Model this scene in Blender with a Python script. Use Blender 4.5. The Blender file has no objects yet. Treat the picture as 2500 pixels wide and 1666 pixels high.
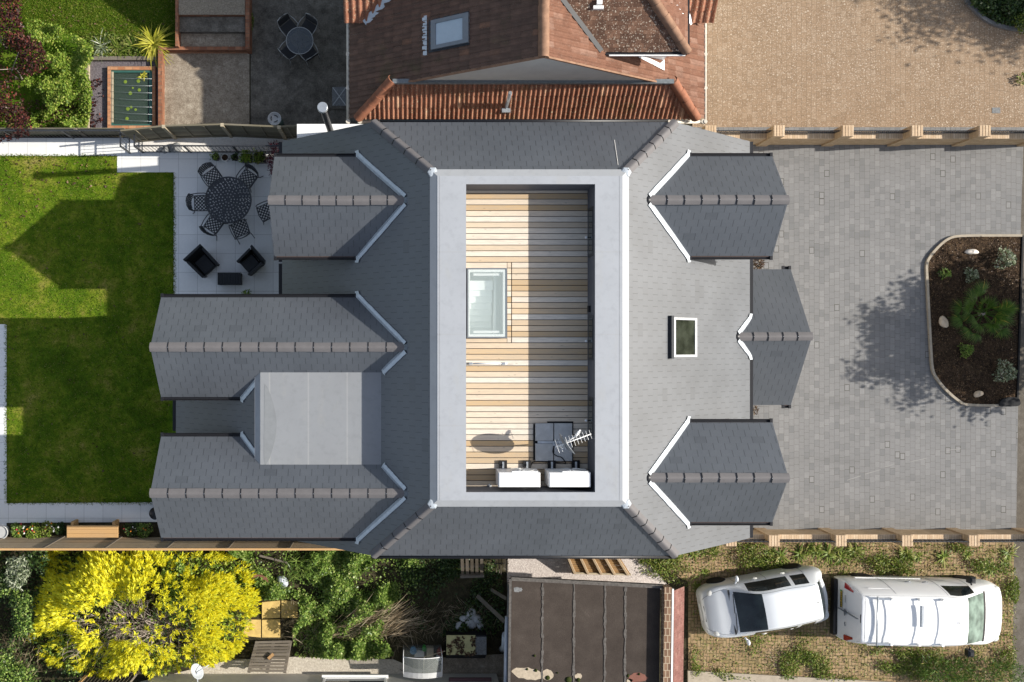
import bpy, math, random
import numpy as np
from mathutils import Vector, Matrix
R = math.radians
rnd = random.Random(7)
nrng = np.random.default_rng(11)
SC = bpy.context.scene
COL = SC.collection

# ---------------------------------------------------------------- camera, sky, sun, exposure
CAM_H, FOC = 29.5, 2300.0            # metres above the patio, focal length in photo pixels
CX, CY = 990.0, 850.0                # the point straight below the camera
cam = bpy.data.cameras.new('camera')
cam.sensor_width = 36.0
cam.lens = FOC / 2500 * 36
cam.shift_x = (1250 - CX) / 2500
cam.shift_y = (CY - 833) / 2500
cam.clip_end = 1000
cam_o = bpy.data.objects.new('camera', cam)
cam_o.location = (0, 0, CAM_H)
COL.objects.link(cam_o)
SC.camera = cam_o

SUN_EL, SUN_AZ = R(32.4), R(3.7)     # azimuth from +x towards +y
wld = bpy.data.worlds.new('World')
SC.world = wld
wld.use_nodes = True
_n = wld.node_tree.nodes
sky = _n.new('ShaderNodeTexSky')
sky.sky_type = 'NISHITA'
sky.sun_disc = False
sky.sun_elevation = SUN_EL
sky.sun_rotation = R(90) - SUN_AZ
sky.air_density = 1.0
sky.dust_density = 1.5
_hs = _n.new('ShaderNodeHueSaturation')          # broken cloud greys the blue of the clear sky
_hs.inputs['Saturation'].default_value = 0.7
wld.node_tree.links.new(sky.outputs[0], _hs.inputs['Color'])
wld.node_tree.links.new(_hs.outputs[0], _n['Background'].inputs[0])
_n['Background'].inputs[1].default_value = 0.127
sl = bpy.data.lights.new('sun', 'SUN')
sl.energy = 5.0
sl.angle = R(0.48)
sl.color = (1.0, 0.945, 0.86)
sun_o = bpy.data.objects.new('sun', sl)
sdir = Vector((math.cos(SUN_EL) * math.cos(SUN_AZ), math.cos(SUN_EL) * math.sin(SUN_AZ), math.sin(SUN_EL)))
sun_o.rotation_euler = sdir.to_track_quat('Z', 'Y').to_euler()
sun_o.location = (30, 2, 30)
COL.objects.link(sun_o)
SC.view_settings.view_transform = 'Standard'
SC.view_settings.look = 'None'
SC.view_settings.gamma = 1
SC.view_settings.exposure = 0.5
SC.cycles.max_bounces = 6
SC.cycles.diffuse_bounces = 3
SC.cycles.transparent_max_bounces = 8

def W(px, py, z=0.0):                # a measured point of the photo at height z -> metres
    s = (CAM_H - z) / FOC
    return Vector(((px - CX) * s, (CY - py) * s, z))
def WX(px, z=0.0): return (px - CX) * (CAM_H - z) / FOC
def WY(py, z=0.0): return (CY - py) * (CAM_H - z) / FOC

# ---------------------------------------------------------------- mesh builder
class MB:
    def __init__(s):
        s.v, s.f, s.m, s.sm = [], [], [], []
        s.mi = 0
    def face(s, pts, smooth=False):
        b = len(s.v)
        s.v += [tuple(p) for p in pts]
        s.f.append(list(range(b, b + len(pts)))); s.m.append(s.mi); s.sm.append(smooth)
    def add(s, verts, faces, smooth=False):
        b = len(s.v)
        s.v += [tuple(p) for p in verts]
        for f in faces:
            s.f.append([i + b for i in f]); s.m.append(s.mi); s.sm.append(smooth)
        return s
    def box(s, x0, x1, y0, y1, z0, z1):
        v = [(x0,y0,z0),(x1,y0,z0),(x1,y1,z0),(x0,y1,z0),(x0,y0,z1),(x1,y0,z1),(x1,y1,z1),(x0,y1,z1)]
        return s.add(v, [(3,2,1,0),(4,5,6,7),(0,1,5,4),(1,2,6,5),(2,3,7,6),(3,0,4,7)])
    def rbox(s, x0, x1, y0, y1, z0, z1, c=0.02):      # box with bevelled top edge
        v = [(x0,y0,z0),(x1,y0,z0),(x1,y1,z0),(x0,y1,z0),(x0,y0,z1-c),(x1,y0,z1-c),(x1,y1,z1-c),(x0,y1,z1-c),
             (x0+c,y0+c,z1),(x1-c,y0+c,z1),(x1-c,y1-c,z1),(x0+c,y1-c,z1)]
        f = [(3,2,1,0),(8,9,10,11)]
        for i in range(4):
            j = (i+1) % 4
            f += [(i,j,4+j,4+i),(4+i,4+j,8+j,8+i)]
        return s.add(v, f)
    def beam(s, p, q, w, h, up=(0,0,1)):              # rectangular bar from p to q
        p, q = Vector(p), Vector(q); d = (q-p).normalized(); up = Vector(up)
        if abs(d.dot(up)) > .98: up = Vector((0,1,0))
        a = d.cross(up).normalized() * w/2; b = a.cross(d).normalized() * h/2
        v = [p-a-b, p+a-b, p+a+b, p-a+b, q-a-b, q+a-b, q+a+b, q-a+b]
        return s.add(v, [(0,1,2,3),(7,6,5,4),(0,4,5,1),(1,5,6,2),(2,6,7,3),(3,7,4,0)])
    def tube(s, pts, r, n=8, cap=True, smooth=True):
        pts = [Vector(p) for p in pts]; rs = r if isinstance(r, (list, tuple)) else [r]*len(pts)
        rings, V, Fc = [], [], []
        ref = None
        for i, p in enumerate(pts):
            d = (pts[min(i+1, len(pts)-1)] - pts[max(i-1, 0)])
            if d.length < 1e-9: d = Vector((0,0,1))
            d.normalize()
            if ref is None:
                ref = Vector((0,0,1)) if abs(d.z) < .9 else Vector((1,0,0))
            a = d.cross(ref)
            if a.length < 1e-6: a = d.cross(Vector((0.3,1,0.2)))
            a.normalize(); b = a.cross(d); ref = -b if False else ref
            for k in range(n):
                t = 2*math.pi*k/n
                V.append(p + (a*math.cos(t) + b*math.sin(t))*rs[i])
        for i in range(len(pts)-1):
            for k in range(n):
                k2 = (k+1) % n
                Fc.append((i*n+k, i*n+k2, (i+1)*n+k2, (i+1)*n+k))
        s.add(V, Fc, smooth)
        if cap:
            b = len(s.v) - len(V)
            s.f.append([b+k for k in range(n)][::-1]); s.m.append(s.mi); s.sm.append(False)
            s.f.append([b+(len(pts)-1)*n+k for k in range(n)]); s.m.append(s.mi); s.sm.append(False)
        return s
    def lathe(s, c, prof, n=24, smooth=True, cap=True):  # prof: (r, z)
        c = Vector(c); V, Fc = [], []
        for r, z in prof:
            for k in range(n):
                t = 2*math.pi*k/n
                V.append((c.x + r*math.cos(t), c.y + r*math.sin(t), c.z + z))
        for i in range(len(prof)-1):
            for k in range(n):
                k2 = (k+1) % n
                Fc.append((i*n+k, i*n+k2, (i+1)*n+k2, (i+1)*n+k))
        s.add(V, Fc, smooth)
        if cap:
            b = len(s.v) - len(V)
            s.f.append([b+(len(prof)-1)*n+k for k in range(n)]); s.m.append(s.mi); s.sm.append(False)
        return s
    def prism(s, xy, z0, z1):                          # vertical prism of a plan polygon (z1 may be a list)
        n = len(xy); zt = z1 if isinstance(z1, (list, tuple)) else [z1]*n
        a = sum(xy[i][0]*xy[(i+1)%n][1] - xy[(i+1)%n][0]*xy[i][1] for i in range(n))
        if a < 0: xy = xy[::-1]; zt = zt[::-1]
        v = [(p[0],p[1],z0) for p in xy] + [(p[0],p[1],zt[i]) for i, p in enumerate(xy)]
        f = [tuple(range(n-1,-1,-1)), tuple(range(n, 2*n))]
        f += [(i,(i+1)%n,n+(i+1)%n,n+i) for i in range(n)]
        return s.add(v, f)
    def sheet(s, pts, t, smooth=False):                # planar 3-D polygon given thickness t downwards along its normal
        pts = [Vector(p) for p in pts]
        nrm = Vector((0,0,0))
        for i in range(len(pts)):
            nrm += pts[i].cross(pts[(i+1)%len(pts)])
        nrm.normalize()
        if nrm.z < 0: pts = pts[::-1]; nrm = -nrm
        n = len(pts); lo = [p - nrm*t for p in pts]
        f = [tuple(range(n)), tuple(range(2*n-1, n-1, -1))] + [((i+1)%n, i, n+i, n+(i+1)%n) for i in range(n)]
        return s.add(pts + lo, f)
    def merge(s, o, M=None):
        b = len(s.v)
        s.v += [tuple(M @ Vector(p)) for p in o.v] if M else o.v
        s.f += [[i+b for i in f] for f in o.f]; s.m += o.m; s.sm += o.sm
        return s
    def build(s, name, mats, parent=None, at=None):
        me = bpy.data.meshes.new(name)
        off = Vector((0,0,0))
        if parent is not None: off = world_loc(parent)
        elif at is not None: off = Vector(at)
        V = np.array(s.v, dtype=float).reshape(-1, 3)
        me.from_pydata((V - np.array(off)).tolist(), [], s.f)
        for m in (mats if isinstance(mats, (list, tuple)) else [mats]): me.materials.append(m)
        me.polygons.foreach_set('material_index', s.m)
        me.polygons.foreach_set('use_smooth', s.sm)
        me.update()
        uvl = me.uv_layers.new(name='UVMap')
        nl = len(me.loops)
        vi = np.zeros(nl, dtype=np.int32); me.loops.foreach_get('vertex_index', vi)
        npoly = len(me.polygons)
        nr = np.zeros(npoly*3); me.polygons.foreach_get('normal', nr); nr = nr.reshape(-1, 3)
        tot = np.zeros(npoly, dtype=np.int32); me.polygons.foreach_get('loop_total', tot)
        N = np.repeat(nr, tot, axis=0); P = V[vi]
        hor = np.stack([-N[:,1], N[:,0], np.zeros(nl)], 1)
        ln = np.linalg.norm(hor, axis=1)
        flat = ln < 0.02
        hor[flat] = (1,0,0); ln[flat] = 1
        hor /= ln[:,None]
        vd = np.cross(N, hor); vd[flat] = (0,1,0)
        uv = np.stack([(P*hor).sum(1), (P*vd).sum(1)], 1)
        uvl.data.foreach_set('uv', uv.ravel())
        o = bpy.data.objects.new(name, me)
        COL.objects.link(o)
        if parent is not None: o.parent = parent
        elif at is not None: o.location = off
        return o
_loc = {}
def world_loc(o):
    v = Vector((0,0,0))
    while o is not None:
        v += o.location; o = o.parent
    return v
def tag(o, label, cat, group=None, kind=None):
    if label: o['label'] = label
    if cat: o['category'] = cat
    if group: o['group'] = group
    if kind: o['kind'] = kind
    return o
def thing(name, label, cat, loc=(0,0,0), rz=0.0, group=None):
    o = bpy.data.objects.new(name, None); COL.objects.link(o)
    o.location = loc; o.rotation_euler = (0,0,rz); o.empty_display_size = .2
    return tag(o, label, cat, group)
def struct(name, mb, mat):
    o = mb.build(name, mat); o['kind'] = 'structure'; return o
def dup(o, loc=None, rz=None, label=None, parent=None):
    c = o.copy(); COL.objects.link(c)
    if parent is not None: c.parent = parent
    if loc is not None: c.location = loc
    if rz is not None: c.rotation_euler = (0,0,rz)
    if label: c['label'] = label
    for ch in list(o.children): dup(ch, parent=c)
    return c

# ---------------------------------------------------------------- node helpers
def lin(r, g, b):
    f = lambda c: (c/255/12.92) if c/255 <= .04045 else ((c/255+.055)/1.055)**2.4
    return (f(r), f(g), f(b), 1.0)
class NT:
    def __init__(s, name):
        s.mat = bpy.data.materials.new(name); s.mat.use_nodes = True
        s.t = s.mat.node_tree
        s.bsdf = s.t.nodes['Principled BSDF']; s.out = s.t.nodes['Material Output']
        s._uv = s._pos = None
    def set(s, sock, v):
        if isinstance(v, bpy.types.NodeSocket): s.t.links.new(v, sock)
        else:
            if sock.type == 'RGBA' and not hasattr(v, '__len__'): v = (v, v, v, 1)
            sock.default_value = v
    def node(s, typ, ins=(), **props):
        n = s.t.nodes.new(typ)
        for k, v in props.items(): setattr(n, k, v)
        for k, v in dict(ins).items(): s.set(n.inputs[k], v)
        return n
    def m(s, op, a, b=0.0, c=0.0):
        return s.node('ShaderNodeMath', {0: a, 1: b, 2: c}, operation=op).outputs[0]
    def mix(s, fac, a, b, blend='MIX'):
        n = s.node('ShaderNodeMix', data_type='RGBA', blend_type=blend)
        s.set(n.inputs[0], fac); s.set(n.inputs[6], a); s.set(n.inputs[7], b)
        return n.outputs[2]
    def uv(s):
        if not s._uv: s._uv = s.node('ShaderNodeTexCoord').outputs['UV']
        return s._uv
    def pos(s):
        if not s._pos: s._pos = s.node('ShaderNodeTexCoord').outputs['Object']
        return s._pos
    def scaled(s, v, sx, sy, sz=1.0, off=(0,0,0)):
        return s.node('ShaderNodeMapping', {0: v, 'Scale': (sx,sy,sz), 'Location': off}).outputs[0]
    def noise(s, scale, detail=4, rough=.55, v=None, dist=0.0):
        return s.node('ShaderNodeTexNoise', {'Vector': v or s.uv(), 'Scale': scale, 'Detail': detail, 'Roughness': rough, 'Distortion': dist}).outputs[0]
    def vor(s, scale, v=None, feature='F1', out=0):
        return s.node('ShaderNodeTexVoronoi', {'Vector': v or s.uv(), 'Scale': scale}, feature=feature).outputs[out]
    def ramp(s, fac, stops, interp='LINEAR'):
        n = s.node('ShaderNodeValToRGB', {0: fac}); e = n.color_ramp.elements
        n.color_ramp.interpolation = interp
        while len(e) < len(stops): e.new(0.5)
        for el, (p, c) in zip(e, stops):
            el.position = p; el.color = c if hasattr(c, '__len__') else (c, c, c, 1)
        return n.outputs[0]
    def mr(s, v, a, b, c=0.0, d=1.0):
        return s.node('ShaderNodeMapRange', {0: v, 1: a, 2: b, 3: c, 4: d}).outputs[0]
    def sep(s, v):
        n = s.node('ShaderNodeSeparateXYZ', {0: v}); return n.outputs[0], n.outputs[1]
    def wn(s, x, y):
        c = s.node('ShaderNodeCombineXYZ', {0: x, 1: y}).outputs[0]
        return s.node('ShaderNodeTexWhiteNoise', {'Vector': c}, noise_dimensions='2D').outputs[0]
    def isl(s): return s.node('ShaderNodeNewGeometry').outputs['Random Per Island']
    def tile(s, w, h, off=.5, gu=.01, gv=.01, swap=False, v=None, jit=0.0):
        u, vv = s.sep(v or s.uv())
        if swap: u, vv = vv, u
        r0 = s.m('DIVIDE', vv, h); row = s.m('FLOOR', r0)
        fu = s.m('ADD', s.m('DIVIDE', u, w), s.m('MULTIPLY', s.m('FLOORED_MODULO', row, 2.0), off))
        if jit: fu = s.m('ADD', fu, s.m('MULTIPLY', s.wn(row, 3.3), jit))
        col = s.m('FLOOR', fu)
        a = s.m('FRACT', fu); b = s.m('FRACT', r0)
        da = s.m('MULTIPLY', s.m('MINIMUM', a, s.m('SUBTRACT', 1.0, a)), w)
        db = s.m('MULTIPLY', s.m('MINIMUM', b, s.m('SUBTRACT', 1.0, b)), h)
        ma = s.m('LESS_THAN', da, gu/2); mb = s.m('LESS_THAN', db, gv/2)
        return ma, mb, s.wn(col, row), b
    def bump(s, h, strength=.4, dist=.01):
        n = s.node('ShaderNodeBump', {'Height': h, 'Strength': strength, 'Distance': dist})
        s.t.links.new(n.outputs[0], s.bsdf.inputs['Normal'])
    def fin(s, color, rough=.8, spec=.3, metal=0.0):
        s.set(s.bsdf.inputs['Base Color'], color); s.set(s.bsdf.inputs['Roughness'], rough)
        s.bsdf.inputs['Specular IOR Level'].default_value = spec
        s.bsdf.inputs['Metallic'].default_value = metal
        return s.mat
def val(c, k): return (c[0]*k, c[1]*k, c[2]*k, 1)
def g(v, b=0.0): return (v, v, v*(1+b), 1)

# ---------------------------------------------------------------- materials
def plain(name, c, rough=.6, spec=.3, metal=0.0, vary=.12, sc=6.0):
    n = NT(name)
    k = n.noise(sc, 5, .6, n.pos())
    return n.fin(n.mix(k, val(c, 1-vary*1.6), val(c, 1+vary*1.4)), rough, spec, metal)
def slate(name, base, dark_chance=.0, w=.30, h=.205, off=.5, swap=False):
    n = NT(name)
    ma, mb, rr, b = n.tile(w, h, off, .016, .007, swap)
    big = n.noise(.7, 5, .6); fine = n.noise(35, 3, .6)
    k = n.m('MULTIPLY', n.mr(rr, 0, 1, .965, 1.035), n.mr(big, .3, .7, .88, 1.12))
    k = n.m('MULTIPLY', k, n.mr(fine, .3, .7, .94, 1.06))
    if dark_chance: k = n.m('MULTIPLY', k, n.m('SUBTRACT', 1.0, n.m('MULTIPLY', n.m('LESS_THAN', rr, dark_chance), .14)))
    k = n.m('MULTIPLY', k, n.m('SUBTRACT', 1.0, n.m('MULTIPLY', ma, .64)))
    k = n.m('MULTIPLY', k, n.m('SUBTRACT', 1.0, n.m('MULTIPLY', mb, .09)))
    c = n.mix(1.0, base, n.node('ShaderNodeCombineColor', {0: k, 1: k, 2: k}).outputs[0], 'MULTIPLY')
    n.bump(n.m('ADD', n.m('MULTIPLY', b, -.5), n.m('MULTIPLY', fine, .25)), .25, .004)
    return n.fin(c, n.mr(big, .3, .7, .42, .48), 1.0)
M = {}
M['slate'] = slate('grey_slate', (.072, .079, .089, 1), .02)
M['slate_porch'] = slate('grey_slate_porch', (.068, .073, .080, 1), .02)
def membrane(name, c, seam=None):
    n = NT(name)
    b1 = n.noise(.8, 6, .62); b2 = n.noise(5, 5, .65)
    col = n.mix(b1, val(c, .88), val(c, 1.1))
    col = n.mix(n.mr(b2, .50, .75, 0, .38), col, val(c, .68))
    b3 = n.noise(2.2, 6, .7, n.scaled(n.uv(), 1, .35, 1))
    col = n.mix(n.mr(b3, .55, .72, 0, .25), col, (.33,.32,.28,1))
    col = n.mix(n.mr(n.vor(3.1), .012, .03, .55, 0), col, (.06,.055,.05,1))
    if seam:
        u, v = n.sep(n.uv())
        d = n.m('ABSOLUTE', n.m('SUBTRACT', n.m('FRACT', n.m('DIVIDE', u, seam)), .5))
        col = n.mix(n.m('MULTIPLY', n.m('LESS_THAN', d, .02), .16), col, (.5,.49,.45,1))
    n.bump(b2, .15, .01)
    return n.fin(col, .5, .35)
M['membrane'] = membrane('grey_fibreglass', (.335,.35,.372,1))
M['membrane_flat'] = membrane('grey_roof_felt', (.235,.245,.255,1), 1.0)
M['trim'] = membrane('grey_trim', (.33,.34,.35,1))
M['puddle'] = plain('damp_patch', (.215,.225,.23,1), .25, .5)
M['wall_dark'] = plain('dark_grey_upstand', (.10,.105,.12,1), .6)
M['lead'] = plain('lead_flashing', (.50,.54,.57,1), .42, .5, .35, .2, 9)
M['lead_dark'] = plain('weathered_lead', (.16,.18,.19,1), .5, .5, .3, .35, 12)
M['ridge'] = plain('ridge_tile', (.138,.130,.130,1), .62, .3, 0, .12, 5)
M['black'] = plain('black_plastic', (.012,.012,.014,1), .4, .4)
M['black_metal'] = plain('black_cast_metal', (.028,.031,.036,1), .42, .5)
M['white_upvc'] = plain('white_plastic', (.78,.78,.76,1), .35, .4, 0, .05)
M['white_metal'] = plain('white_enamel', (.80,.80,.79,1), .4, .4, 0, .04)
M['brown_trim'] = plain('brown_soffit', (.11,.07,.055,1), .6)
M['cream_trim'] = plain('cream_gutter', (.62,.57,.48,1), .5, .3, 0, .2, 8)
M['render'] = plain('pale_render', (.52,.50,.46,1), .85, .2, 0, .1, 3)
M['steel'] = plain('galvanised_steel', (.52,.55,.57,1), .35, .5, .7, .2, 10)
M['grey_frame'] = plain('grey_aluminium', (.19,.205,.22,1), .4, .5, .3)
M['dark_frame'] = plain('anthracite_frame', (.03,.034,.04,1), .4)
M['teal_glass'] = plain('dark_window_glass', (.012,.025,.032,1), .08, .6)
M['rubber'] = plain('black_rubber', (.018,.018,.019,1), .75, .2)
M['concrete_slab'] = plain('concrete_slab', (.46,.465,.46,1), .85, .2, 0, .2, 7)
M['silver'] = plain('silver_chair_tube', (.36,.36,.35,1), .4, .5, .5)
M['pale_rock'] = plain('pale_sandstone', (.62,.50,.36,1), .85, .2, 0, .25, 9)
M['white_rock'] = plain('pale_limestone', (.70,.64,.56,1), .85, .2, 0, .2, 9)
M['boulder'] = plain('grey_boulder', (.20,.205,.205,1), .85, .2, 0, .5, 22)
M['mustard'] = plain('mustard_slab', (.58,.41,.15,1), .85, .2, 0, .35, 5)
M['terracotta'] = plain('terracotta', (.20,.085,.06,1), .75)
M['maroon'] = plain('maroon_felt', (.13,.07,.075,1), .8)
M['felt_seam'] = plain('crusted_felt_seam', (.115,.105,.095,1), .9, .2, 0, .55, 14)
M['stain'] = plain('pale_roof_stain', (.42,.35,.26,1), .9, .2, 0, .3, 12)
M['moss'] = plain('moss', (.035,.045,.012,1), .9, .1, 0, .5, 20)
M['cream_panel'] = plain('cream_panel', (.50,.46,.22,1), .6, .3, 0, .25, 8)
M['grey_pipe'] = plain('grey_pipe', (.42,.45,.49,1), .4, .4)
M['blue_plastic'] = plain('blue_plastic', (.10,.24,.36,1), .4)
M['red_plastic'] = plain('red_plastic', (.24,.02,.015,1), .4)
M['green_plastic'] = plain('green_plastic', (.06,.28,.06,1), .4)
M['pot_clay'] = plain('dark_pot', (.045,.04,.038,1), .6)
M['pot_white'] = plain('white_pot', (.70,.70,.68,1), .45)
M['rattan'] = None
M['paint_white'] = plain('white_car_paint', (.80,.80,.79,1), .22, .5, 0, .02, 2)
M['paint_silver'] = plain('silver_car_paint', (.66,.685,.70,1), .25, .6, .15, .02, 2)
M['tail_red'] = plain('red_lens', (.30,.008,.012,1), .2, .5)
M['lamp_glass'] = plain('headlamp_glass', (.62,.62,.58,1), .15, .6)
M['plate'] = plain('yellow_number_plate', (.52,.36,.04,1), .45)
M['tyre'] = plain('tyre', (.02,.02,.02,1), .8, .2)
M['alloy'] = plain('wheel_alloy', (.34,.34,.33,1), .4, .5, .5)

def car_glass(name, c, rough=.06):
    n = NT(name)
    k = n.noise(2.2, 3, .5, n.pos())
    return n.fin(n.mix(n.mr(k, .35, .65), val(c, .5), val(c, 1.8)), rough, .6)
M['glass_dark'] = car_glass('tinted_car_glass', (.012,.017,.018,1))
M['glass_green'] = car_glass('green_windscreen_glass', (.14,.185,.155,1))
def clear_glass(name, tint, alpha, rough=.05):
    n = NT(name)
    n.set(n.bsdf.inputs['Alpha'], alpha)
    return n.fin(tint, rough, .6)
M['glass_table'] = clear_glass('smoked_glass', (.10,.115,.125,1), .62, .15)
M['film'] = clear_glass('clear_plastic_film', (.52,.56,.53,1), .26, .25)
M['water'] = clear_glass('pond_water', (.035,.06,.04,1), .72, .05)
M['pane_sky'] = plain('skylight_pane', (.42,.50,.55,1), .06, .8, 0, .06)

# skylight pane over a white stairwell
n = NT('rooflight_glass'); n.set(n.bsdf.inputs['Alpha'], .25); M['rooflight'] = n.fin((.62,.72,.70,1), .05, .5)
M['stair_white'] = plain('white_stair', (.82,.86,.84,1), .6, .2, 0, .04)
M['pane_dark'] = car_glass('dark_roof_pane', (.022,.025,.018,1), .06)

def boards(name, c1, c2, c3, grain=1.0, rough=.75):     # timber: tone by board, grain along u
    n = NT(name)
    r = n.isl()
    gv = n.scaled(n.uv(), 1.2, 22, 1)
    k = n.noise(3.0, 6, .65, gv, .4)
    base = n.ramp(r, [(0, c1), (.45, c2), (.8, c3), (1, val(c1, .82))])
    col = n.mix(n.m('MULTIPLY', n.mr(k, .38, .68), grain*.5), base, val(c2, .48))
    kn = n.vor(1.0, n.scaled(n.uv(), 2.1, 9.0, 1, (3.1,.4,0)))
    col = n.mix(n.mr(kn, .02, .10, .75, 0), col, val(c2, .22))
    gr = n.noise(1.6, 6, .7, n.scaled(n.uv(), .5, 3.0, 1, (9,2,0)))
    col = n.mix(n.mr(gr, .48, .72, 0, .32*grain), col, (.30,.28,.255,1))
    n.bump(k, .25, .004)
    return n.fin(col, rough, .2)
M['deck'] = boards('deck_timber', (.66,.49,.31,1), (.79,.71,.60,1), (.55,.37,.185,1))
M['wood_new'] = boards('fresh_timber', (.52,.31,.13,1), (.56,.35,.16,1), (.50,.29,.12,1), .5)
M['wood_fence'] = boards('brown_fence_timber', (.42,.31,.195,1), (.50,.38,.25,1), (.36,.26,.155,1))
M['wood_old'] = boards('weathered_timber', (.16,.135,.105,1), (.20,.17,.135,1), (.12,.10,.075,1))
M['wood_mossy'] = boards('mossy_fence_panel', (.20,.175,.12,1), (.24,.215,.155,1), (.165,.145,.095,1))
M['wood_orange'] = boards('orange_trellis_timber', (.32,.19,.08,1), (.36,.22,.10,1), (.28,.16,.07,1))
M['post_cream'] = plain('pale_timber_post', (.40,.34,.24,1), .85, .2, 0, .3, 8)

def slabs(name, base, w, off=.0, line=.45, h=None, gap=.012):
    n = NT(name)
    ma, mb, rr, b = n.tile(w, h or w, off, gap, gap)
    big = n.noise(1.1, 5, .6); vein = n.noise(5, 7, .68, None, 1.4)
    k = n.mr(rr, 0, 1, .965, 1.035)
    col = n.mix(n.mr(vein, .48, .62, .14, 0), base, val(base, .74))
    col = n.mix(n.mr(big, .3, .7, .0, .12), col, val(base, .8))
    col = n.mix(1.0, col, n.node('ShaderNodeCombineColor', {0: k, 1: k, 2: k}).outputs[0], 'MULTIPLY')
    line_m = n.m('MAXIMUM', ma, mb)
    col = n.mix(n.m('MULTIPLY', line_m, line), col, (.12,.115,.10,1))
    return n.fin(col, .55, .3)
M['patio'] = slabs('white_porcelain_paving', (.76,.76,.74,1), .592)
def pavers(name, c1, c2, c3, w, h, joint, jdark=.6, spec_amt=0.0, swap=True, big_amt=.3, jit=.0, rough=.85):
    n = NT(name)
    ma, mb, rr, b = n.tile(w, h, .5, joint, joint, swap, None, jit)
    col = n.ramp(rr, [(0, c1), (.3, c2), (.7, c2), (1, c3)])
    big = n.noise(.5, 6, .65); mid = n.noise(3.5, 6, .7); fine = n.noise(26, 4, .7)
    col = n.mix(n.mr(big, .35, .65, 0, big_amt), col, val(c2, .72))
    col = n.mix(n.mr(mid, .5, .75, 0, .35), col, val(c3, .95))
    col = n.mix(n.mr(fine, .4, .7, 0, .3), col, val(c2, .6))
    if spec_amt:
        v1 = n.noise(24, 3, .6, None, .8); v2 = n.noise(17, 3, .6, n.scaled(n.uv(), 1.0, 1.5, 1, (5,3,0)), .8)
        z = n.mr(big, .38, .62, .55, 1.0)
        col = n.mix(n.m('MULTIPLY', n.mr(v1, .56, .66, 0, spec_amt), z), col, (.62,.53,.42,1))
        col = n.mix(n.m('MULTIPLY', n.mr(v2, .56, .68, 0, spec_amt*.8), z), col, val(c1, .55))
    line = n.m('MAXIMUM', ma, mb)
    col = n.mix(n.m('MULTIPLY', line, n.mr(mid, .35, .65, jdark*.35, jdark)), col, (.07,.062,.045,1))
    if not spec_amt:                       # a few sunk blocks with open, dark joints, and faint wheel tracks
        mc, md, r2, _b = n.tile(w, h, .5, joint*3.2, joint*3.2, swap, None, jit)
        odd = n.m('MULTIPLY', n.m('MAXIMUM', mc, md), n.m('GREATER_THAN', rr, .982))
        col = n.mix(n.m('MULTIPLY', odd, .7), col, (.05,.045,.035,1))
        tr = n.noise(1.0, 5, .6, n.scaled(n.uv(), .16, 1.5, 1))
        col = n.mix(n.mr(tr, .52, .68, 0, .22), col, (.10,.098,.092,1))
        col = n.mix(n.mr(n.noise(2.3, 5, .7), .66, .74, 0, .35), col, (.07,.068,.062,1))
    n.bump(n.m('SUBTRACT', n.m('MULTIPLY', fine, .4), line), .35, .006)
    return n.fin(col, rough, .25)
M['drive_grey'] = pavers('grey_block_paving', (.165,.165,.163,1), (.205,.202,.198,1), (.24,.236,.23,1), .205, .158, .011, .75, 0, True, .18, 1.0)
M['drive_tan'] = pavers('tan_block_paving', (.25,.17,.105,1), (.295,.205,.13,1), (.335,.245,.165,1), .20, .155, .011, .6, .85, True, .38, 1.0)
def herring(name):
    n = NT(name)
    w = .101
    rot = n.node('ShaderNodeMapping', {0: n.uv(), 'Rotation': (0,0,R(1))}).outputs[0]
    u, v = n.sep(rot)
    fu, fv = n.m('DIVIDE', u, w), n.m('DIVIDE', v, w)
    i, j = n.m('FLOOR', fu), n.m('FLOOR', fv)
    x, y = n.m('FRACT', fu), n.m('FRACT', fv)
    k = n.m('FLOORED_MODULO', n.m('SUBTRACT', i, j), 4.0)
    eq = lambda q: n.m('COMPARE', k, float(q), .1)
    k0, k1, k2, k3 = eq(0), eq(1), eq(2), eq(3)
    gq = .10
    inv = lambda q: n.m('SUBTRACT', 1.0, q)
    L = n.m('MULTIPLY', n.m('LESS_THAN', x, gq), inv(k1)); Rr = n.m('MULTIPLY', n.m('GREATER_THAN', x, 1-gq), inv(k0))
    B = n.m('MULTIPLY', n.m('LESS_THAN', y, gq), inv(k2)); T = n.m('MULTIPLY', n.m('GREATER_THAN', y, 1-gq), inv(k3))
    line = n.m('MAXIMUM', n.m('MAXIMUM', L, Rr), n.m('MAXIMUM', B, T))
    bi = n.m('SUBTRACT', i, k1); bj = n.m('SUBTRACT', j, k2)
    rr = n.wn(bi, bj)
    c = n.ramp(rr, [(0, (.265,.175,.095,1)), (.5, (.345,.23,.13,1)), (1, (.40,.28,.165,1))])
    big = n.noise(.7, 6, .65); mid = n.noise(6, 6, .7)
    c = n.mix(n.mr(big, .42, .66, 0, .55), c, (.16,.12,.055,1))
    c = n.mix(n.mr(mid, .5, .72, 0, .4), c, (.40,.32,.21,1))
    jc = n.mix(n.mr(mid, .4, .6), (.055,.06,.02,1), (.10,.085,.045,1))
    c = n.mix(n.mr(n.noise(2.6, 6, .7, n.scaled(n.uv(),1,1,1,(7,2,0))), .48, .68, 0, .5), c, (.20,.185,.06,1))
    c = n.mix(n.m('MULTIPLY', line, .85), c, jc)
    n.bump(n.m('SUBTRACT', mid, line), .35, .006)
    return n.fin(c, .9, .2)
M['drive_herring'] = herring('buff_herringbone_paving')
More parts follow.
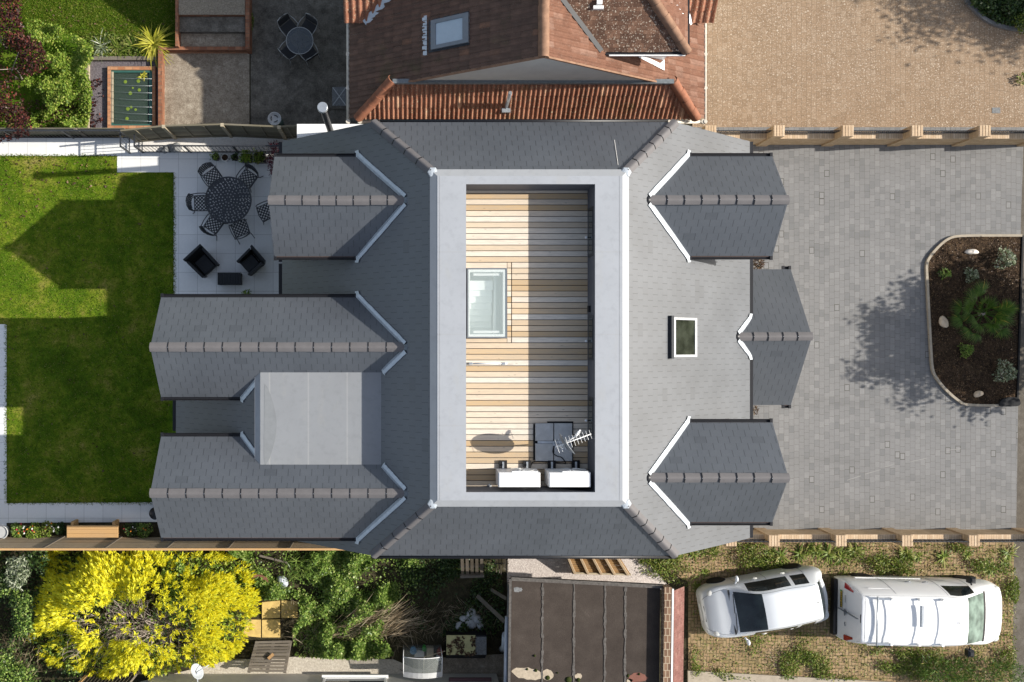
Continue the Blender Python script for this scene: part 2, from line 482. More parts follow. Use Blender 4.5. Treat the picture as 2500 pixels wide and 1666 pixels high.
def ground(name, stops, scale, fine=40, bump=.5, rough=.95, big=.35):
    n = NT(name)
    a = n.noise(scale, 7, .68); b = n.noise(fine, 5, .75); c = n.noise(scale*.23, 4, .6)
    k = n.m('ADD', n.m('MULTIPLY', a, .55), n.m('MULTIPLY', b, .45))
    k = n.m('ADD', k, n.m('MULTIPLY', n.m('SUBTRACT', c, .5), big))
    col = n.ramp(k, stops)
    n.bump(b, bump, .03)
    return n.fin(col, rough, .12)
M['lawn'] = ground('lawn_grass', big=.75, stops= [(.30,(.040,.080,.004,1)),(.45,(.075,.14,.006,1)),(.55,(.14,.195,.012,1)),(.64,(.24,.23,.04,1)),(.76,(.31,.25,.10,1))], scale=3.2, fine=30, bump=.7)
M['lawn_green'] = ground('lush_grass', [(.30,(.035,.075,.004,1)),(.5,(.06,.12,.006,1)),(.62,(.10,.15,.012,1)),(.78,(.18,.17,.05,1))], 3.0, 34, .7)
M['soil'] = ground('bark_mulch', [(.33,(.010,.007,.005,1)),(.47,(.032,.021,.013,1)),(.58,(.075,.048,.028,1)),(.68,(.16,.105,.06,1)),(.8,(.3,.24,.18,1))], 9, 28, .9)
M['earth'] = ground('dark_earth', [(.3,(.016,.014,.009,1)),(.5,(.045,.039,.022,1)),(.65,(.095,.082,.045,1)),(.8,(.17,.145,.085,1))], 5, 30, .8)
M['yard'] = ground('stained_concrete', [(.3,(.045,.040,.034,1)),(.45,(.11,.098,.080,1)),(.56,(.17,.152,.125,1)),(.7,(.28,.25,.21,1))], 4.5, 22, .25, .9)
M['pad'] = ground('exposed_aggregate', [(.3,(.12,.095,.07,1)),(.45,(.22,.18,.135,1)),(.56,(.30,.255,.195,1)),(.7,(.46,.41,.33,1))], 6, 24, .3, .9)
M['shingle'] = ground('brown_shingle', [(.3,(.10,.08,.06,1)),(.45,(.22,.18,.13,1)),(.58,(.36,.31,.24,1)),(.7,(.5,.45,.36,1))], 20, 45, .7, .9, .1)
M['purple_slate'] = ground('purple_slate_chippings', [(.3,(.04,.032,.035,1)),(.45,(.11,.095,.105,1)),(.58,(.19,.17,.18,1)),(.72,(.33,.30,.30,1))], 18, 45, .8, .9, .1)
M['white_gravel'] = ground('white_gravel', [(.3,(.45,.42,.37,1)),(.45,(.68,.65,.60,1)),(.6,(.80,.77,.72,1))], 14, 40, .5, .9, .1)
M['pink_gravel'] = ground('pink_grey_gravel', [(.3,(.22,.18,.165,1)),(.44,(.45,.39,.36,1)),(.56,(.62,.56,.51,1)),(.7,(.76,.72,.66,1))], 16, 34, .8, .9, .1)
M['cream_gravel'] = ground('cream_gravel', [(.3,(.22,.19,.15,1)),(.44,(.42,.37,.30,1)),(.56,(.58,.53,.44,1)),(.7,(.72,.68,.6,1))], 16, 36, .7, .9, .1)
M['tarmac'] = ground('worn_tarmac', [(.3,(.075,.064,.052,1)),(.5,(.12,.105,.085,1)),(.7,(.19,.17,.145,1))], 4, 45, .4, .9)
M['chalk'] = plain('faint_chalk', (.27,.262,.25,1), .9, .1, 0, .2, 9)
M['kerb'] = plain('concrete_kerb', (.36,.31,.24,1), .85, .2, 0, .2, 6)
M['felt'] = ground('brown_roofing_felt', [(.3,(.034,.027,.023,1)),(.48,(.054,.043,.036,1)),(.6,(.068,.055,.046,1)),(.75,(.12,.10,.085,1))], 1.6, 30, .2, .85)

def brick(name, c1, c2, c3, w=.222, h=.075, mort=(.42,.38,.32,1), gap=.011):
    n = NT(name)
    ma, mb, rr, b = n.tile(w, h, .5, gap, gap)
    k = n.noise(7, 5, .65)
    c = n.ramp(rr, [(0, c1), (.5, c2), (1, c3)])
    c = n.mix(n.mr(k, .4, .7, 0, .45), c, val(c2, .55))
    c = n.mix(n.m('MULTIPLY', n.m('MAXIMUM', ma, mb), .8), c, mort)
    return n.fin(c, .9, .2)
M['brick_buff'] = brick('buff_brick', (.44,.30,.17,1), (.50,.35,.21,1), (.56,.41,.26,1), mort=(.34,.26,.16,1))
M['coping_buff'] = brick('buff_brick_coping', (.50,.36,.23,1), (.56,.41,.27,1), (.62,.48,.33,1), .075, 2.0, (.30,.22,.13,1))
M['brick_red'] = brick('red_brick', (.18,.075,.045,1), (.26,.11,.06,1), (.34,.16,.09,1), .22, .11, (.13,.10,.07,1), .014)
M['brick_orange'] = brick('orange_brick', (.36,.15,.07,1), (.44,.20,.10,1), (.5,.27,.14,1), .23, .12, (.18,.13,.09,1), .014)
M['brick_garage'] = brick('brown_brick_coping', (.13,.075,.05,1), (.2,.12,.075,1), (.27,.17,.11,1), .11, .2, (.50,.42,.30,1), .016)

def rooftile(name, stops, lichen=0.0, lcol=(.62,.56,.42,1), green=0.0):
    n = NT(name)
    r = n.isl(); p = n.pos()
    k = n.noise(4, 6, .68, p); f = n.noise(40, 4, .7, p)
    c = n.ramp(r, stops)
    c = n.mix(n.mr(k, .4, .68, 0, .6), c, val(stops[0][1], .6))
    c = n.mix(n.mr(f, .45, .7, 0, .35), c, val(stops[0][1], .45))
    if lichen:
        v1 = n.vor(14, p)
        v2 = n.vor(21, p)
        c = n.mix(n.m('MULTIPLY', n.mr(v1, .12, .34, lichen, 0), n.mr(k, .35, .6, .25, 1)), c, lcol)
        c = n.mix(n.mr(v2, .10, .22, lichen*.8, 0), c, val(lcol, 1.25))
    if green: c = n.mix(n.mr(n.noise(1.3, 5, .6, p), .58, .75, 0, green), c, (.09,.10,.03,1))
    return n.fin(c, .8, .25)
M['tile_brown'] = rooftile('brown_concrete_tile', [(0,(.12,.075,.055,1)),(.5,(.15,.09,.065,1)),(.95,(.175,.105,.075,1)),(1,(.25,.13,.08,1))], .12, (.3,.26,.2,1), .35)
M['tile_orange'] = rooftile('orange_brown_tile', [(0,(.165,.075,.045,1)),(.5,(.20,.094,.058,1)),(.85,(.225,.113,.073,1)),(1,(.27,.16,.115,1))], .15, (.4,.33,.26,1))
M['tile_pan'] = rooftile('lichen_pantile', [(0,(.23,.095,.055,1)),(.5,(.32,.135,.08,1)),(.94,(.39,.18,.11,1)),(1,(.66,.40,.25,1))], .75, (.46,.40,.27,1), .4)
M['tile_plain'] = rooftile('dark_plain_tile', [(0,(.095,.05,.032,1)),(.5,(.14,.075,.048,1)),(1,(.20,.11,.07,1))], .75, (.62,.55,.44,1))
M['hip_orange'] = plain('terracotta_hip_tile', (.30,.125,.072,1), .75, .25, 0, .4, 5)
M['hip_brown'] = plain('weathered_hip_tile', (.26,.15,.095,1), .8, .25, 0, .4, 6)
M['tile_red'] = rooftile('pinkish_red_tile', [(0,(.17,.075,.06,1)),(.6,(.21,.095,.08,1)),(1,(.25,.13,.105,1))], .1)

def leafm(name, stops, trans=.25, rough=.5, spec=.3):
    n = NT(name)
    c = n.ramp(n.isl(), stops)
    n.fin(c, rough, spec)
    tr = n.node('ShaderNodeBsdfTranslucent', {0: c})
    mx = n.node('ShaderNodeMixShader', {0: trans})
    n.t.links.new(n.bsdf.outputs[0], mx.inputs[1]); n.t.links.new(tr.outputs[0], mx.inputs[2])
    n.t.links.new(mx.outputs[0], n.out.inputs[0])
    return n.mat
M['leaf_gold'] = leafm('golden_foliage', [(0,(.80,.68,.015,1)),(.3,(.90,.83,.03,1)),(.6,(.93,.89,.09,1)),(.88,(.82,.82,.07,1)),(1,(.40,.48,.03,1))], .5)
M['leaf_ivy'] = leafm('ivy_foliage', [(0,(.07,.14,.022,1)),(.35,(.17,.28,.05,1)),(.7,(.28,.40,.08,1)),(.9,(.38,.48,.12,1)),(1,(.50,.52,.20,1))], .4, .4, .4)
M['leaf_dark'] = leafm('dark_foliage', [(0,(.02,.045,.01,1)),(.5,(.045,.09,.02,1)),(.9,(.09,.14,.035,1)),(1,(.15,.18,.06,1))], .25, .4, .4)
M['leaf_lime'] = leafm('lime_foliage', [(0,(.11,.19,.022,1)),(.4,(.20,.31,.04,1)),(.75,(.32,.42,.06,1)),(1,(.48,.50,.12,1))], .4)
M['leaf_red'] = leafm('maroon_foliage', [(0,(.018,.007,.007,1)),(.4,(.042,.012,.011,1)),(.75,(.085,.022,.017,1)),(.93,(.17,.045,.03,1)),(1,(.28,.07,.04,1))], .2, .55, .3)
M['leaf_acer'] = leafm('acer_foliage', [(0,(.05,.008,.014,1)),(.5,(.10,.014,.025,1)),(1,(.20,.03,.05,1))], .2)
M['leaf_strap'] = leafm('yellow_strap_leaf', [(0,(.20,.22,.015,1)),(.5,(.42,.40,.035,1)),(1,(.62,.56,.10,1))], .25)
M['leaf_palm'] = leafm('palm_foliage', [(0,(.035,.085,.008,1)),(.5,(.07,.145,.016,1)),(.93,(.11,.185,.025,1)),(1,(.36,.30,.05,1))], .25)
M['leaf_pale'] = leafm('variegated_foliage', [(0,(.08,.11,.05,1)),(.5,(.22,.27,.15,1)),(1,(.58,.60,.46,1))], .2)
M['leaf_weed'] = leafm('weed_foliage', [(0,(.07,.12,.012,1)),(.4,(.14,.21,.026,1)),(.75,(.23,.28,.05,1)),(1,(.38,.34,.12,1))], .3)
M['leaf_dry'] = leafm('dry_stalks', [(0,(.17,.12,.07,1)),(.5,(.31,.24,.15,1)),(1,(.46,.38,.26,1))], .1)
M['leaf_fallen'] = leafm('fallen_leaf', [(0,(.05,.025,.014,1)),(.6,(.10,.055,.03,1)),(1,(.2,.13,.06,1))], .05)
M['bark'] = plain('grey_bark', (.36,.30,.255,1), .9, .1, 0, .35, 12)
M['petal'] = leafm('flower_petals', [(0,(.75,.75,.72,1)),(.45,(.75,.72,.70,1)),(.46,(.70,.22,.02,1)),(.75,(.70,.22,.02,1)),(.76,(.5,.03,.08,1)),(1,(.5,.03,.08,1))], .2)
n = NT('woven_rattan')
ma, mb, rr, b = n.tile(.05, .02, .5, .008, .006)
M['rattan'] = n.fin(n.mix(n.m('MAXIMUM', ma, mb), (.024,.027,.030,1), (.006,.006,.007,1)), .55, .3)
n = NT('dark_mesh_fabric')
M['mesh_fabric'] = n.fin((.04,.04,.042,1), .8, .2)
# ================================================================ SETTING
def sheet_px(name, pts, z, mat, depth=.0):
    mb = MB()
    P = [W(x, y, z) for x, y in pts]
    a = sum(P[i].x*P[(i+1)%len(P)].y - P[(i+1)%len(P)].x*P[i].y for i in range(len(P)))
    if a < 0: P = P[::-1]
    mb.face(P)
    return struct(name, mb, mat)
def smooth_edge(pts, n=6):           # Catmull-Rom through pixel points
    out = []
    for i in range(len(pts)-1):
        p0, p1, p2, p3 = [np.array(pts[max(0, min(len(pts)-1, i+k))], float) for k in (-1, 0, 1, 2)]
        for t in np.linspace(0, 1, n, endpoint=False):
            out.append(tuple(.5*((2*p1)+(-p0+p2)*t+(2*p0-5*p1+4*p2-p3)*t*t+(-p0+3*p1-3*p2+p3)*t**3)))
    out.append(tuple(pts[-1]))
    return out
mb = MB(); mb.face([(-160,-160,-.03),(160,-160,-.03),(160,160,-.03),(-160,160,-.03)])
struct('ground', mb, M['earth'])
sheet_px('neighbour_lawn', [(-1500,-900),(432,-900),(432,140),(214,146),(212,330),(-1500,330)], 0, M['lawn_green'])
sheet_px('slate_mulch', [(212,142),(394,142),(394,318),(212,322)], .004, M['purple_slate'])
sheet_px('yard_concrete', [(612,-600),(1700,-600),(1700,300),(860,325),(612,325)], 0, M['yard'])
sheet_px('concrete_pad', [(392,118),(609,118),(609,322),(392,322)], .004, M['pad'])
sheet_px('garden_path', [(-1500,336),(338,336),(338,372),(700,372),(700,730),(424,730),(424,421),(286,421),(286,381),(-1500,381)], .008, M['patio'])
sheet_px('gravel_strip', [(338,325),(760,325),(760,372),(338,372)], .004, M['white_gravel'])
sheet_px('back_lawn', [(-1500,381),(286,381),(286,421),(424,421),(424,730),(560,730),(560,1229),(16,1229),(16,792),(-1500,792)], .0, M['lawn'])
sheet_px('edge_path', [(-200,792),(16,792),(16,1229),(470,1226),(470,1274),(16,1277),(16,1306),(-200,1306)], .008, M['patio'])
sheet_px('flower_bed_soil', [(16,1277),(520,1274),(520,1316),(16,1318)], 0, M['earth'])
sheet_px('driveway', [(1690,345),(2499,345),(2492,560),(2481,1300),(1690,1300)], 0, M['drive_grey'])
sheet_px('neighbour_driveway', [(1690,-900),(3300,-900),(3300,330),(1690,330)], -.004, M['drive_tan'])
sheet_px('pavement', [(2440,330),(2900,330),(2900,2600),(2400,2600),(2440,1300),(2440,560)], -.008, M['tarmac'])
sheet_px('parking_court', [(1540,1312),(2476,1312),(2462,2300),(1680,2300),(1680,1420),(1640,1400)], 0, M['drive_herring'])
sheet_px('gravel_bed', [(1238,1345),(1560,1345),(1640,1440),(1238,1440)], -.004, M['pink_gravel'])
sheet_px('cream_gravel_strip', [(330,1668),(560,1612),(720,1604),(960,1610),(1010,1632),(1100,1646),(1240,1650),(1240,1668)], .002, M['cream_gravel'])
sheet_px('concrete_strip', [(1070,1606),(1246,1596),(1246,1652),(1010,1660)], .006, M['pad'])
mb = MB()                                             # concrete kerb along the bottom of the parking court
mb.prism([W(1678,1636).xy, W(2180,1664).xy, W(2180,1676).xy, W(1678,1666).xy], -.02, .09)
struct('kerb', mb, M['kerb'])
mb = MB()
for a, b in (((2068,1173),(2102,1162)),((2112,1158),(2150,1147)),((2160,1140),(2182,1134)),((2222,1128),(2262,1119)),((2310,1100),(2345,1096))):
    mb.beam(W(*a,.002), W(*b,.002), .022, .003)
mb.build('chalk_streak', M['chalk'], bpy.data.objects['driveway'])
# raised edge of light bricks along the tan driveway, next to the wall
sheet_px('paver_edge', [(1700,311),(2510,311),(2510,324),(1700,324)], .0, M['drive_grey'])

# ================================================================ MAIN HOUSE
house = thing('detached_house', 'large detached house with grey slate roof, six gables and a sunken timber roof terrace', 'house', (3.2, .2, 0))
ZT, ZF = 6.33, 6.45
LX, RX, TY, BY = .63, 5.46, 4.36, -3.87
SL, SR = .859, .821
xl = lambda z: LX + (z - ZT)/SL
xr = lambda z: RX - (z - ZT)/SR
ZH = 5.05
VY0, VY1 = -5.39, 5.86
EL, ER = -3.5, 9.76
zl = lambda x: ZT + (x - LX)*SL
zr_ = lambda x: ZT - (x - RX)*SR
mb = MB()
prof = [(-3.15,0),(9.4,0),(9.4,2.85),(7.1,4.72),(-.85,4.72),(-3.15,2.8)]
for y in (-5.2, 5.66):
    pts = [(x, y, z) for x, z in prof]
    mb.face(pts if y < 0 else pts[::-1])
for i in range(6):
    (xa, za), (xb, zb) = prof[i], prof[(i+1) % 6]
    mb.face([(xa,-5.2,za),(xa,5.66,za),(xb,5.66,zb),(xb,-5.2,zb)])
mb.box(-6.2, -3.15, -4.85, 1.15, 0, 2.72)
mb.build('wall', M['render'], house)
def slope(name, pts, t=.05, mat='slate'):
    return MB().sheet(pts, t).build(name, M[mat], house)
slopeL = slope('roof_slope', [(LX,BY,ZT),(LX,TY,ZT),(xl(ZH),VY1,ZH),(EL,VY1,zl(EL)),(EL,VY0,zl(EL)),(xl(ZH),VY0,ZH)])
slopeR = slope('roof_slope', [(RX,BY,ZT),(RX,TY,ZT),(xr(ZH),VY1,ZH),(ER,VY1,zr_(ER)),(ER,VY0,zr_(ER)),(xr(ZH),VY0,ZH)])
hipT = slope('half_hip', [(LX,TY,ZT),(RX,TY,ZT),(xr(ZH),VY1,ZH),(xl(ZH),VY1,ZH)])
hipB = slope('half_hip', [(LX,BY,ZT),(RX,BY,ZT),(xr(ZH),VY0,ZH),(xl(ZH),VY0,ZH)])

def ridge_run(p, q, w, parent, mat='ridge', pitch=.455, drop=.07, clip=True, name='ridge_tiles', round_=False):
    p, q = Vector(p), Vector(q); L = (q-p).length; d = (q-p)/L
    side = d.cross(Vector((0,0,1))).normalized(); up = side.cross(d)
    n = max(1, round(L/pitch)); mb = MB()
    K = 9 if round_ else 7
    for i in range(n):
        a = p + d*(L*i/n - .012); b = p + d*(L*(i+1)/n)
        ja = rnd.uniform(-.006, .006); lift = .012
        ringA, ringB = [], []
        for k in range(K):
            t = -1 + 2*k/(K-1)
            if round_: oy, oz = math.sin(t*math.pi/2)*w/2, math.cos(t*math.pi/2)*drop*1.5 - drop*.5
            else: oy, oz = t*w/2, drop*(1 - abs(t)**1.25) - drop*.35
            ringA.append(a + side*(oy*1.0+ja) + up*(oz + .006)); ringB.append(b + side*(oy*1.04+ja) + up*(oz + .006 + lift*.6))
        mb.mi = 0
        mb.add(ringA+ringB, [(k, k+1, K+k+1, K+k) for k in range(K-1)][::1], True)
        mb.add(ringA + [r - up*.03 for r in ringA], [(k+1, k, K+k, K+k+1) for k in range(K-1)])
        mb.add(ringB + [r - up*.03 for r in ringB], [(k, k+1, K+k+1, K+k) for k in range(K-1)])
        mb.add([ringA[0], ringB[0], ringB[0]-up*.04, ringA[0]-up*.04], [(0,1,2,3)])
        mb.add([ringA[-1], ringB[-1], ringB[-1]-up*.04, ringA[-1]-up*.04], [(3,2,1,0)])
        if clip and i < n-1:
            mb.mi = 1
            for k in range(K-1):
                mb.beam(ringB[k]+up*.004, ringB[k+1]+up*.004, .022, .012, up)
            mb.mi = 2
            c = b + up*(drop*.65+.018); mb.beam(c - side*.007, c + side*.007, .018, .008, up)
    return mb.build(name, [M[mat], M['black'], M['steel']], parent)

for sx, hx, hp in ((LX, xl(ZH), 0), (RX, xr(ZH), 0)):
    for ty, vy in ((TY, VY1), (BY, VY0)):
        ridge_run((sx, ty, ZT+.02), (hx, vy, ZH+.02), .235, hipT if ty > 0 else hipB, name='hip_tiles')
# lead saddles at the tops of the hips
for sx, s in ((LX, 1), (RX, -1)):
    for ty, t in ((TY, 1), (BY, -1)):
        mb = MB(); c = Vector((sx + s*.04, ty - t*.04, ZT+.05))
        mb.lathe(c, [(.14,-.04),(.12,.0),(.06,.012),(.02,.014)], 6, False)
        mb.build('lead_saddle', M['lead'], house)

# flat coping ring, its sloping drip trim, the terrace walls
ox0, ox1, oy0, oy1 = .78, 5.31, -3.73, 4.21
ix0, ix1, iy0, iy1 = 1.483, 4.64, -3.53, 4.01
DZ = 5.49
mb = MB()
O = [(ox0,oy0),(ox1,oy0),(ox1,oy1),(ox0,oy1)]; I = [(ix0,iy0),(ix1,iy0),(ix1,iy1),(ix0,iy1)]
for i in range(4):
    j = (i+1) % 4
    mb.face([(*O[i],ZF),(*O[j],ZF),(*I[j],ZF),(*I[i],ZF)])
    mb.face([(*I[i],ZF),(*I[j],ZF),(*I[j],ZF-.05),(*I[i],ZF-.05)])
cop = mb.build('parapet', M['membrane'], house)
mb = MB()
T = [(LX-.03,BY-.03),(RX+.03,BY-.03),(RX+.03,TY+.03),(LX-.03,TY+.03)]
for i in range(4):
    j = (i+1) % 4
    mb.face([(*T[i],ZT+.02),(*T[j],ZT+.02),(*O[j],ZF-.002),(*O[i],ZF-.002)])
    mb.face([(*T[i],ZT-.03),(*T[j],ZT-.03),(*T[j],ZT+.02),(*T[i],ZT+.02)])
mb.build('drip_trim', M['trim'], cop)
mb = MB()
for i in range(4):
    j = (i+1) % 4
    mb.face([(*I[i],ZF-.05),(*I[j],ZF-.05),(*I[j],DZ-.1),(*I[i],DZ-.1)])
tw = mb.build('terrace_wall', M['wall_dark'], cop)
mb = MB()                                             # membrane laps and small marks on the coping
for y in (WY(817,6.45), 2.35, -1.9):
    mb.box(ix1+.01, ox1-.01, y-.006, y+.006, ZF+.001, ZF+.004)
    mb.box(ox0+.01, ix0-.01, y-.006, y+.006, ZF+.001, ZF+.004)
mb.box(ox0+.05, ox0+.062, oy0, oy1, ZF+.001, ZF+.004); mb.box(ox1-.075, ox1-.062, oy0, oy1, ZF+.001, ZF+.004)
mb.build('seam', M['trim'], cop)

# deck boards (gap for the rooflight)
skx0, skx1 = WX(1140, 5.6), WX(1238, 5.6); sky0, sky1 = WY(826, 5.6), WY(655, 5.6)
mb = MB(); y = iy0 - .0; bw = .1465
while y < iy1 + .02:
    a, b = y + .0075, min(y + bw - .0075, iy1 + .03)
    segs = [(ix0-.01, ix1+.01)]
    if b > sky0 - .02 and a < sky1 + .02: segs = [(skx1 + .015, skx1+.115), (skx1 + .135, ix1+.01)]
    for s0, s1 in segs:
        z = DZ + rnd.uniform(-.002, .002)
        mb.rbox(s0, s1, a, b, DZ-.03, z, .004)
    if len(segs) == 2:
        if a < sky0 - .02: mb.rbox(ix0-.01, skx1+.005, a, sky0-.006, DZ-.03, DZ, .004)
        if b > sky1 + .02: mb.rbox(ix0-.01, skx1+.005, sky1+.006, b, DZ-.03, DZ, .004)
    y += bw
mb.build('deck', M['deck'], house)
mb = MB()
mb.box(skx1+.02, ix1+.005, iy0, iy1, DZ-.14, DZ-.04)
mb.box(ix0-.005, skx1+.02, sky1, iy1, DZ-.14, DZ-.04); mb.box(ix0-.005, skx1+.02, iy0, sky0, DZ-.14, DZ-.04)
mb.build('deck_base', M['rubber'], house)
# rooflight over the stair
rl = MB()
for x0, x1, y0, y1 in ((skx0,skx0+.035,sky0,sky1),(skx1-.035,skx1,sky0,sky1),(skx0+.035,skx1-.035,sky0,sky0+.035),(skx0+.035,skx1-.035,sky1-.035,sky1)):
    rl.box(x0,x1,y0,y1,DZ-.1,5.64)
rlo = rl.build('rooflight', M['grey_frame'], house)
mb = MB()
for x0, x1, y0, y1 in ((skx0+.036,skx0+.075,sky0+.036,sky1-.036),(skx1-.1,skx1-.036,sky0+.036,sky1-.036),(skx0+.075,skx1-.1,sky0+.036,sky0+.1),(skx0+.075,skx1-.1,sky1-.1,sky1-.036)):
    mb.box(x0,x1,y0,y1,DZ-.1,5.625)
mb.build('frame', M['white_upvc'], rlo)
mb = MB(); mb.box(skx0+.04,skx1-.04,sky0+.04,sky1-.04,5.63,5.634); mb.build('pane', M['rooflight'], rlo)
mb = MB()
x0, x1, y0, y1 = skx0+.05, skx1-.06, sky0+.05, sky1-.05
for f in ([(x0,y0),(x1,y0)],[(x1,y0),(x1,y1)],[(x1,y1),(x0,y1)],[(x0,y1),(x0,y0)]):
    mb.face([(*f[0],4.74),(*f[1],4.74),(*f[1],DZ-.1),(*f[0],DZ-.1)][::-1])
for k in range(8):
    ya = y1 - .25 - k*(y1-y0-.4)/8
    mb.box(x0, x1-.28 - .02*(k%2), ya-.24, ya, 4.73, 5.34 - k*.07)
mb.box(x1-.24, x1-.19, y0, y1, 4.73, 5.25); mb.box(x0, x1, y0, y1, 4.70, 4.74)
mb.build('stairwell', M['stair_white'], rlo)
for yy in (sky1-.16, sky0+.16):
    mb = MB(); mb.box(x0+.12, x1-.12, yy-.03, yy+.03, 5.52, 5.56); mb.build('opener_bar', M['white_metal'], rlo)

# windows and lamps in the terrace's right-hand wall
for py0, py1 in ((507, 627), (771, 880), (970, 1063)):
    ya, yb = WY(py1, 5.95), WY(py0, 5.95)
    f = MB(); f.box(ix1-.012, ix1+.03, ya, yb, 5.62, 6.24); f = f.build('window', M['dark_frame'], cop)
    m2 = MB(); m2.box(ix1-.016, ix1+.0, ya+.07, yb-.07, 5.70, 6.17); m2.build('pane', M['teal_glass'], cop)
for py in (580, 833, 1027):
    c = W(1431, py, 5.75)
    m2 = MB(); m2.tube([(ix1, c.y, 5.75), (ix1-.07, c.y, 5.75)], .014); m2.mi = 1
    m2.lathe((ix1-.09, c.y, 5.70), [(.02,0),(.032,.02),(.032,.09),(.022,.1)], 10)
    m2.build('wall_lamp', [M['black'], M['white_metal']], cop)
mb = MB(); c = W(1440, 755, 5.8); mb.box(ix1-.06, ix1+.01, c.y-.08, c.y+.08, 5.75, 5.9); mb.build('junction_box', M['black'], cop)

# ---------------------------------------------------------------- gables
def gutter(x0, x1, y, z, parent, r=.052, tips=True):
    mb = MB(); x0, x1 = min(x0,x1), max(x0,x1)
    K = 7; V = []
    for x in (x0, x1):
        for rr in (r, r-.008):
            for k in range(K):
                t = math.pi + math.pi*k/(K-1)
                V.append((x, y + rr*math.cos(t), z + rr*math.sin(t)))
    Fc = []
    for k in range(K-1):
        Fc += [(k, k+1, 2*K+k+1, 2*K+k), (K+k+1, K+k, 3*K+k, 3*K+k+1)]
    Fc += [(0, 2*K, 3*K, K), (K-1, 2*K-1, 4*K-1, 3*K-1)]
    Fc += [tuple(range(K)), tuple(range(2*K, 3*K))[::-1]]
    mb.add(V, Fc)
    for xx in (x0+.02, x1-.02):
        mb.box(xx-.035, xx+.035, y-r-.01, y+r+.012, z-r*.8, z+.014)
    return mb.build('gutter', M['black'], parent)
def valley_strip(p, q, nrm, out, w, parent, tail=.18, mat='lead'):
    p, q, nrm = Vector(p), Vector(q), Vector(nrm).normalized()
    d = (q-p).normalized(); o = nrm.cross(d).normalized()
    if o.dot(Vector(out)) < 0: o = -o
    mb = MB(); n = 14; top = []
    for i in range(n+1):
        c = p + (q-p)*(i/n)
        j = rnd.uniform(-.006, .006)
        top.append((c - o*.05 + nrm*.016, c + o*.02 + nrm*.034, c + o*(w+j) + nrm*.016, c + o*(w+j+.004) + nrm*.0))
    for i in range(n):
        a, b = top[i], top[i+1]
        for k in range(3):
            mb.face([a[k], b[k], b[k+1], a[k+1]])
    e = q + d*tail
    mb.face([q - o*.05 + nrm*.018, q + o*w + nrm*.018, q + o*(w+.05) + d*tail*.5 + nrm*.018, e + o*(w*.6) + nrm*.018, q + d*.04 - o*.04 + nrm*.018])
    return mb.build('valley_flashing', M[mat], parent)
def gable(side, xe, yc, hw, zr, ze, gut=(True, True), valley=(True, True), mat='slate', rw=.235, main=True, wallz=0.0, xin_wall=None, cap='lead_dark'):
    xin = xl if side < 0 else xr
    xr_in, xe_in = xin(zr), xin(ze)
    deep = -side*.25
    mb = MB()
    for s in (1, -1):
        mb.sheet([(xe,yc,zr),(xr_in+deep,yc,zr),(xr_in+deep,yc+s*hw,ze),(xe,yc+s*hw,ze)], .05)
    roof = mb.build('gable_roof', M[mat], house)
    a, b = (xe, yc, zr+.015), (xr_in, yc, zr+.015)
    ridge_run(a, b, rw, roof)
    nrm = Vector((-SL,0,1)) if side < 0 else Vector((SR,0,1))
    for s, v, gt in ((1, valley[0], gut[0]), (-1, valley[1], gut[1])):
        if v: valley_strip((xr_in,yc+s*.06,zr+.02), (xe_in,yc+s*hw,ze+.02), nrm, (0,s,0), .098, roof)
        if gt:
            mb = MB()
            xa = xe_in - side*.0 + side*.05
            gx0, gx1 = xe, xa
            gutter(gx0, gx1, yc+s*(hw+.04), ze-.02, roof)
            mb.box(min(gx0,gx1), max(gx0,gx1), yc+s*hw-.015, yc+s*hw+.0, ze-.17, ze-.03)
            mb.build('fascia', M['brown_trim'], roof)
    c = Vector((xr_in - side*.05, yc, zr+.03))
    mb = MB(); mb.lathe(c, [(.11,-.06),(.10,.01),(.06,.04),(.01,.05)], 9); mb.build('ridge_saddle', M[cap], roof)
    # gable wall beneath
    xw = xe - side*.12; xi = xin_wall if xin_wall is not None else xe_in
    prof = [(yc-hw+.12, wallz),(yc+hw-.12, wallz),(yc+hw-.12, ze-.06),(yc, zr-.16),(yc-hw+.12, ze-.06)]
    mb = MB()
    mb.face([(xw,y,z) for y,z in prof]); mb.face([(xi,y,z) for y,z in prof][::-1])
    for i in range(5):
        (ya,za),(yb,zb) = prof[i], prof[(i+1)%5]
        mb.face([(xw,ya,za),(xw,yb,zb),(xi,yb,zb),(xi,ya,za)])
    mb.build('gable_wall', M['render'], roof)
    mb = MB(); wx = xw + side*.01
    mb.box(min(wx,wx-side*.04), max(wx,wx-side*.04), yc-hw*.55, yc+hw*.55, max(ze-1.9,.9), ze-.35)
    wn_ = mb.build('gable_window', M['dark_frame'], roof)
    return roof
gA = gable(-1, -3.45, 3.72, 1.31, 5.77, 4.72)
gB = gable(-1, -6.43, .02, 1.31, 5.77, 4.72, (True, False), (True, False))
gC = gable(-1, -6.43, -3.66, 1.33, 5.77, 4.72, (False, True), (False, True))
gE = gable(1, 9.65, 3.73, 1.31, 5.77, 4.72, cap='black')
gF = gable(1, 11.36, .32, 2.0, 3.18, 1.72, (True, True), (False, False), 'slate_porch', cap='black', xin_wall=9.3)
gG = gable(1, 9.65, -3.27, 1.31, 5.77, 4.72, cap='black')
# porch: short flashings where its roof meets the eaves
for s in (1, -1):
    valley_strip((xr(3.18),.32+s*.06,3.2), (xr(2.82),.32+s*.47,2.84), (SR,0,1), (0,s,0), .10, gF, .22)
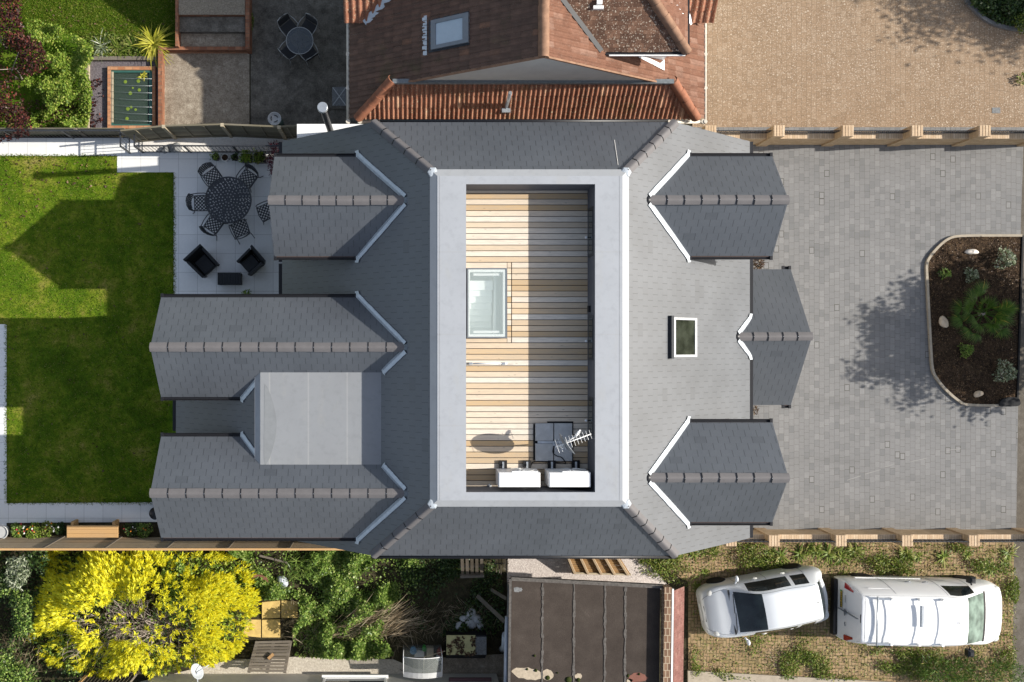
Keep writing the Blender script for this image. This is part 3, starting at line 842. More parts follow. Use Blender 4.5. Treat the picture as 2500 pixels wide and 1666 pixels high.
# flat link roof between the two long rear gables and its front slope
mb = MB()
mb.box(-3.74, -.3, -3.15, -.48, 5.1, 5.25)
flat = mb.build('flat_roof', M['membrane_flat'], house)
mb = MB()
mb.face([(-3.88,-3.2,5.15),(-3.88,-.45,5.15),(-3.735,-.55,5.251),(-3.735,-3.06,5.251)][::-1])
mb.box(-3.9,-3.88,-3.2,-.45,5.05,5.15)
mb.build('drip_trim', M['trim'], flat)
pud = smooth_edge([(646,938),(655,950),(668,990),(675,1030),(672,1070),(662,1108),(655,1125),(645,1128),(645,1030),(646,938)], 5)
mb = MB(); mb.face([W(x,y,5.254) for x,y in pud][::-1]); mb.build('puddle', M['puddle'], flat)
mb = MB()
mb.sheet([(-3.82,-3.5,5.13),(-3.82,-.2,5.13),(-6.5,-.2,5.13-2.68*.859),(-6.5,-3.5,5.13-2.68*.859)], .05)
link = mb.build('roof_slope', M['slate'], house)
# flashings and inner gutters of the two rear gables
lx = lambda z: -3.82 + (z - 5.13)/.859
for yc, s in ((.02, -1), (-3.66, 1)):
    hw = 1.31 if yc > 0 else 1.33
    k = (5.13 - 4.72)/(5.77-4.72)*hw
    valley_strip((lx(5.13), yc + s*(hw-k), 5.15), (lx(4.72), yc + s*hw, 4.74), (-.859,0,1), (0,s,0), .11, link, .1)
    gutter(-6.43, lx(4.72), yc + s*(hw+.04), 4.70, link)
    # upper valley from the flat roof to the ridge
    z0 = 5.30; k0 = (5.77 - z0)/(5.77-4.72)*hw
    valley_strip((xl(5.77), yc + s*.06, 5.79), (xl(z0), yc + s*k0, z0+.02), (-SL,0,1), (0,s,0), .11, flat, .05)
# eaves gutters of the main roof
def gutter_y(y0, y1, x, z, parent):
    mb = MB(); mb.box(x-.055, x+.055, y0, y1, z-.06, z+.0); mb.build('gutter', M['black'], parent)
gutter_y(2.45, 4.95, EL-.05, 2.72, slopeL); gutter_y(1.33, 2.4, EL-.05, 2.72, slopeL)
gutter_y(5.05, VY1, EL-.05, 2.72, slopeL)
gutter_y(-2.35, -1.28, -6.55, 2.78, link)
gutter_y(VY0, VY1, ER+.06, 2.74, slopeR)
def gutter_x(x0, x1, y, z, parent):
    mb = MB(); mb.tube([(x0,y,z),(x1,y,z)], .055, 8); mb.build('gutter', M['black'], parent)
gutter_x(xl(ZH)-.0, xr(ZH), VY0-.04, ZH-.05, hipB)
gutter_x(xl(ZH)+.2, xr(ZH)-.2, VY1+.04, ZH-.06, hipT)
# scuff marks left on the upper half-hip and porch
mb = MB(); a, b = W(1497,345,5.4), W(1507,405,6.1)
mb.beam((a.x,a.y,ZT-(a.y-TY)*.853+.01),(b.x,b.y,ZT-(b.y-TY)*.853+.01), .012, .006); mb.build('chalk_mark', M['white_gravel'], hipT)
# roof window on the sunny slope
q = lambda x, y, u: Vector((x, y, zr_(x) + u))
rx0, rx1, ry0, ry1 = WX(1642, 5.1), WX(1708, 4.75), WY(872, 4.9), WY(776, 4.9)
mb = MB()
for x0,x1,y0,y1 in ((rx0,rx0+.07,ry0,ry1),(rx1-.07,rx1,ry0,ry1),(rx0+.07,rx1-.07,ry0,ry0+.06),(rx0+.07,rx1-.07,ry1-.06,ry1)):
    mb.sheet([q(x0,y0,.08),q(x1,y0,.08),q(x1,y1,.08),q(x0,y1,.08)], .12)
rw_ = mb.build('roof_window', M['concrete_slab'], slopeR)
mb = MB(); mb.sheet([q(rx0+.07,ry0+.06,.06),q(rx1-.07,ry0+.06,.06),q(rx1-.07,ry1-.06,.06),q(rx0+.07,ry1-.06,.06)], .02)
mb.build('roof_window_pane', M['pane_dark'], slopeR)
mb = MB(); mb.sheet([q(rx0-.09,ry0-.04,.13),q(rx0-.005,ry0-.04,.13),q(rx0-.005,ry1+.04,.13),q(rx0-.09,ry1+.04,.13)], .14)
mb.build('roof_window_hood', M['dark_frame'], slopeR)
# flue beside the upper verge, side canopy, downpipe
mb = MB(); fx, fy = -2.07, 6.0
mb.lathe((fx,fy,0), [(.085,0),(.085,5.95)], 16, True, False); mb.mi = 1
mb.lathe((fx,fy,5.9), [(.085,0),(.13,.02),(.13,.14),(.122,.15)], 18); mb.mi = 0
mb.box(fx-.12, fx+.12, fy-.25, fy-.05, 3.3, 3.38)
mb.build('flue', [M['black'], M['steel']], house)
mb = MB(); mb.box(WX(725,3.0), 3.0, VY1-.4, 6.30, 2.9, 3.0); mb.build('side_canopy', M['white_upvc'], house)  # unseen right-hand stretch added to keep sun off the patio by the pots
sheet_px('side_path', [(725,303),(868,303),(868,312),(1700,312),(1700,380),(690,380),(690,337),(725,337)], .012, M['patio'])
a = W(1270,1362,4.9); b = W(1283,1393,3.9)
mb = MB(); mb.tube([(a.x,VY0-.05,4.95),(a.x+.02,VY0-.14,4.6),(a.x+.0,VY0-.16,.05)], .05, 10); mb.build('downpipe', M['black'], house)
mb = MB(); mb.box(2.6, 3.4, -5.4, -5.2, 0, 1.2)
# ================================================================ NEIGHBOUR'S TILED HOUSE (top of the photo)
import bmesh
def tilefield(name, P0, ud, vd, u0, u1, v0, v1, pitch, course, amp, mat, parent, clips=(), kind='roll', lip=.022, K=6, stagger=0.0):
    P0, ud, vd = Vector(P0), Vector(ud).normalized(), Vector(vd).normalized()
    nn = ud.cross(vd).normalized()
    if nn.z < 0: nn = -nn
    mb = MB()
    j0, j1 = math.floor(v0/course), math.ceil(v1/course)
    i0, i1 = math.floor(u0/pitch)-1, math.ceil(u1/pitch)+1
    for j in range(j0, j1):
        va, vb = j*course, (j+1)*course + .03
        for i in range(i0, i1):
            ua = (i + stagger*(j % 2))*pitch + rnd.uniform(-.002,.002); dz = rnd.uniform(-.003,.003); dv = rnd.uniform(-.006,.006)
            A, B, Cc = [], [], []
            for k in range(K):
                t = k/(K-1)
                if kind == 'roll': h = amp*(math.sin(math.pi*min(1, t/.55)) if t < .55 else -.12*math.sin(math.pi*(t-.55)/.45))
                else: h = 0
                u = ua + t*(pitch - (.004 if kind == 'flat' else 0))
                A.append(P0 + ud*u + vd*(va+dv) + nn*(h + lip + dz)); B.append(P0 + ud*u + vd*vb + nn*(h*.95 + .004 + dz))
                Cc.append(A[-1] - nn*lip)
            mb.add(A + B + Cc, [(k, k+1, K+k+1, K+k) for k in range(K-1)] + [(2*K+k, 2*K+k+1, k+1, k) for k in range(K-1)], False)
    bm = bmesh.new()
    vs = [bm.verts.new(v) for v in mb.v]
    for f in mb.f: bm.faces.new([vs[i] for i in f])
    u_, v_ = ud, vd
    planes = [(P0 + ud*u0, -ud), (P0 + ud*u1, ud), (P0 + vd*v0 - vd*.02, -vd), (P0 + vd*v1, vd)] + [(Vector((c[0],c[1],0)), Vector((c[2],c[3],0))) for c in clips]
    for co, no in planes:
        bmesh.ops.bisect_plane(bm, geom=list(bm.verts)+list(bm.edges)+list(bm.faces), plane_co=co, plane_no=no, clear_outer=True)
    out = MB(); bm.verts.index_update()
    out.v = [tuple(v.co) for v in bm.verts]
    for f in bm.faces:
        out.f.append([v.index for v in f.verts]); out.m.append(0); out.sm.append(False)
    flip = 0
    bm.free()
    return out.build(name, M[mat], parent)

nb = thing('tiled_house', 'brown tiled neighbouring house with rust coloured pantile skirt roof and pale gable', 'house', (3.4, 9.5, 0))
NS = .6587; NX, NZ = 3.44, 6.1; NEL, NER = -1.57, 8.45; NY = 7.27
cs = 1/math.sqrt(1+NS*NS)
mb = MB()
prof = [(NEL+.35,0),(NER-.35,0),(NER-.35,2.75),(NX,NZ-.28),(NEL+.35,2.75)]
mb.face([(x,NY+.05,z) for x,z in prof]); mb.face([(x,14.9,z) for x,z in prof][::-1])
for i in range(5):
    (xa,za),(xb,zb) = prof[i], prof[(i+1)%5]
    mb.face([(xa,NY+.05,za),(xa,14.9,za),(xb,14.9,zb),(xb,NY+.05,zb)][::-1])
mb.box(NEL+.35, NER-.35, 6.75, NY+.04, 0, 2.7)
mb.build('wall', M['render'], nb)
vL = (cs,0,cs*NS); LL = (NX-NEL)/cs
roofL = tilefield('roof_slope', (NEL,0,2.8), (0,1,0), vL, NY, 15, 0, LL, .15, .30, .024, 'tile_brown', nb, lip=.032)
hipc = lambda s: None
tilefield('roof_corner', (NEL,0,2.8), (0,1,0), vL, 6.5, NY, 0, 1.6, .15, .30, .022, 'tile_brown', nb, [(-1.36,6.5,.62,-.78)])
vR = (-cs,0,cs*NS); LR = (NER-NX)/cs
roofR = tilefield('roof_slope', (NER,0,2.8), (0,1,0), vR, NY, 15, 0, LR, .15, .30, .022, 'tile_orange', nb)
tilefield('roof_corner', (NER,0,2.8), (0,1,0), vR, 6.5, NY, 0, 1.6, .15, .30, .022, 'tile_orange', nb, [(8.24,6.5,-.62,-.78)])
sk = Vector((0,.75,.95)).normalized()
skirt = tilefield('skirt_roof', (0,6.5,2.8), (1,0,0), sk, -1.4, 8.3, 0, 1.2, .131, .40, .036, 'tile_pan', nb, [(-1.36,6.5,-.62,.78),(8.24,6.5,.62,.78)], K=7)
ridge_run((NX,NY-.04,NZ+.03),(NX,14,NZ+.03), .27, roofL, 'hip_brown', .42, .09, False, 'ridge_tiles', True)
ridge_run((-1.36,6.5,2.87),(-.36,7.3,3.88), .27, skirt, 'hip_orange', .36, .11, False, 'hip_tiles', True)
ridge_run((8.24,6.5,2.87),(7.30,7.3,3.82), .27, skirt, 'hip_orange', .36, .11, False, 'hip_tiles', True)
mb = MB(); mb.beam((-.35,NY-.02,3.86),(7.3,NY-.02,3.84), .12, .12); mb.build('lead_apron', M['lead_dark'], skirt)
mb = MB()                                             # pale gable above the skirt
gz = lambda x: NZ - abs(x-NX)*NS - .07
mb.prism([(-.2,NY+.0),(7.15,NY+.0),(7.15,NY+.06),(-.2,NY+.06)], 3.6, 3.7)
mb.face([(-.25,NY,3.62),(7.2,NY,3.62),(NX,NY,gz(NX))])
mb.build('gable_wall', M['render'], nb)
mb = MB()
for xa in (-.3, 7.25):
    mb.beam((xa,NY-.03,gz(xa)+.06),(NX,NY-.03,gz(NX)+.07), .05, .07)
mb.build('verge', M['hip_brown'], nb)
def gut2(p, q, r, mat, name='gutter'):
    mb = MB(); mb.tube([p, q], r, 8)
    d = (Vector(q)-Vector(p)); n_ = int(d.length/.9)
    for k in range(n_+1):
        c = Vector(p) + d*(k/max(1,n_)); mb.lathe(c - Vector((0,0,.03)), [(r*1.25,0),(r*1.25,.09)], 8)
    return mb.build(name, M[mat], nb)
gut2((NEL-.06,6.42,2.74),(NEL-.06,15,2.74), .05, 'cream_trim'); gut2((-1.3,6.43,2.72),(8.45,6.43,2.72), .052, 'cream_trim'); gut2((NER+.06,6.42,2.74),(NER+.06,15,2.74), .042, 'cream_trim')
mb = MB(); mb.tube([(NEL-.06,6.42,2.7),(NEL-.06,6.3,2.6),(NEL+.2,6.3,2.55),(NEL+.35,6.45,2.5),(NEL+.35,6.6,.1)], .04, 8); mb.build('downpipe', M['cream_trim'], nb)
# wings to the rear and to the front, with valleys
rw1 = tilefield('wing_roof', (0,9.12,3.1), (1,0,0), (0,.777,.629), -1.72, 3.0, 0, 3.5, .19, .33, .045, 'tile_pan', nb, K=7)
rw2 = tilefield('wing_roof', (0,9.12,3.1), (1,0,0), (0,.777,.629), 5.0, 8.62, 0, 3.5, .19, .33, .045, 'tile_pan', nb, K=7)
for x0, x1, xe in ((-1.6, 3, -1.6), (6.2, 8.5, 8.5)):
    mb = MB(); pr = [(9.2,0),(14.5,0),(14.5,3.0),(11.85,5.2),(9.2,3.05)]
    mb.face([(x0,y,z) for y,z in pr]); mb.face([(x1,y,z) for y,z in pr][::-1])
    for i in range(5):
        (ya,za),(yb,zb) = pr[i], pr[(i+1)%5]; mb.face([(x0,ya,za),(x0,yb,zb),(x1,yb,zb),(x1,ya,za)])
    mb.build('wing_wall', M['render'], nb)
mb = MB(); mb.sheet([(-1.72,11.84,5.3),(3,11.84,5.3),(3,14.6,3.08),(-1.72,14.6,3.08)], .06); mb.sheet([(5,11.84,5.3),(8.62,11.84,5.3),(8.62,14.6,3.08),(5,14.6,3.08)], .06)
mb.build('wing_back_slope', M['tile_brown'], nb)
for xs, s in ((NEL, 1), (NER, -1)):
    pts = []
    for t in np.linspace(0, 2.0, 9):
        z = 3.08 + t*.72; y = 9.12 + (z-3.1)/.81; x = xs + s*(z-2.8)/NS
        pts.append((x, y, z+.05))
    mb = MB()
    for a, b in zip(pts[:-1], pts[1:]): mb.beam(a, b, .2, .03)
    mb.build('valley_lead', M['lead'], nb)
# front dormer with small plain tiles
DX, DY, DZ0, DP = 7.33, 7.70, 5.0, .7
cd = 1/math.sqrt(1+DP*DP)
dm = tilefield('dormer_roof', (0,DY,DZ0), (1,0,0), (0,cd,cd*DP), 2.9, DX, 0, 1.5/cd, .165, .115, 0, 'tile_plain', nb, [(DX,DY,1,1)], 'flat', .014, 2, .5)
dm2 = tilefield('dormer_hip', (DX,0,DZ0), (0,1,0), (-cd,0,cd*DP), DY, DY+3.0, 0, 1.5/cd, .165, .115, 0, 'tile_orange', nb, [(DX,DY,-1,-1),(DX,DY+3.0,-1,1)], 'flat', .014, 2, .5)
tilefield('dormer_back', (0,DY+3.0,DZ0), (1,0,0), (0,-cd,cd*DP), 2.9, DX, 0, 1.5/cd, .165, .115, 0, 'tile_plain', nb, [(DX,DY+3,1,-1)], 'flat', .014, 2, .5)
ridge_run((DX,DY,DZ0+.04),(DX-1.5,DY+1.5,DZ0+1.09), .25, dm, 'hip_brown', .38, .10, False, 'hip_tiles', True)
ridge_run((DX,DY+3.0,DZ0+.04),(DX-1.5,DY+1.5,DZ0+1.09), .25, dm, 'hip_brown', .38, .10, False, 'hip_tiles', True)
mb = MB(); mb.box(DX-.05,DX+.06,DY-.04,DY+3.04,DZ0-.08,DZ0-.0); mb.box(5.2,DX,DY-.07,DY+.02,DZ0-.08,DZ0-.02); mb.build('dormer_gutter', M['black'], dm)
mb = MB(); mb.box(5.3,DX-.05,DY-.10,DY-.07,DZ0-.06,DZ0-.005); mb.build('dormer_fascia', M['white_upvc'], dm)
mb = MB(); mb.box(4.6,DX-.3,DY+.15,DY+2.85,3.6,DZ0-.05); mb.build('dormer_wall', M['white_upvc'], nb)
mz = lambda x: NZ - (x-NX)*NS
mb = MB()                                             # white lead valley beside the dormer
prev = None
for k in range(15):
    z = DZ0 + .95*k/14; x = NX + (NZ-z)/NS; y = DY + (z-DZ0)/DP
    c = Vector((x, y, z+.05))
    if prev: mb.mi = 0; mb.beam(prev + Vector((-.14,-.10,0)), c + Vector((-.14,-.10,0)), .10 + .02*(k%2), .02); mb.mi = 1; mb.beam(prev + Vector((-.03,-.0,.03)), c + Vector((-.03,0,.03)), .12, .03)
    prev = c
mb.build('dormer_valley', [M['lead'], M['black']], dm)
mb = MB(); q2 = lambda px, py: (lambda x, y: (x, y, mz(x)+.05))(WX(px,4.1), WY(py,4.1))
mb.sheet([q2(1556,136),q2(1556,146),q2(1631,163),q2(1631,136),q2(1618,148)], .02); mb.build('dormer_apron', M['white_upvc'], nb)
mb = MB(); c = W(1459,20,5.6); mb.box(c.x-.13,c.x+.13,c.y-.06,c.y+.02,DZ0+(c.y-DY)*DP-.02,DZ0+(c.y-DY)*DP+.08); mb.box(c.x-.06,c.x+.08,c.y+.03,c.y+.14,DZ0+(c.y-DY)*DP+.0,DZ0+(c.y-DY)*DP+.17); mb.build('roof_vent', M['white_upvc'], dm)
# its roof window and vent pipe
def onL(px, py, up=0.0):
    z = 4.6
    for _ in range(20):
        x = WX(px, z); z = NZ - (NX - x)*NS
    return Vector((x, WY(py, z), z)) + Vector((-NS*cs,0,cs))*up
def quadL(x0, x1, y0, y1, up, t): return [onL(x0,y0,up),onL(x1,y0,up),onL(x1,y1,up),onL(x0,y1,up)], t
mb = MB(); a0, a1 = onL(1050,60), onL(1143,36); b0, b1 = onL(1052,128), onL(1143,104)
c0, c1 = onL(1051,90), onL(1142,90)
yA, yB = onL(1096,116).y, onL(1096,44).y; xA, xB = c0.x, c1.x
zq = lambda x, u: NZ - (NX-x)*NS + u
def rq(x0,x1,y0,y1,u): return [(x0,y0,zq(x0,u)),(x1,y0,zq(x1,u)),(x1,y1,zq(x1,u)),(x0,y1,zq(x0,u))]
for e in ((xA,xA+.12,yA,yB),(xB-.14,xB,yA,yB),(xA+.12,xB-.14,yA,yA+.10),(xA+.12,xB-.14,yB-.10,yB)): mb.sheet(rq(*e,.12), .14)
rwn = mb.build('roof_window', M['grey_frame'], roofL)
mb = MB(); mb.sheet(rq(xA+.12,xB-.14,yA+.10,yB-.10,.09), .03); mb.build('roof_window_pane', M['pane_sky'], roofL)
mb = MB(); mb.sheet(rq(xA-.05,xB+.03,yA-.05,yB+.05,.045), .02); mb.build('roof_window_flashing', M['dark_frame'], roofL)
mb = MB()
for k in range(8):
    ya = yA - .1 + k*.135
    mb.sheet(rq(xA-.2 - .02*(k%2),xA-.1,ya,ya+.12,.05), .015)
mb.build('lead_soaker', M['lead'], roofL)
mb = MB(); mb.tube([(2.82,6.74,3.0),(2.82,6.80,3.6),(2.82,6.87,4.15)], .05, 10); mb.box(2.70,2.94,6.6,6.72,3.03,3.12); mb.build('vent_pipe', M['steel'], skirt)

# ================================================================ FLAT-ROOFED GARAGE (bottom)
gar = thing('garage', 'flat roofed garage with brown felt roof and red tiled edge', 'garage', (5.6,-8.5,0))
GZ = 2.35
tl, tr, br, bl = W(1250,1417,GZ), W(1612,1434,GZ), W(1606,2050,GZ), W(1240,2050,GZ)
mb = MB(); mb.prism([p.xy for p in (tl, tr, br, bl)], GZ-.12, GZ); rf = mb.build('felt_roof', M['felt'], gar)
mb = MB(); ins = lambda p, dx, dy: (p.x+dx, p.y+dy)
mb.prism([ins(tl,.12,-.64), ins(tr,-.05,-.5), ins(br,-.05,0), ins(bl,.12,0)], 0, GZ-.125); mb.build('wall', M['render'], gar)
for px in (1325, 1402, 1477.5, 1527):
    a, b = W(px, 1424, GZ), W(px-4, 2040, GZ)
    pts = [a.lerp(b, k/60) + Vector((rnd.uniform(-.012,.012),0,0)) for k in range(61)]
    mb = MB()
    for p, q_ in zip(pts[:-1], pts[1:]): mb.beam(p, q_, .055 + rnd.uniform(-.025,.03), .035)
    mb.build('felt_roll', M['felt_seam'], rf)
mb = MB(); mb.beam(W(1248,1413,GZ+.03), W(1616,1432,GZ+.03), .10, .10); mb.beam(W(1246,1413,GZ+.03), W(1238,2040,GZ+.03), .07, .08); mb.build('edge_trim', M['felt_seam'], rf)
mb = MB(); mb.beam(W(1247,1410,GZ), W(1620,1429,GZ), .05, .08); mb.build('gutter', M['black'], rf)
mb = MB()                                             # brick parapet, white strip and tiled slope
p0, p1 = W(1631,1434,2.62), W(1623,2050,2.62)
mb.beam((p0.x,p0.y,2.46),(p1.x,p1.y,2.46), .20, .32); par = mb.build('parapet', M['brick_garage'], gar)
mb = MB(); mb.beam((p0.x+.14,p0.y-.05,2.58),(p1.x+.14,p1.y,2.58), .05, .10); mb.build('parapet_strip', M['white_upvc'], par)
pd = (p1-p0).normalized()
tilefield('tiled_edge', (p0.x+.62,p0.y-.1,2.05), (-pd.x,-pd.y,0), Vector((-.44,0,.5)), -6.5, -.02, 0, .66, .165, .11, 0, 'tile_red', gar, kind='flat', lip=.016, K=2, stagger=.5)
def blob(cx, cy, rx, ry, z, mat, name, parent, n=18, rough=.18, ang=0):
    mb = MB(); c = W(cx, cy, z); k = (CAM_H-z)/FOC; pts = []
    for i in range(n):
        t = 2*math.pi*i/n; r = 1 + rnd.uniform(-rough, rough)
        x, y = rx*k*r*math.cos(t), ry*k*r*math.sin(t)
        pts.append((c.x + x*math.cos(ang)-y*math.sin(ang), c.y + x*math.sin(ang)+y*math.cos(ang), z))
    mb.face(pts); return mb.build(name, M[mat], parent)
blob(1264,1440,11,6,GZ+.006,'boulder','stain',rf); blob(1288,1645,37,14,GZ+.006,'stain','stain',rf,24,.14,-.12); blob(1338,1648,14,14,GZ+.006,'stain','stain',rf,18,.2)
blob(1412,1652,9,7,GZ+.006,'stain','stain',rf); blob(1555,1655,24,12,GZ+.006,'terracotta','stain',rf,20,.2); blob(1537,1662,7,5,GZ+.006,'stain','stain',rf)
for cx, cy, r in ((1308,1637,4),(1337,1655,6),(1388,1660,8),(1412,1660,5),(1287,1634,3),(1305,1601,3),(1533,1650,4),(1560,1646,3),(1361,1643,2)):
    mb = MB(); c = W(cx,cy,GZ); mb.lathe((c.x,c.y,GZ), [(r*.0118,0),(r*.0115,.02),(r*.006,.045),(.004,.05)], 9); mb.build('moss_cushion', M['moss'], rf)
mb = MB(); mb.tube([W(1238,1505,2.2), W(1236,1560,2.2), W(1234,1700,2.2)], .06, 10); mb.tube([W(1234,1550,2.0), W(1232,1580,1.2), W(1225,1585,.1)], .10, 10); mb.build('wall_pipe', M['grey_pipe'], gar)

# ================================================================ RENDERED HOUSE (bottom edge)
bun = thing('bungalow', 'grey rendered house with a white window at the gravel strip', 'house', (-2.5,-10.6,0))
BYW = WY(1645)
mb = MB(); mb.box(WX(380), WX(1212), BYW-6, BYW, 0, 2.5); mb.build('wall', M['render'], bun)
mb = MB(); mb.sheet([(WX(380)-.3,BYW-.0,2.55),(WX(1212)+.2,BYW-.0,2.55),(WX(1212)+.2,BYW-3.2,4.4),(WX(380)-.3,BYW-3.2,4.4)], .08); mb.sheet([(WX(380)-.3,BYW-6.4,2.55),(WX(1212)+.2,BYW-6.4,2.55),(WX(1212)+.2,BYW-3.2,4.4),(WX(380)-.3,BYW-3.2,4.4)], .08); mb.build('roof', M['tile_brown'], bun)
wx0, wx1 = WX(786,.4), WX(948,.4)
mb = MB(); mb.box(wx0, wx1, BYW, BYW+.10, .36, .42); win = mb.build('window', M['white_upvc'], bun)
mb = MB()
for x0,x1,z0,z1 in ((wx0+.05,wx0+.12,.42,1.6),(wx1-.12,wx1-.05,.42,1.6),(wx0+.12,wx1-.12,.42,.49),(wx0+.12,wx1-.12,1.5,1.6)): mb.box(x0,x1,BYW,BYW+.03,z0,z1)
mb.build('frame', M['white_upvc'], win)
mb = MB(); mb.box(wx0+.1, wx1-.1, BYW, BYW+.012, .45, 1.55); mb.build('pane', M['teal_glass'], win)
mb = MB(); mb.box(WX(1096,.7), WX(1200,.7), BYW, BYW+.10, .62, .72); mb.build('ledge', M['maroon'], bun)
c = W(481,1640,1.3)
mb = MB(); prof = [(.02,-.07),(.14,-.055),(.24,-.02),(.30,.02)]
dish = MB(); dish.lathe((0,0,0), prof + [(.305,.018),(.24,-.035),(.02,-.085)], 20, True, False)
mb.merge(dish, Matrix.Translation(c) @ Matrix.Rotation(R(35),4,'Z') @ Matrix.Rotation(R(66),4,'Y') @ Matrix.Scale(.8,4)); mb.tube([c, c+Vector((.35,.18,-.05))], .012); mb.tube([c, (c.x,BYW+.02,1.2)], .02)
mb.build('satellite_dish', M['grey_pipe'], bun)

# ================================================================ BOUNDARY WALLS, FENCES, RAILINGS
def brick_wall(label, x0, x1, yi, yo, hz, pillars, ph, mid):
    t = thing('boundary_wall', label, 'wall', ((x0+x1)/2, (yi+yo)/2, 0), group='brick garden walls with pillars')
    ya, yb = min(yi,yo), max(yi,yo)
    mb = MB(); mb.box(x0, x1, ya, yb, -.03, hz-.07); mb.build('brickwork', M['brick_buff'], t)
    mb = MB(); mb.box(x0, x1, ya-.008, yb+.008, hz-.068, hz); mb.build('coping', M['coping_buff'], t)
    for px in pillars:
        mb = MB(); mb.box(px-.165, px+.165, ya-.05, yb+.05, -.03, ph-.07); mb.mi = 1
        for k in range(4):
            mb.rbox(px-.168+k*.084+.003, px-.168+(k+1)*.084-.003, ya-.055, yb+.055, ph-.07, ph + rnd.uniform(-.003,.003), .008)
        mb.build('pillar', [M['brick_buff'], M['coping_buff']], t)
    xs = sorted(pillars)
    ends = [x0] + xs + [x1]
    for a, b in zip(ends[:-1], ends[1:]):
        if b - a < .6: continue
        a2, b2 = a+.17, b-.17; yc = (ya+yb)/2 + mid
        mb = MB(); mb.beam((a2,yc,hz+.06),(b2,yc,hz+.06), .03, .012); mb.beam((a2,yc,hz+.34),(b2,yc,hz+.34), .03, .012)
        k = int((b2-a2)/.12)
        for i in range(k+1):
            x = a2 + (b2-a2)*i/k
            mb.tube([(x,yc,hz+.06),(x,yc,hz+.36),(x,yc,hz+.42)], [.009,.009,.004], 5)
            if i < k: mb.tube([(x+.06+.04*math.cos(q),yc,hz+.2+.05*math.sin(q)) for q in np.linspace(0,6.28,9)], .006, 4, False)
        mb.build('wall_railing', M['black_metal'], t)
    return t
brick_wall('buff brick garden wall with pillars between the tan driveway and the grey driveway', 8.3, WX(2560), 6.36, 6.58, .92, [WX(p,1.4) for p in (1734,1901,2069,2238,2403,2570)], 1.45, .04)
brick_wall('buff brick garden wall with pillars between the grey driveway and the weedy parking court', 7.6, WX(2600), -5.68, -5.90, .86, [WX(p,1.2) for p in (1785,1890,2053,2215,2378,2545)], 1.22, -.03)

# panel fence between the two back gardens
fe = thing('panel_fence', 'weathered timber panel fence with pale posts behind the white gravel strip', 'fence', (-6, 6.6, 0))
pts = [(-8.47,6.46),(-7.19,6.60),(-5.45,6.65),(-3.76,6.58),(-3.05,6.62)]
for (xa,ya),(xb,yb) in zip(pts[:-1], pts[1:]):
    mb = MB(); d = Vector((xb-xa,yb-ya,0)); Ln = d.length; d.normalize()
    k = 8
    for r in range(k):
        z0 = .08 + r*1.38/k
        mb.beam((xa,ya,z0+.085),(xb,yb,z0+.085), .018, .175)
    mb.build('panel', M['wood_mossy'], fe)
    mb = MB()
    for t_ in (.33, .67):
        c = Vector((xa,ya,0)) + d*(Ln*t_); mb.beam((c.x,c.y-.02,.05),(c.x,c.y-.02,1.44), .04, .035)
    mb.beam((xa,ya,1.5),(xb,yb,1.5), .05, .03); mb.beam((xa,ya-.02,.1),(xb,yb-.02,.1), .05, .14)
    mb.build('batten', M['wood_mossy'], fe)
for x, y in pts[1:4]:
    mb = MB(); mb.box(x-.05,x+.05,y-.07,y+.03,0,1.52); mb.build('post', M['post_cream'], fe)
lf = thing('low_fence', 'dark low timber fence behind the black railing along the white path', 'fence', (-12, 6.66, 0))
x = -21.0
while x < -8.6:
    x2 = min(x+1.83, -8.55); mb = MB()
    for r in range(5): mb.beam((x,6.68,.12+r*.17),(x2,6.68,.12+r*.17), .02, .15)
    mb.build('panel', M['wood_mossy'], lf)
    mb = MB(); mb.box(x-.04,x+.04,6.62,6.66,0,.95); mb.build('post', M['wood_old'], lf)
    x += 1.83
def railing(label, p, q, h, n_post, step=.115, lean=.0, grp='black metal railings by the white path'):
    p, q = Vector((*p,0)), Vector((*q,0)); d = (q-p).normalized(); L = (q-p).length
    t = thing('railing', label, 'railing', (p+q)/2, group=grp)
    for z, w in ((h,.045),(.09,.03)):
        mb = MB(); mb.beam(p+Vector((0,0,z)), q+Vector((0,0,z)), w, .02); mb.build('rail', M['black_metal'], t)
    for i in range(n_post+1):
        c = p + d*(L*i/n_post); mb = MB(); mb.beam(c, c+Vector((0,0,h)), .045, .045, (1,0,0)); mb.build('post', M['black_metal'], t)
    mb = MB(); k = int(L/step)
    for i in range(1, k):
        c = p + d*(L*i/k); mb.tube([c+Vector((0,0,.09)), c+Vector((0,0,h))], .008, 5, False)
    mb.build('infill_bars', M['black_metal'], t)
    return t
railing('long black railing beside the white path, in front of the low timber fence', (-21,6.57), (-8.62,6.57), 1.05, 7)
railing('black railing on the edge of the gravel strip above the plant pots', (-8.2,6.12), (-3.75,6.12), .98, 3, .12)
railing('short black gate panel joining the two long railings', (-8.62,6.60), (-8.62,6.10), 1.02, 1, .1)
railing('short black stair rail standing on the gravel end of the path', (-8.22,6.55), (-8.22,6.12), .95, 1, .1)

# slatted fence along the bottom of the lawn
sf = thing('slatted_fence', 'long brown slatted timber fence between the flower bed and the golden bush', 'fence', (-8, -5.95, 0))
x = -20.15; yb_ = -5.93
fx = [-12.52 + 1.815*k for k in range(-5, 7)]
for i in range(len(fx)-1):
    xa, xb = fx[i], fx[i+1]
    if xa > -3: break
    mb = MB()
    for r in range(13):
        mb.beam((xa+.03,yb_,.10+r*.128),(xb-.03,yb_,.10+r*.128), .036, .092)
    mb.build('slat_panel', M['wood_fence'], sf)
    mb = MB(); mb.beam((xa,yb_,1.75),(xb,yb_,1.75), .06, .025); mb.build('top_rail', M['wood_new'], sf)
    mb = MB(); mb.box(xa-.045,xa+.045,yb_-.05,yb_+.04,0,1.74); mb.build('post', M['wood_old'], sf)
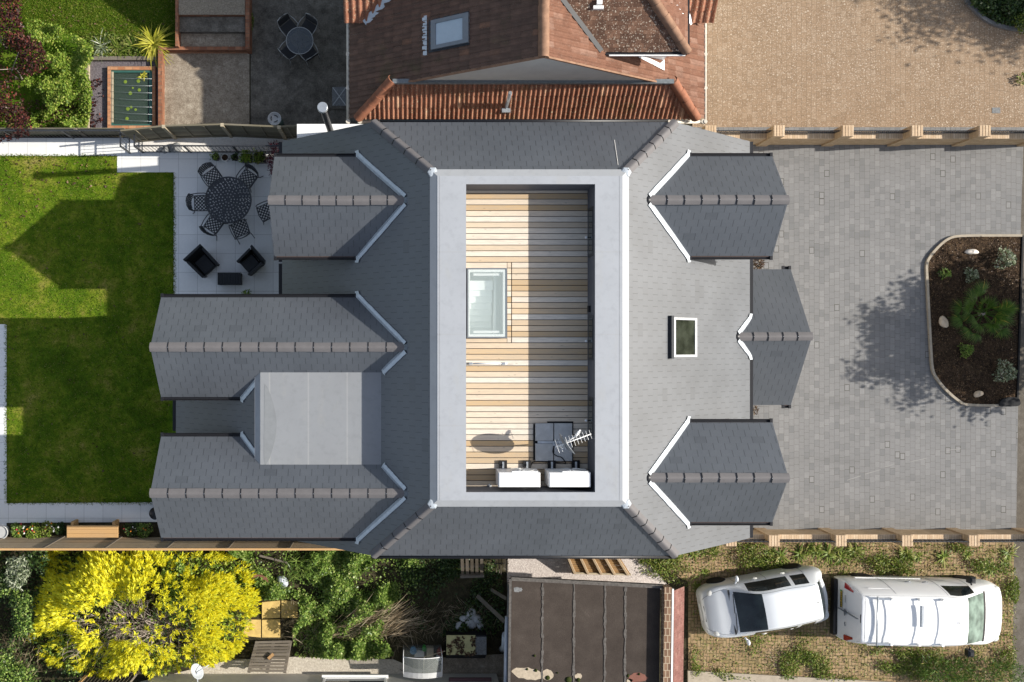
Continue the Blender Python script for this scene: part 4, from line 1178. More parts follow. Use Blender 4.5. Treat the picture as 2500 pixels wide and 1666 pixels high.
# board fence in the bottom left corner
bf = thing('board_fence', 'dark vertical board fence below the golden bush', 'fence', (WX(285), WY(1638), 0))
mb = MB(); x0, x1 = WX(226), WX(345); k = 14
for i in range(k):
    xa = x0 + (x1-x0)*i/k; mb.beam((xa+.05,WY(1638),.02),(xa+.05,WY(1638)-.02,1.5+rnd.uniform(-.02,.02)), .085, .02, (1,0,0))
mb.build('boards', M['wood_old'], bf)
mb = MB(); mb.beam((x0,WY(1638)+.03,.25),(x1,WY(1638)+.03,.25), .04, .08); mb.build('rail', M['wood_old'], bf)
mb = MB(); mb.box(x0-.06,x0+.03,WY(1638)-.05,WY(1638)+.05,0,1.5); mb.build('post', M['wood_new'], bf)
# low brick walls and steps of the neighbour's yard
bw_ = thing('low_brick_wall', 'low red brick wall round the left and top of the concrete pad', 'wall', (WX(390), WY(200), 0))
mb = MB(); mb.box(WX(386,.3), WX(396,.3), WY(308,.3), WY(114,.3), 0, .3); mb.box(WX(396,.3), WX(604,.3), WY(122,.3), WY(114,.3), 0, .298)
mb.build('brickwork', M['brick_red'], bw_)
mb = MB(); mb.box(WX(397,.0), WX(606,.0), WY(131), WY(122.5), 0, .05); mb.build('footing', M['brick_orange'], bw_)
st = thing('garden_steps', 'wide concrete garden steps with red brick edges beside the stained yard', 'steps', (WX(515), WY(60), 0))
for name, pa, pb, z, m_ in (('step',84,114,.16,'pad'),('step',43,78,.32,'yard'),('step',-90,36,.48,'shingle')):
    mb = MB(); mb.box(WX(436,z), WX(598,z), WY(pb,z), WY(pa,z)+.02, 0, z); mb.build(name, M[m_], st)
    mb = MB(); mb.box(WX(436,z), WX(598,z), WY(pa,z)+.025, WY(pa-7,z)+.03, 0, z+.13); mb.build('riser', M['brick_red'], st)
for e in ((428,435,113),(599,609,120)):
    mb = MB(); mb.box(WX(e[0],.5), WX(e[1],.5), WY(e[2],.5), WY(-60,.5), 0, .5); mb.build('side_wall', M['brick_red'], st)
# raised bed of strap plants, timber edges round the pond
be = thing('timber_edging', 'weathered timber edging round the purple slate mulch', 'edging', (WX(300), WY(145), 0))
mb = MB(); mb.box(WX(222), WX(386), WY(150), WY(141), 0, .14); mb.build('sleeper', M['wood_old'], be)
mb = MB(); mb.box(WX(211), WX(220), WY(318), WY(152), 0, .12); mb.build('sleeper', M['post_cream'], be)
po = thing('garden_pond', 'small rectangular pond with orange brick rim and green liner under wires', 'pond', (WX(320), WY(242), 0))
ox, oX, oy, oY = WX(265), WX(382), WY(317), WY(165)
mb = MB()
for x0,x1,y0,y1 in ((ox,oX,oY-.12,oY),(ox,oX,oy,oy+.10),(ox,ox+.11,oy+.10,oY-.12),(oX-.10,oX,oy+.10,oY-.12)):
    mb.rbox(x0,x1,y0,y1,0,.14,.012)
mb.build('brick_rim', M['brick_orange'], po)
NTl = plain('green_pond_liner', (.035,.105,.085,1), .5)
mb = MB(); a0,a1,b0,b1 = ox+.11,oX-.10,oy+.10,oY-.12
for x0,x1,y0,y1 in ((a0,a0+.06,b0,b1),(a1-.09,a1,b0,b1),(a0+.06,a1-.09,b0,b0+.05),(a0+.06,a1-.09,b1-.07,b1)): mb.box(x0,x1,y0,y1,-.02,.10)
mb.build('liner', NTl, po)
mb = MB(); mb.box(a0+.06,a1-.09,b0+.05,b1-.07,-.02,-.012); mb.build('pond_bottom', M['earth'], po)
mb = MB(); mb.face([(a0+.06,b0+.05,.055),(a1-.09,b0+.05,.055),(a1-.09,b1-.07,.055),(a0+.06,b1-.07,.055)]); mb.build('water', M['water'], po)
mb = MB(); mb.box(a0+.02,a0+.08,b0+.1,b1-.05,.1,.12); mb.build('pale_shelf', M['post_cream'], po)  # cream strip along the left side of the liner
for i in range(7):
    y = b1 - .25 - i*(b1-b0-.35)/6.6
    mb = MB(); mb.tube([(a0-.02,y,.15),((a0+a1)/2,y-.02-.01*i,.14),(a1+.02,y-.03-.012*i,.15)], .004, 5); mb.build('wire', M['steel'], po)
for k, (px, py) in enumerate(((340,220),(318,228),(320,262),(331,268),(310,290),(306,200),(338,198),(324,215),(312,266))):
    c = W(px,py,.06); mb = MB(); mb.lathe((c.x,c.y,.057), [(.055*rnd.uniform(.6,1.1),0),(.01,.004)], 9); mb.build('lily_pad', M['leaf_lime'], po)
# ================================================================ THINGS ON THE ROOF TERRACE
def heat_pump(x0, label):
    x1 = x0 + 1.02; y0, y1 = -3.42, -3.06; z0, z1 = DZ+.10, DZ+.88
    t = thing('heat_pump', label, 'heat pump', ((x0+x1)/2, (y0+y1)/2, DZ), group='white outdoor units on the roof terrace')
    mb = MB(); mb.rbox(x0, x1, y0, y1, z0, z1, .018); cs_ = mb.build('casing', M['white_metal'], t)
    mb = MB(); cx = x0+.62
    for k in range(6):
        r = .07 + k*.045; mb.tube([(cx+r*math.cos(q), y1+.025, (z0+z1)/2+r*math.sin(q)) for q in np.linspace(0,6.283,25)], .006, 4, False)
    mb.build('fan_grille', M['white_upvc'], cs_)
    mb = MB(); mb.rbox(x0+.32, x1-.06, y1-.03, y1+.03, z1-.10, z1-.01, .01); mb.build('front_ledge', M['white_metal'], t)
    mb = MB(); mb.rbox(x1-.02, x1+.03, y0+.12, y0+.26, z0+.1, z0+.45, .01); mb.build('valve_cover', M['white_metal'], t)
    for xx in (x0+.19, x0+.80):
        mb = MB(); mb.box(xx-.10, xx+.10, y0-.04, y1+.20, DZ+.003, DZ+.075); ft = mb.build('foot', M['rubber'], t)
        mb = MB(); mb.box(xx-.025, xx+.025, y1-.02, y1+.17, DZ+.075, DZ+.09); mb.lathe((xx, y1+.09, DZ+.09), [(.018,0),(.018,.03)], 8); mb.build('rail_bolt', M['steel'], ft)
    mb = MB(); mb.tube([(x0+.7, y0, z0+.2),(x0+.7,y0-.05,z0+.2),(x0+.72,y0-.06,DZ+.05)], .03, 8); mb.build('pipe', M['white_upvc'], t)
    mb = MB()
    for dd in (0, .045): mb.tube([(x1+.0, y0+.2, z0+.22+dd),(x1+.06, y0+.17, z0+.2+dd),(x1+.075, y0+.06, z0+.1+dd),(x1+.07, y0-.03, DZ+.06+dd),(x1-.35, y0-.07, DZ+.05+dd)], .018, 6)
    mb.build('refrigerant_pipe', M['rubber'], t)
    return t
heat_pump(2.29, 'white boxy outdoor unit on the terrace deck, the one farther from the right-hand wall')
heat_pump(3.53, 'white boxy outdoor unit wedged against the right-hand terrace wall')

an = thing('roof_aerial', 'white dish and comb aerial on a mast weighted by four grey concrete slabs', 'aerial', (3.76, -2.4, DZ))
ax0, ax1 = WX(1307,5.55), WX(1397,5.55); ay1, ay0 = WY(1034,5.55), WY(1126,5.55)
mb = MB(); mb.box(ax0-.045, ax0+.3, ay0+.02, ay1-.02, DZ+.003, DZ+.02); mb.box(ax0+.31, ax1+.035, ay0-.02, ay1+.045, DZ+.003, DZ+.018); mb.build('rubber_mat', M['rubber'], an)
mx, my = (ax0+ax1)/2, (ay0+ay1)/2
for a, b in ((ax0,mx-.012),(mx+.012,ax1)):
    for c, d in ((ay0,my-.035),(my+.035,ay1)):
        mb = MB(); mb.rbox(a, b, c, d, DZ+.02, DZ+.07, .008); mb.build('ballast_slab', M['concrete_slab'], an)
mb = MB(); mb.box(ax0+.06, ax1-.08, my-.03, my+.03, DZ+.021, DZ+.075); mb.build('steel_channel', M['steel'], an)
mb = MB(); mb.tube([(mx+.03,my-.03,DZ+.07),(mx+.03,my-.03,DZ+1.12)], .02, 8); mb.box(mx-.03,mx+.09,my-.09,my+.03,DZ+.07,DZ+.09); mb.build('mast', M['steel'], an)
dc = W(1384, 1084, 6.58); az = math.atan2(36, 48)
prof = [(.015,-.085),(.12,-.07),(.22,-.035),(.31,.012)]
dsh = MB(); dsh.lathe((0,0,0), prof + [(.318,.012),(.315,.002),(.22,-.045),(.015,-.095)], 28, True, False)
Mx = Matrix.Translation(dc) @ Matrix.Rotation(az,4,'Z') @ Matrix.Rotation(R(84),4,'Y') @ Matrix.Scale(1.0,4)
mb = MB(); mb.merge(dsh, Mx); do = mb.build('dish', M['grey_frame'], an)
mb = MB(); mb.tube([dc + Vector((0,0,-.26)), W(1408,1064,6.50)], .018, 8); mb.mi = 0; mb.tube([W(1404,1067,6.5), W(1414,1054,6.52)], .035, 10); mb.tube([W(1412,1055,6.52), W(1417,1050,6.52)], .022, 10); mb.tube([(mx+.03,my-.03,6.45), dc+Vector((-.03,-.02,-.05))], .02, 6)
mb.build('receiver_arm', M['white_metal'], an)
mb = MB(); b0, b1 = W(1356,1092,6.75), W(1443,1060,6.62); mb.tube([b0, b1], .011, 6)
bd = (b1-b0).normalized(); bs = Vector((-bd.y, bd.x, 0)).normalized()
for i in range(11):
    c = b0 + (b1-b0)*(.05+.93*i/10); l = .17 - .006*i; mb.tube([c-bs*l, c+bs*l], .005, 4)
mb.tube([(mx+.03,my-.03,6.5), (mx+.03,my-.03,6.76)], .016, 6); mb.build('comb_aerial', M['white_metal'], an)
mb = MB(); cp = smooth_edge([(1353,1088),(1350,1105),(1360,1114),(1372,1118),(1381,1132),(1372,1131),(1330,1128),(1303,1128),(1296,1138),(1294,1150)], 6)
mb.tube([W(x,y,5.575 if 1309<x<1397 and y<1126 else 5.51) for x,y in cp], .011, 6); mb.build('cable', M['rubber'], an)
rod = thing('white_tube', 'slim white tube with dark end fittings lying across the deck boards', 'tube', W(1190,888,DZ))
a, b = W(1149,888,DZ+.03), W(1238,888,DZ+.03)
mb = MB(); mb.tube([a, b], .022, 10); mb.build('tube', M['white_metal'], rod)
for c, l in ((a,.045),(b-Vector((.09,0,0)),.045)):
    mb = MB(); mb.box(c.x-l, c.x+l, c.y-.03, c.y+.03, DZ+.006, DZ+.058); mb.build('end_fitting', M['steel'], rod)
mb = MB(); mb.tube([a-Vector((.10,.012,.008)), b+Vector((.16,-.012,-.008))], .006, 5); mb.build('thin_rod', M['grey_frame'], rod)
for k, px in enumerate((1195,)):
    c = W(px, 1187, DZ); mb = MB(); mb.lathe(c, [(.06,0),(.05,.02),(.012,.03),(.012,.12)], 8)
    tag(mb.build('roof_outlet', M['steel'], at=c), 'small steel outlet standing on the deck left of the white units', 'outlet')

# ================================================================ PATIO FURNITURE
def lattice(mb, x0, x1, y0, y1, z, step=.075, w=.022, t=.014, fn=None):
    fn = fn or (lambda x, y: Vector((x, y, z)))
    for sgn in (1, -1):
        c = -3.0
        while c < 3.0:
            pts = []
            for x in (x0, x1):
                y = sgn*x + c
                if y0 <= y <= y1: pts.append((x, y))
            for y in (y0, y1):
                x = (y - c)*sgn
                if x0 < x < x1: pts.append((x, y))
            if len(pts) >= 2:
                p, q = pts[0], pts[1]; n = 4
                for i in range(n):
                    a = (p[0]+(q[0]-p[0])*i/n, p[1]+(q[1]-p[1])*i/n); b = (p[0]+(q[0]-p[0])*(i+1)/n, p[1]+(q[1]-p[1])*(i+1)/n)
                    mb.beam(fn(*a), fn(*b), w, t)
            c += step
def cast_chair(label):
    t = thing('cast_chair', label, 'chair', group='cast metal chairs round the patio table')
    mb = MB(); lattice(mb, -.22, .22, -.21, .23, .43, .11, .03)
    mb.tube([(-.23,-.21,.43),(-.24,.22,.43),(0,.25,.43),(.24,.22,.43),(.23,-.21,.43),(-.23,-.21,.43)], .015, 6); mb.build('seat', M['black_metal'], t)
    bfn = lambda x, y: Vector((x, -.24 - .16*(y-.45) - .05*(1-(x/.24)**2), y))
    mb = MB(); lattice(mb, -.22, .22, .48, .84, 0, .11, .026, .014, bfn)
    mb.tube([bfn(-.24,.43), bfn(-.24,.80), bfn(-.12,.88), bfn(0,.90), bfn(.12,.88), bfn(.24,.80), bfn(.24,.43)], .016, 6); mb.build('backrest', M['black_metal'], t)
    for s in (1, -1):
        mb = MB(); mb.tube([bfn(s*.24,.66), (s*.27,-.05,.67), (s*.27,.14,.66), (s*.26,.20,.60), (s*.24,.20,.43)], .015, 6); mb.build('armrest', M['black_metal'], t)
        mb = MB(); mb.tube([(s*.22,.20,.43),(s*.23,.23,.2),(s*.24,.27,0)], .014, 6); mb.build('leg', M['black_metal'], t)
        mb = MB(); mb.tube([(s*.22,-.20,.43),(s*.24,-.26,.2),(s*.25,-.36,0)], .014, 6); mb.build('leg', M['black_metal'], t)
    return t
tc = W(557.2, 488.5, .72)
spots = [(519,433.4,None,'cast metal chair at the round table, upper left, nearest the lone path slab'),
         (605,436,None,'cast metal chair at the round table, upper right, nearest the square plant pots'),
         (491.5,496.5,None,'cast metal chair on the lawn side of the round table'),
         (522,549,None,'cast metal chair at the round table, closest to the larger dark armchair'),
         (587,559,None,'cast metal chair turned aside below the round table'),
         (650,518,(-145,-65),'cast metal chair pulled away from the table, half under the gable roof')]
ch0 = None
for px, py, dv, lab in spots:
    c = W(px, py, .43); d = Vector(dv) if dv else (tc.xy - c.xy)
    rz = math.atan2(d[1], d[0]) - math.pi/2 + rnd.uniform(-.06,.06)
    if ch0 is None: ch0 = cast_chair(lab); ch0.location = (c.x, c.y, .008); ch0.rotation_euler = (0,0,rz)
    else: dup(ch0, (c.x, c.y, .008), rz, lab)
tb = thing('cast_table', 'large round black cast metal patio table with pierced top', 'table', (tc.x, tc.y, .008))
mb = MB(); nr_, r0 = 21, .05
mb.face([(r0*math.cos(q), r0*math.sin(q), .715) for q in np.linspace(0,2*math.pi,16,endpoint=False)])
for j in range(nr_):
    ra, rb = r0 + (.695-r0)*j/nr_, r0 + (.695-r0)*(j+1)/nr_
    ns = max(12, int(2*math.pi*rb/.034)//2*2)
    for s in range(ns):
        if j % 3 == 1 and s % 3 == 0: continue
        if 12 <= j <= 18 and j % 3 == 0 and s % 6 == 1: continue
        a, b = 2*math.pi*s/ns, 2*math.pi*(s+1)/ns
        mb.face([(ra*math.cos(a),ra*math.sin(a),.715),(rb*math.cos(a),rb*math.sin(a),.715),(rb*math.cos(b),rb*math.sin(b),.715),(ra*math.cos(b),ra*math.sin(b),.715)])
mb.v = [(x+tc.x, y+tc.y, z+.008) for x,y,z in mb.v]
top = mb.build('tabletop', M['black_metal'], tb)
mb = MB(); mb.tube([(tc.x+.70*math.cos(q), tc.y+.70*math.sin(q), .715) for q in np.linspace(0,2*math.pi,49)], .018, 8, False); mb.build('rim', M['black_metal'], top)
for k in range(4):
    q = R(45+90*k); mb = MB(); mb.tube([(tc.x+.25*math.cos(q),tc.y+.25*math.sin(q),.70),(tc.x+.2*math.cos(q),tc.y+.2*math.sin(q),.35),(tc.x+.45*math.cos(q),tc.y+.45*math.sin(q),.01)], .025, 8); mb.build('leg', M['black_metal'], tb)

def tub_chair(label, px, py, d, s=1.0):
    t = thing('armchair', label, 'armchair', group='dark woven armchairs on the patio')
    mb = MB(); mb.rbox(-.22*s,.22*s,-.20*s,.30*s,.20,.40,.03); mb.build('seat', M['rattan'], t)
    mb = MB(); mb.sheet([(-.29*s,-.20*s,.05),(.29*s,-.20*s,.05),(.34*s,-.34*s,.80),(-.34*s,-.34*s,.80)], .07); mb.sheet([(-.29*s,-.27*s,.05),(.29*s,-.27*s,.05),(.29*s,-.27*s,.3),(-.29*s,-.27*s,.3)],.03); mb.build('backrest', M['rattan'], t)
    for q in (1,-1):
        mb = MB(); v = [(q*.22*s,-.24*s,.03),(q*.22*s,.30*s,.03),(q*.24*s,.33*s,.58),(q*.26*s,-.28*s,.72)]
        w = [(x+q*.07*s,y,z) for x,y,z in v]; mb.add(v+w, [(0,1,2,3),(7,6,5,4),(0,4,5,1),(1,5,6,2),(2,6,7,3),(3,7,4,0)]); mb.build('armrest', M['rattan'], t)
        for yy in (-.22,.28):
            mb = MB(); mb.box(q*.25*s-.02,q*.25*s+.02,yy*s-.02,yy*s+.02,0,.06); mb.build('foot', M['black'], t)
    c = W(px,py,.35); t.location = (c.x,c.y,.008); t.rotation_euler = (0,0,math.atan2(d[1],d[0])-math.pi/2)
tub_chair('larger dark woven armchair near the lawn edge, turned towards the low table', 498, 643, (.68,-.74), 1.05)
tub_chair('smaller dark woven armchair nearest the house eaves, turned to the low table', 614, 641, (-.76,-.66), .95)
lt = thing('low_table', 'low rectangular dark slatted table between the two woven armchairs', 'table', W(559.5,681,0)+Vector((0,0,.008)))
x0,x1,y0,y1 = WX(531,.4),WX(588,.4),WY(696,.4),WY(666,.4)
mb = MB()
for k in range(9):
    xa = x0 + (x1-x0)*k/9; mb.rbox(xa+.002, xa+(x1-x0)/9-.002, y0, y1, .385, .41, .004)
mb.build('tabletop', M['rattan'], lt)
mb = MB(); mb.box(x0+.01,x1-.01,y0+.01,y1-.01,.10,.38); mb.build('body', M['rattan'], lt)
for xx in (x0+.04,x1-.04):
    for yy in (y0+.04,y1-.04):
        mb = MB(); mb.box(xx-.02,xx+.02,yy-.02,yy+.02,.008,.10); mb.build('leg', M['black'], lt)

# neighbour's glass table and four tube chairs
gt = thing('glass_table', 'round smoked glass garden table on the stained yard', 'table', W(731.6,99.5,0))
c = W(731.6,99.5,.71)
mb = MB(); mb.lathe((c.x,c.y,.70), [(.405,0),(.405,.008)], 40, False); mb.build('glass_top', M['glass_table'], gt)
mb = MB(); mb.tube([(c.x+.41*math.cos(q),c.y+.41*math.sin(q),.70) for q in np.linspace(0,2*math.pi,41)], .013, 6, False); mb.build('rim', M['silver'], gt)
for k in range(4):
    q = R(45+90*k); mb = MB(); mb.tube([(c.x+.1*math.cos(q),c.y+.1*math.sin(q),.68),(c.x+.1*math.cos(q),c.y+.1*math.sin(q),.3),(c.x+.33*math.cos(q),c.y+.33*math.sin(q),0)], .013, 6); mb.build('leg', M['mesh_fabric'], gt)
def tube_chair(label):
    t = thing('tube_chair', label, 'chair', group='tube framed chairs round the glass table')
    mb = MB(); mb.rbox(-.21,.21,-.20,.21,.41,.425,.005); mb.build('seat', M['mesh_fabric'], t)
    mb = MB(); mb.sheet([(-.20,-.205,.45),(.20,-.205,.45),(.20,-.25,.78),(-.20,-.25,.78)], .008); mb.build('backrest', M['mesh_fabric'], t)
    mb = MB(); mb.tube([(-.22,-.20,.42),(-.23,-.23,.66),(-.20,-.26,.80),(-.08,-.28,.84),(.08,-.28,.84),(.20,-.26,.80),(.23,-.23,.66),(.22,-.20,.42)], .012, 6); mb.build('back_frame', M['silver'], t)
    for s in (1,-1):
        mb = MB(); mb.tube([(s*.23,-.22,.62),(s*.27,-.05,.63),(s*.27,.15,.62),(s*.24,.22,.5),(s*.23,.24,0)], .012, 6); mb.build('arm', M['silver'], t)
        mb = MB(); mb.tube([(s*.22,-.20,.42),(s*.23,-.28,0)], .012, 6); mb.build('leg', M['silver'], t)
    return t
tcs = [(706,68,'tube framed chair tucked under the glass table, nearest the garden steps'),(752,68,'tube framed chair under the glass table, on the side of the tiled house'),
       (708,125,'tube framed chair under the glass table, on the side of the concrete pad'),(754,129,'tube framed chair under the glass table, nearest the raised manhole cover')]
t0 = None
for px, py, lab in tcs:
    p = W(px,py,.45); d = c.xy - p.xy; rz = math.atan2(d.y,d.x)-math.pi/2 + rnd.uniform(-.15,.15)
    if t0 is None: t0 = tube_chair(lab); t0.location = (p.x,p.y,0); t0.rotation_euler = (0,0,rz)
    else: dup(t0, (p.x,p.y,0), rz, lab)
# manhole, water butts, drain
mh = thing('manhole', 'pale raised manhole cover with cross pattern beside the tiled house', 'manhole', W(823,235,0))
x0,x1,y0,y1 = WX(802),WX(850),WY(268),WY(203)
mb = MB(); mb.rbox(x0,x1,y0,y1,0,.05,.02); mb.build('concrete_surround', M['yard'], mh)
mb = MB(); mb.rbox(x0+.12,x1-.05,y0+.10,y1-.14,.05,.065,.005); cv = mb.build('cover', M['boulder'], mh)
mb = MB(); mb.beam((x0+.14,y0+.12,.07),(x1-.07,y1-.16,.07),.025,.012); mb.beam((x1-.07,y0+.12,.069),(x0+.14,y1-.16,.069),.025,.012); mb.build('cross_rib', M['concrete_slab'], cv)
def butt(name, label, px, py, h, r, lidmat, bodymat, zt=None):
    p = W(px,py,h); t = thing(name, label, 'water butt', (p.x,p.y,0))
    mb = MB(); mb.lathe((p.x,p.y,0), [(r*.85,0),(r,.35*h),(r,.7*h),(r*.92,h-.03)], 24); mb.build('barrel', M[bodymat], t)
    mb = MB(); mb.lathe((p.x,p.y,h-.03), [(r*1.0,0),(r*1.0,.03),(r*.9,.035),(r*.88,.015),(.02,.012)], 24); ld = mb.build('lid', M[lidmat], t)
    return t, p, ld
M['butt_green'] = plain('dark_green_plastic', (.02,.06,.055,1), .4)
bt, p, ld = butt('water_butt', 'round dark green water butt with grey patterned lid by the panel fence', 670, 290, .95, .205, 'concrete_slab', 'butt_green')
mb = MB()
for k in range(3):
    q0 = R(20+120*k); mb.tube([(p.x+.10*math.cos(q),p.y+.10*math.sin(q),.955) for q in np.linspace(q0,q0+1.3,8)], .012, 5)
mb.build('lid_mark', M['rubber'], ld)
butt('water_butt', 'round black water butt half hidden under the lower long gable', 379, 1254, .9, .19, 'black', 'black')
mb = MB(); c = W(2432,270,0); mb.rbox(c.x-.13,c.x+.13,c.y-.09,c.y+.09,-.004,.006,.004); tag(mb.build('drain_cover', M['boulder'], at=c), 'small grey drain cover set in the tan driveway', 'drain cover')
mb = MB(); c = W(2459,980,0); pts = [W(x,y,.0).xy for x,y in smooth_edge([(2434,986),(2440,976),(2458,970),(2480,972),(2482,990),(2440,992),(2434,986)],4)]
mb.prism(pts, 0, .13); tag(mb.build('rubber_mat', M['rubber'], at=c), 'dark rubber mat at the corner of the planting bed', 'mat')
# wooden bench
bn = thing('bench', 'plain orange wooden bench in the flower bed against the slatted fence', 'bench', W(225,1298,0))
x0,x1 = WX(163,.5),WX(288,.5); y0,y1 = WY(1313,.5),WY(1283,.5)
for k in range(3):
    mb = MB(); ya = y0+(y1-y0)*k/3; mb.rbox(x0,x1,ya+.0015,ya+(y1-y0)/3-.0015,.46,.50,.004); mb.build('seat_board', M['wood_new'], bn)
for xx in (x0+.15,x1-.15):
    mb = MB(); mb.box(xx-.04,xx+.04,y0+.03,y1+.10,.0,.455); mb.build('leg', M['wood_new'], bn)

# ================================================================ CAR AND VAN
def crom(P, n):
    P = np.asarray(P, float); S = P.shape[0]; out = []
    for i in range(S-1):
        p0, p1, p2, p3 = P[max(0,i-1)], P[i], P[i+1], P[min(S-1,i+2)]
        for k in range(n):
            t = k/n
            out.append(.5*((2*p1)+(-p0+p2)*t+(2*p0-5*p1+4*p2-p3)*t*t+(-p0+3*p1-3*p2+p3)*t**3))
    out.append(P[-1]); return np.array(out)
def loft(secs, nu, nv):
    A = []
    for x, pts in secs:
        xs = x if isinstance(x, (list,tuple)) else [x]*len(pts)
        half = [(xs[k], y, z) for k, (y,z) in enumerate(pts)]
        A.append(half + [(a,-b,c) for a,b,c in half[::-1][1:]])
    A = np.array(A)
    G = crom(A, nu)
    return np.swapaxes(crom(np.swapaxes(G,0,1), nv),0,1)
def shell(G, nu, nv, regions, names, mats, parent):
    S, K = G.shape[:2]; bins = [MB() for _ in range(len(regions)+1)]; 
    lab = np.zeros((S-1,K-1), int)
    for r, (s0,s1,k0,k1) in enumerate(regions):
        lab[max(0,int(round(s0*nu))):int(round(s1*nu)), int(round(k0*nv)):int(round(k1*nv))] = r+1
    for b, mb in enumerate(bins):
        idx = {}
        for i in range(S-1):
            for k in range(K-1):
                if lab[i,k] != b: continue
                f = []
                for a,c in ((i,k),(i,k+1),(i+1,k+1),(i+1,k)):
                    if (a,c) not in idx: idx[(a,c)] = len(mb.v); mb.v.append(tuple(G[a,c]))
                    f.append(idx[(a,c)])
                mb.f.append(f); mb.m.append(0); mb.sm.append(True)
    mb = bins[0]
    for i in (0, S-1):
        mb.face([tuple(p) for p in (G[i] if i else G[i][::-1])])
    return [bins[b].build(names[b], mats[b], parent) for b in range(len(bins))]
def gline(G, nu, nv, runs, name, parent, r=.006, mat='rubber'):
    mb = MB()
    for (s0,k0),(s1,k1) in runs:
        m_ = 14; pts = []
        for i in range(m_+1):
            s, k = (s0+(s1-s0)*i/m_)*nu, (k0+(k1-k0)*i/m_)*nv
            i0, j0 = min(int(s), G.shape[0]-2), min(int(k), G.shape[1]-2); a, b = s-i0, k-j0
            pts.append(Vector(G[i0,j0]*(1-a)*(1-b)+G[i0+1,j0]*a*(1-b)+G[i0,j0+1]*(1-a)*b+G[i0+1,j0+1]*a*b))
        mb.tube(pts, r, 4, False)
    return mb.build(name, M[mat], parent)
def wheel(t, x, y, r, w):
    s = 1 if y > 0 else -1
    Mw = Matrix.Translation((x, y, r)) @ Matrix.Rotation(R(90)*-s, 4, 'X')
    a = MB(); a.lathe((0,0,-w/2), [(r*.6,0),(r*.93,0),(r,.03),(r,w-.03),(r*.93,w),(r*.64,w)], 24); mb = MB(); mb.merge(a, Mw); wh = mb.build('wheel', M['tyre'], t)
    a = MB(); a.lathe((0,0,w/2-.04), [(r*.63,0),(r*.63,.03),(r*.5,.02),(.05,.035),(.0,.036)], 20); mb = MB(); mb.merge(a, Mw); mb.build('rim', M['alloy'], wh)
    return wh
def ell(mb, c, rx, ry, rz, n=10, m=6):
    V, Fc = [], []
    for i in range(m+1):
        p = math.pi*i/m
        for k in range(n):
            q = 2*math.pi*k/n; V.append((c[0]+rx*math.sin(p)*math.cos(q), c[1]+ry*math.sin(p)*math.sin(q), c[2]+rz*math.cos(p)))
    for i in range(m):
        for k in range(n): Fc.append((i*n+k,(i+1)*n+k,(i+1)*n+(k+1)%n,i*n+(k+1)%n))
    mb.add(V, Fc, True)

car = thing('hatchback', 'small silver hatchback parked at an angle on the weedy paving', 'car')
secs = [(1.885, [(.50,.22),(.56,.40),(.50,.56),(.36,.62),(.2,.64),(0,.645)]),
        (1.80, [(.66,.20),(.71,.44),(.65,.64),(.48,.71),(.26,.735),(0,.745)]),
        (1.52, [(.78,.20),(.81,.50),(.77,.76),(.60,.84),(.32,.88),(0,.895)]),
        (1.07, [(.81,.20),(.835,.54),(.80,.88),(.66,.98),(.36,1.025),(0,1.04)]),
        (.28, [(.82,.20),(.84,.56),(.815,.94),(.57,1.44),(.36,1.515),(0,1.535)]),
        (-.55, [(.82,.20),(.84,.56),(.82,.97),(.575,1.455),(.36,1.53),(0,1.55)]),
        (-1.38, [(.80,.22),(.83,.58),(.79,.98),(.54,1.40),(.34,1.47),(0,1.49)]),
        ([-1.66,-1.70,-1.70,-1.66,-1.68,-1.70], [(.76,.25),(.79,.58),(.73,.96),(.56,1.02),(.34,1.06),(0,1.07)]),
        ([-1.80,-1.86,-1.83,-1.79,-1.82,-1.84], [(.68,.28),(.71,.56),(.66,.84),(.5,.90),(.3,.93),(0,.94)])]
G = loft(secs, 8, 8)
shell(G, 8, 8, [(3.10,3.98,3.10,6.90),(3.62,5.12,2.15,2.92),(5.2,5.72,2.15,2.88),(3.62,5.12,7.08,7.85),(5.2,5.72,7.12,7.85),(6.12,6.98,3.05,6.95),(6.98,7.06,2.9,7.1)],
      ['body','windscreen','side_window','quarter_window','side_window','quarter_window','rear_window','tailgate_gap'],
      [M['paint_silver'],M['glass_dark'],M['glass_dark'],M['glass_dark'],M['glass_dark'],M['glass_dark'],M['glass_dark'],M['black']], car)
gline(G, 8, 8, [((.6,3.0),(2.95,2.75)),((.6,7.0),(2.95,7.25)),((3.35,.4),(3.35,2.1)),((3.35,9.6),(3.35,7.9)),((4.45,.4),(4.45,2.1)),((4.45,9.6),(4.45,7.9)),((5.75,.6),(5.75,2.6)),((5.75,9.4),(5.75,7.4)),((4.02,3.1),(5.95,3.12)),((4.02,6.9),(5.95,6.88)),((5.92,3.2),(5.92,6.8))], 'shut_lines', car, .005)
for s in (1,-1):
    mb = MB(); ell(mb, (1.58, s*.61, .755), .12, .11, .065, 16, 10); mb.build('headlight', M['lamp_glass'], car)
    mb = MB(); ell(mb, (1.735, s*.37, .70), .05, .05, .03); mb.build('indicator', M['lamp_glass'], car)
    mb = MB(); mb.tube([(.86,s*.83,.97),(.80,s*.93,1.0)], .03, 6); ell(mb, (.79, s*.98, 1.01), .06, .10, .07); mb.build('door_mirror', M['paint_silver'], car)
    mb = MB(); mb.sheet([(-1.60,s*.76,.95),(-1.66,s*.66,1.03),(-1.80,s*.62,.88),(-1.78,s*.71,.80)], .04); mb.build('tail_light', M['tail_red'], car)
    for xx in (.30,-.55):
        mb = MB(); mb.tube([(xx,s*.845,.86),(xx-.06,s*.865,.87),(xx-.16,s*.845,.865)], .014, 6); mb.build('door_handle', M['lamp_glass'], car)
    for xx in (1.22,-1.16): wheel(car, xx, s*.77, .295, .17)
mb = MB()
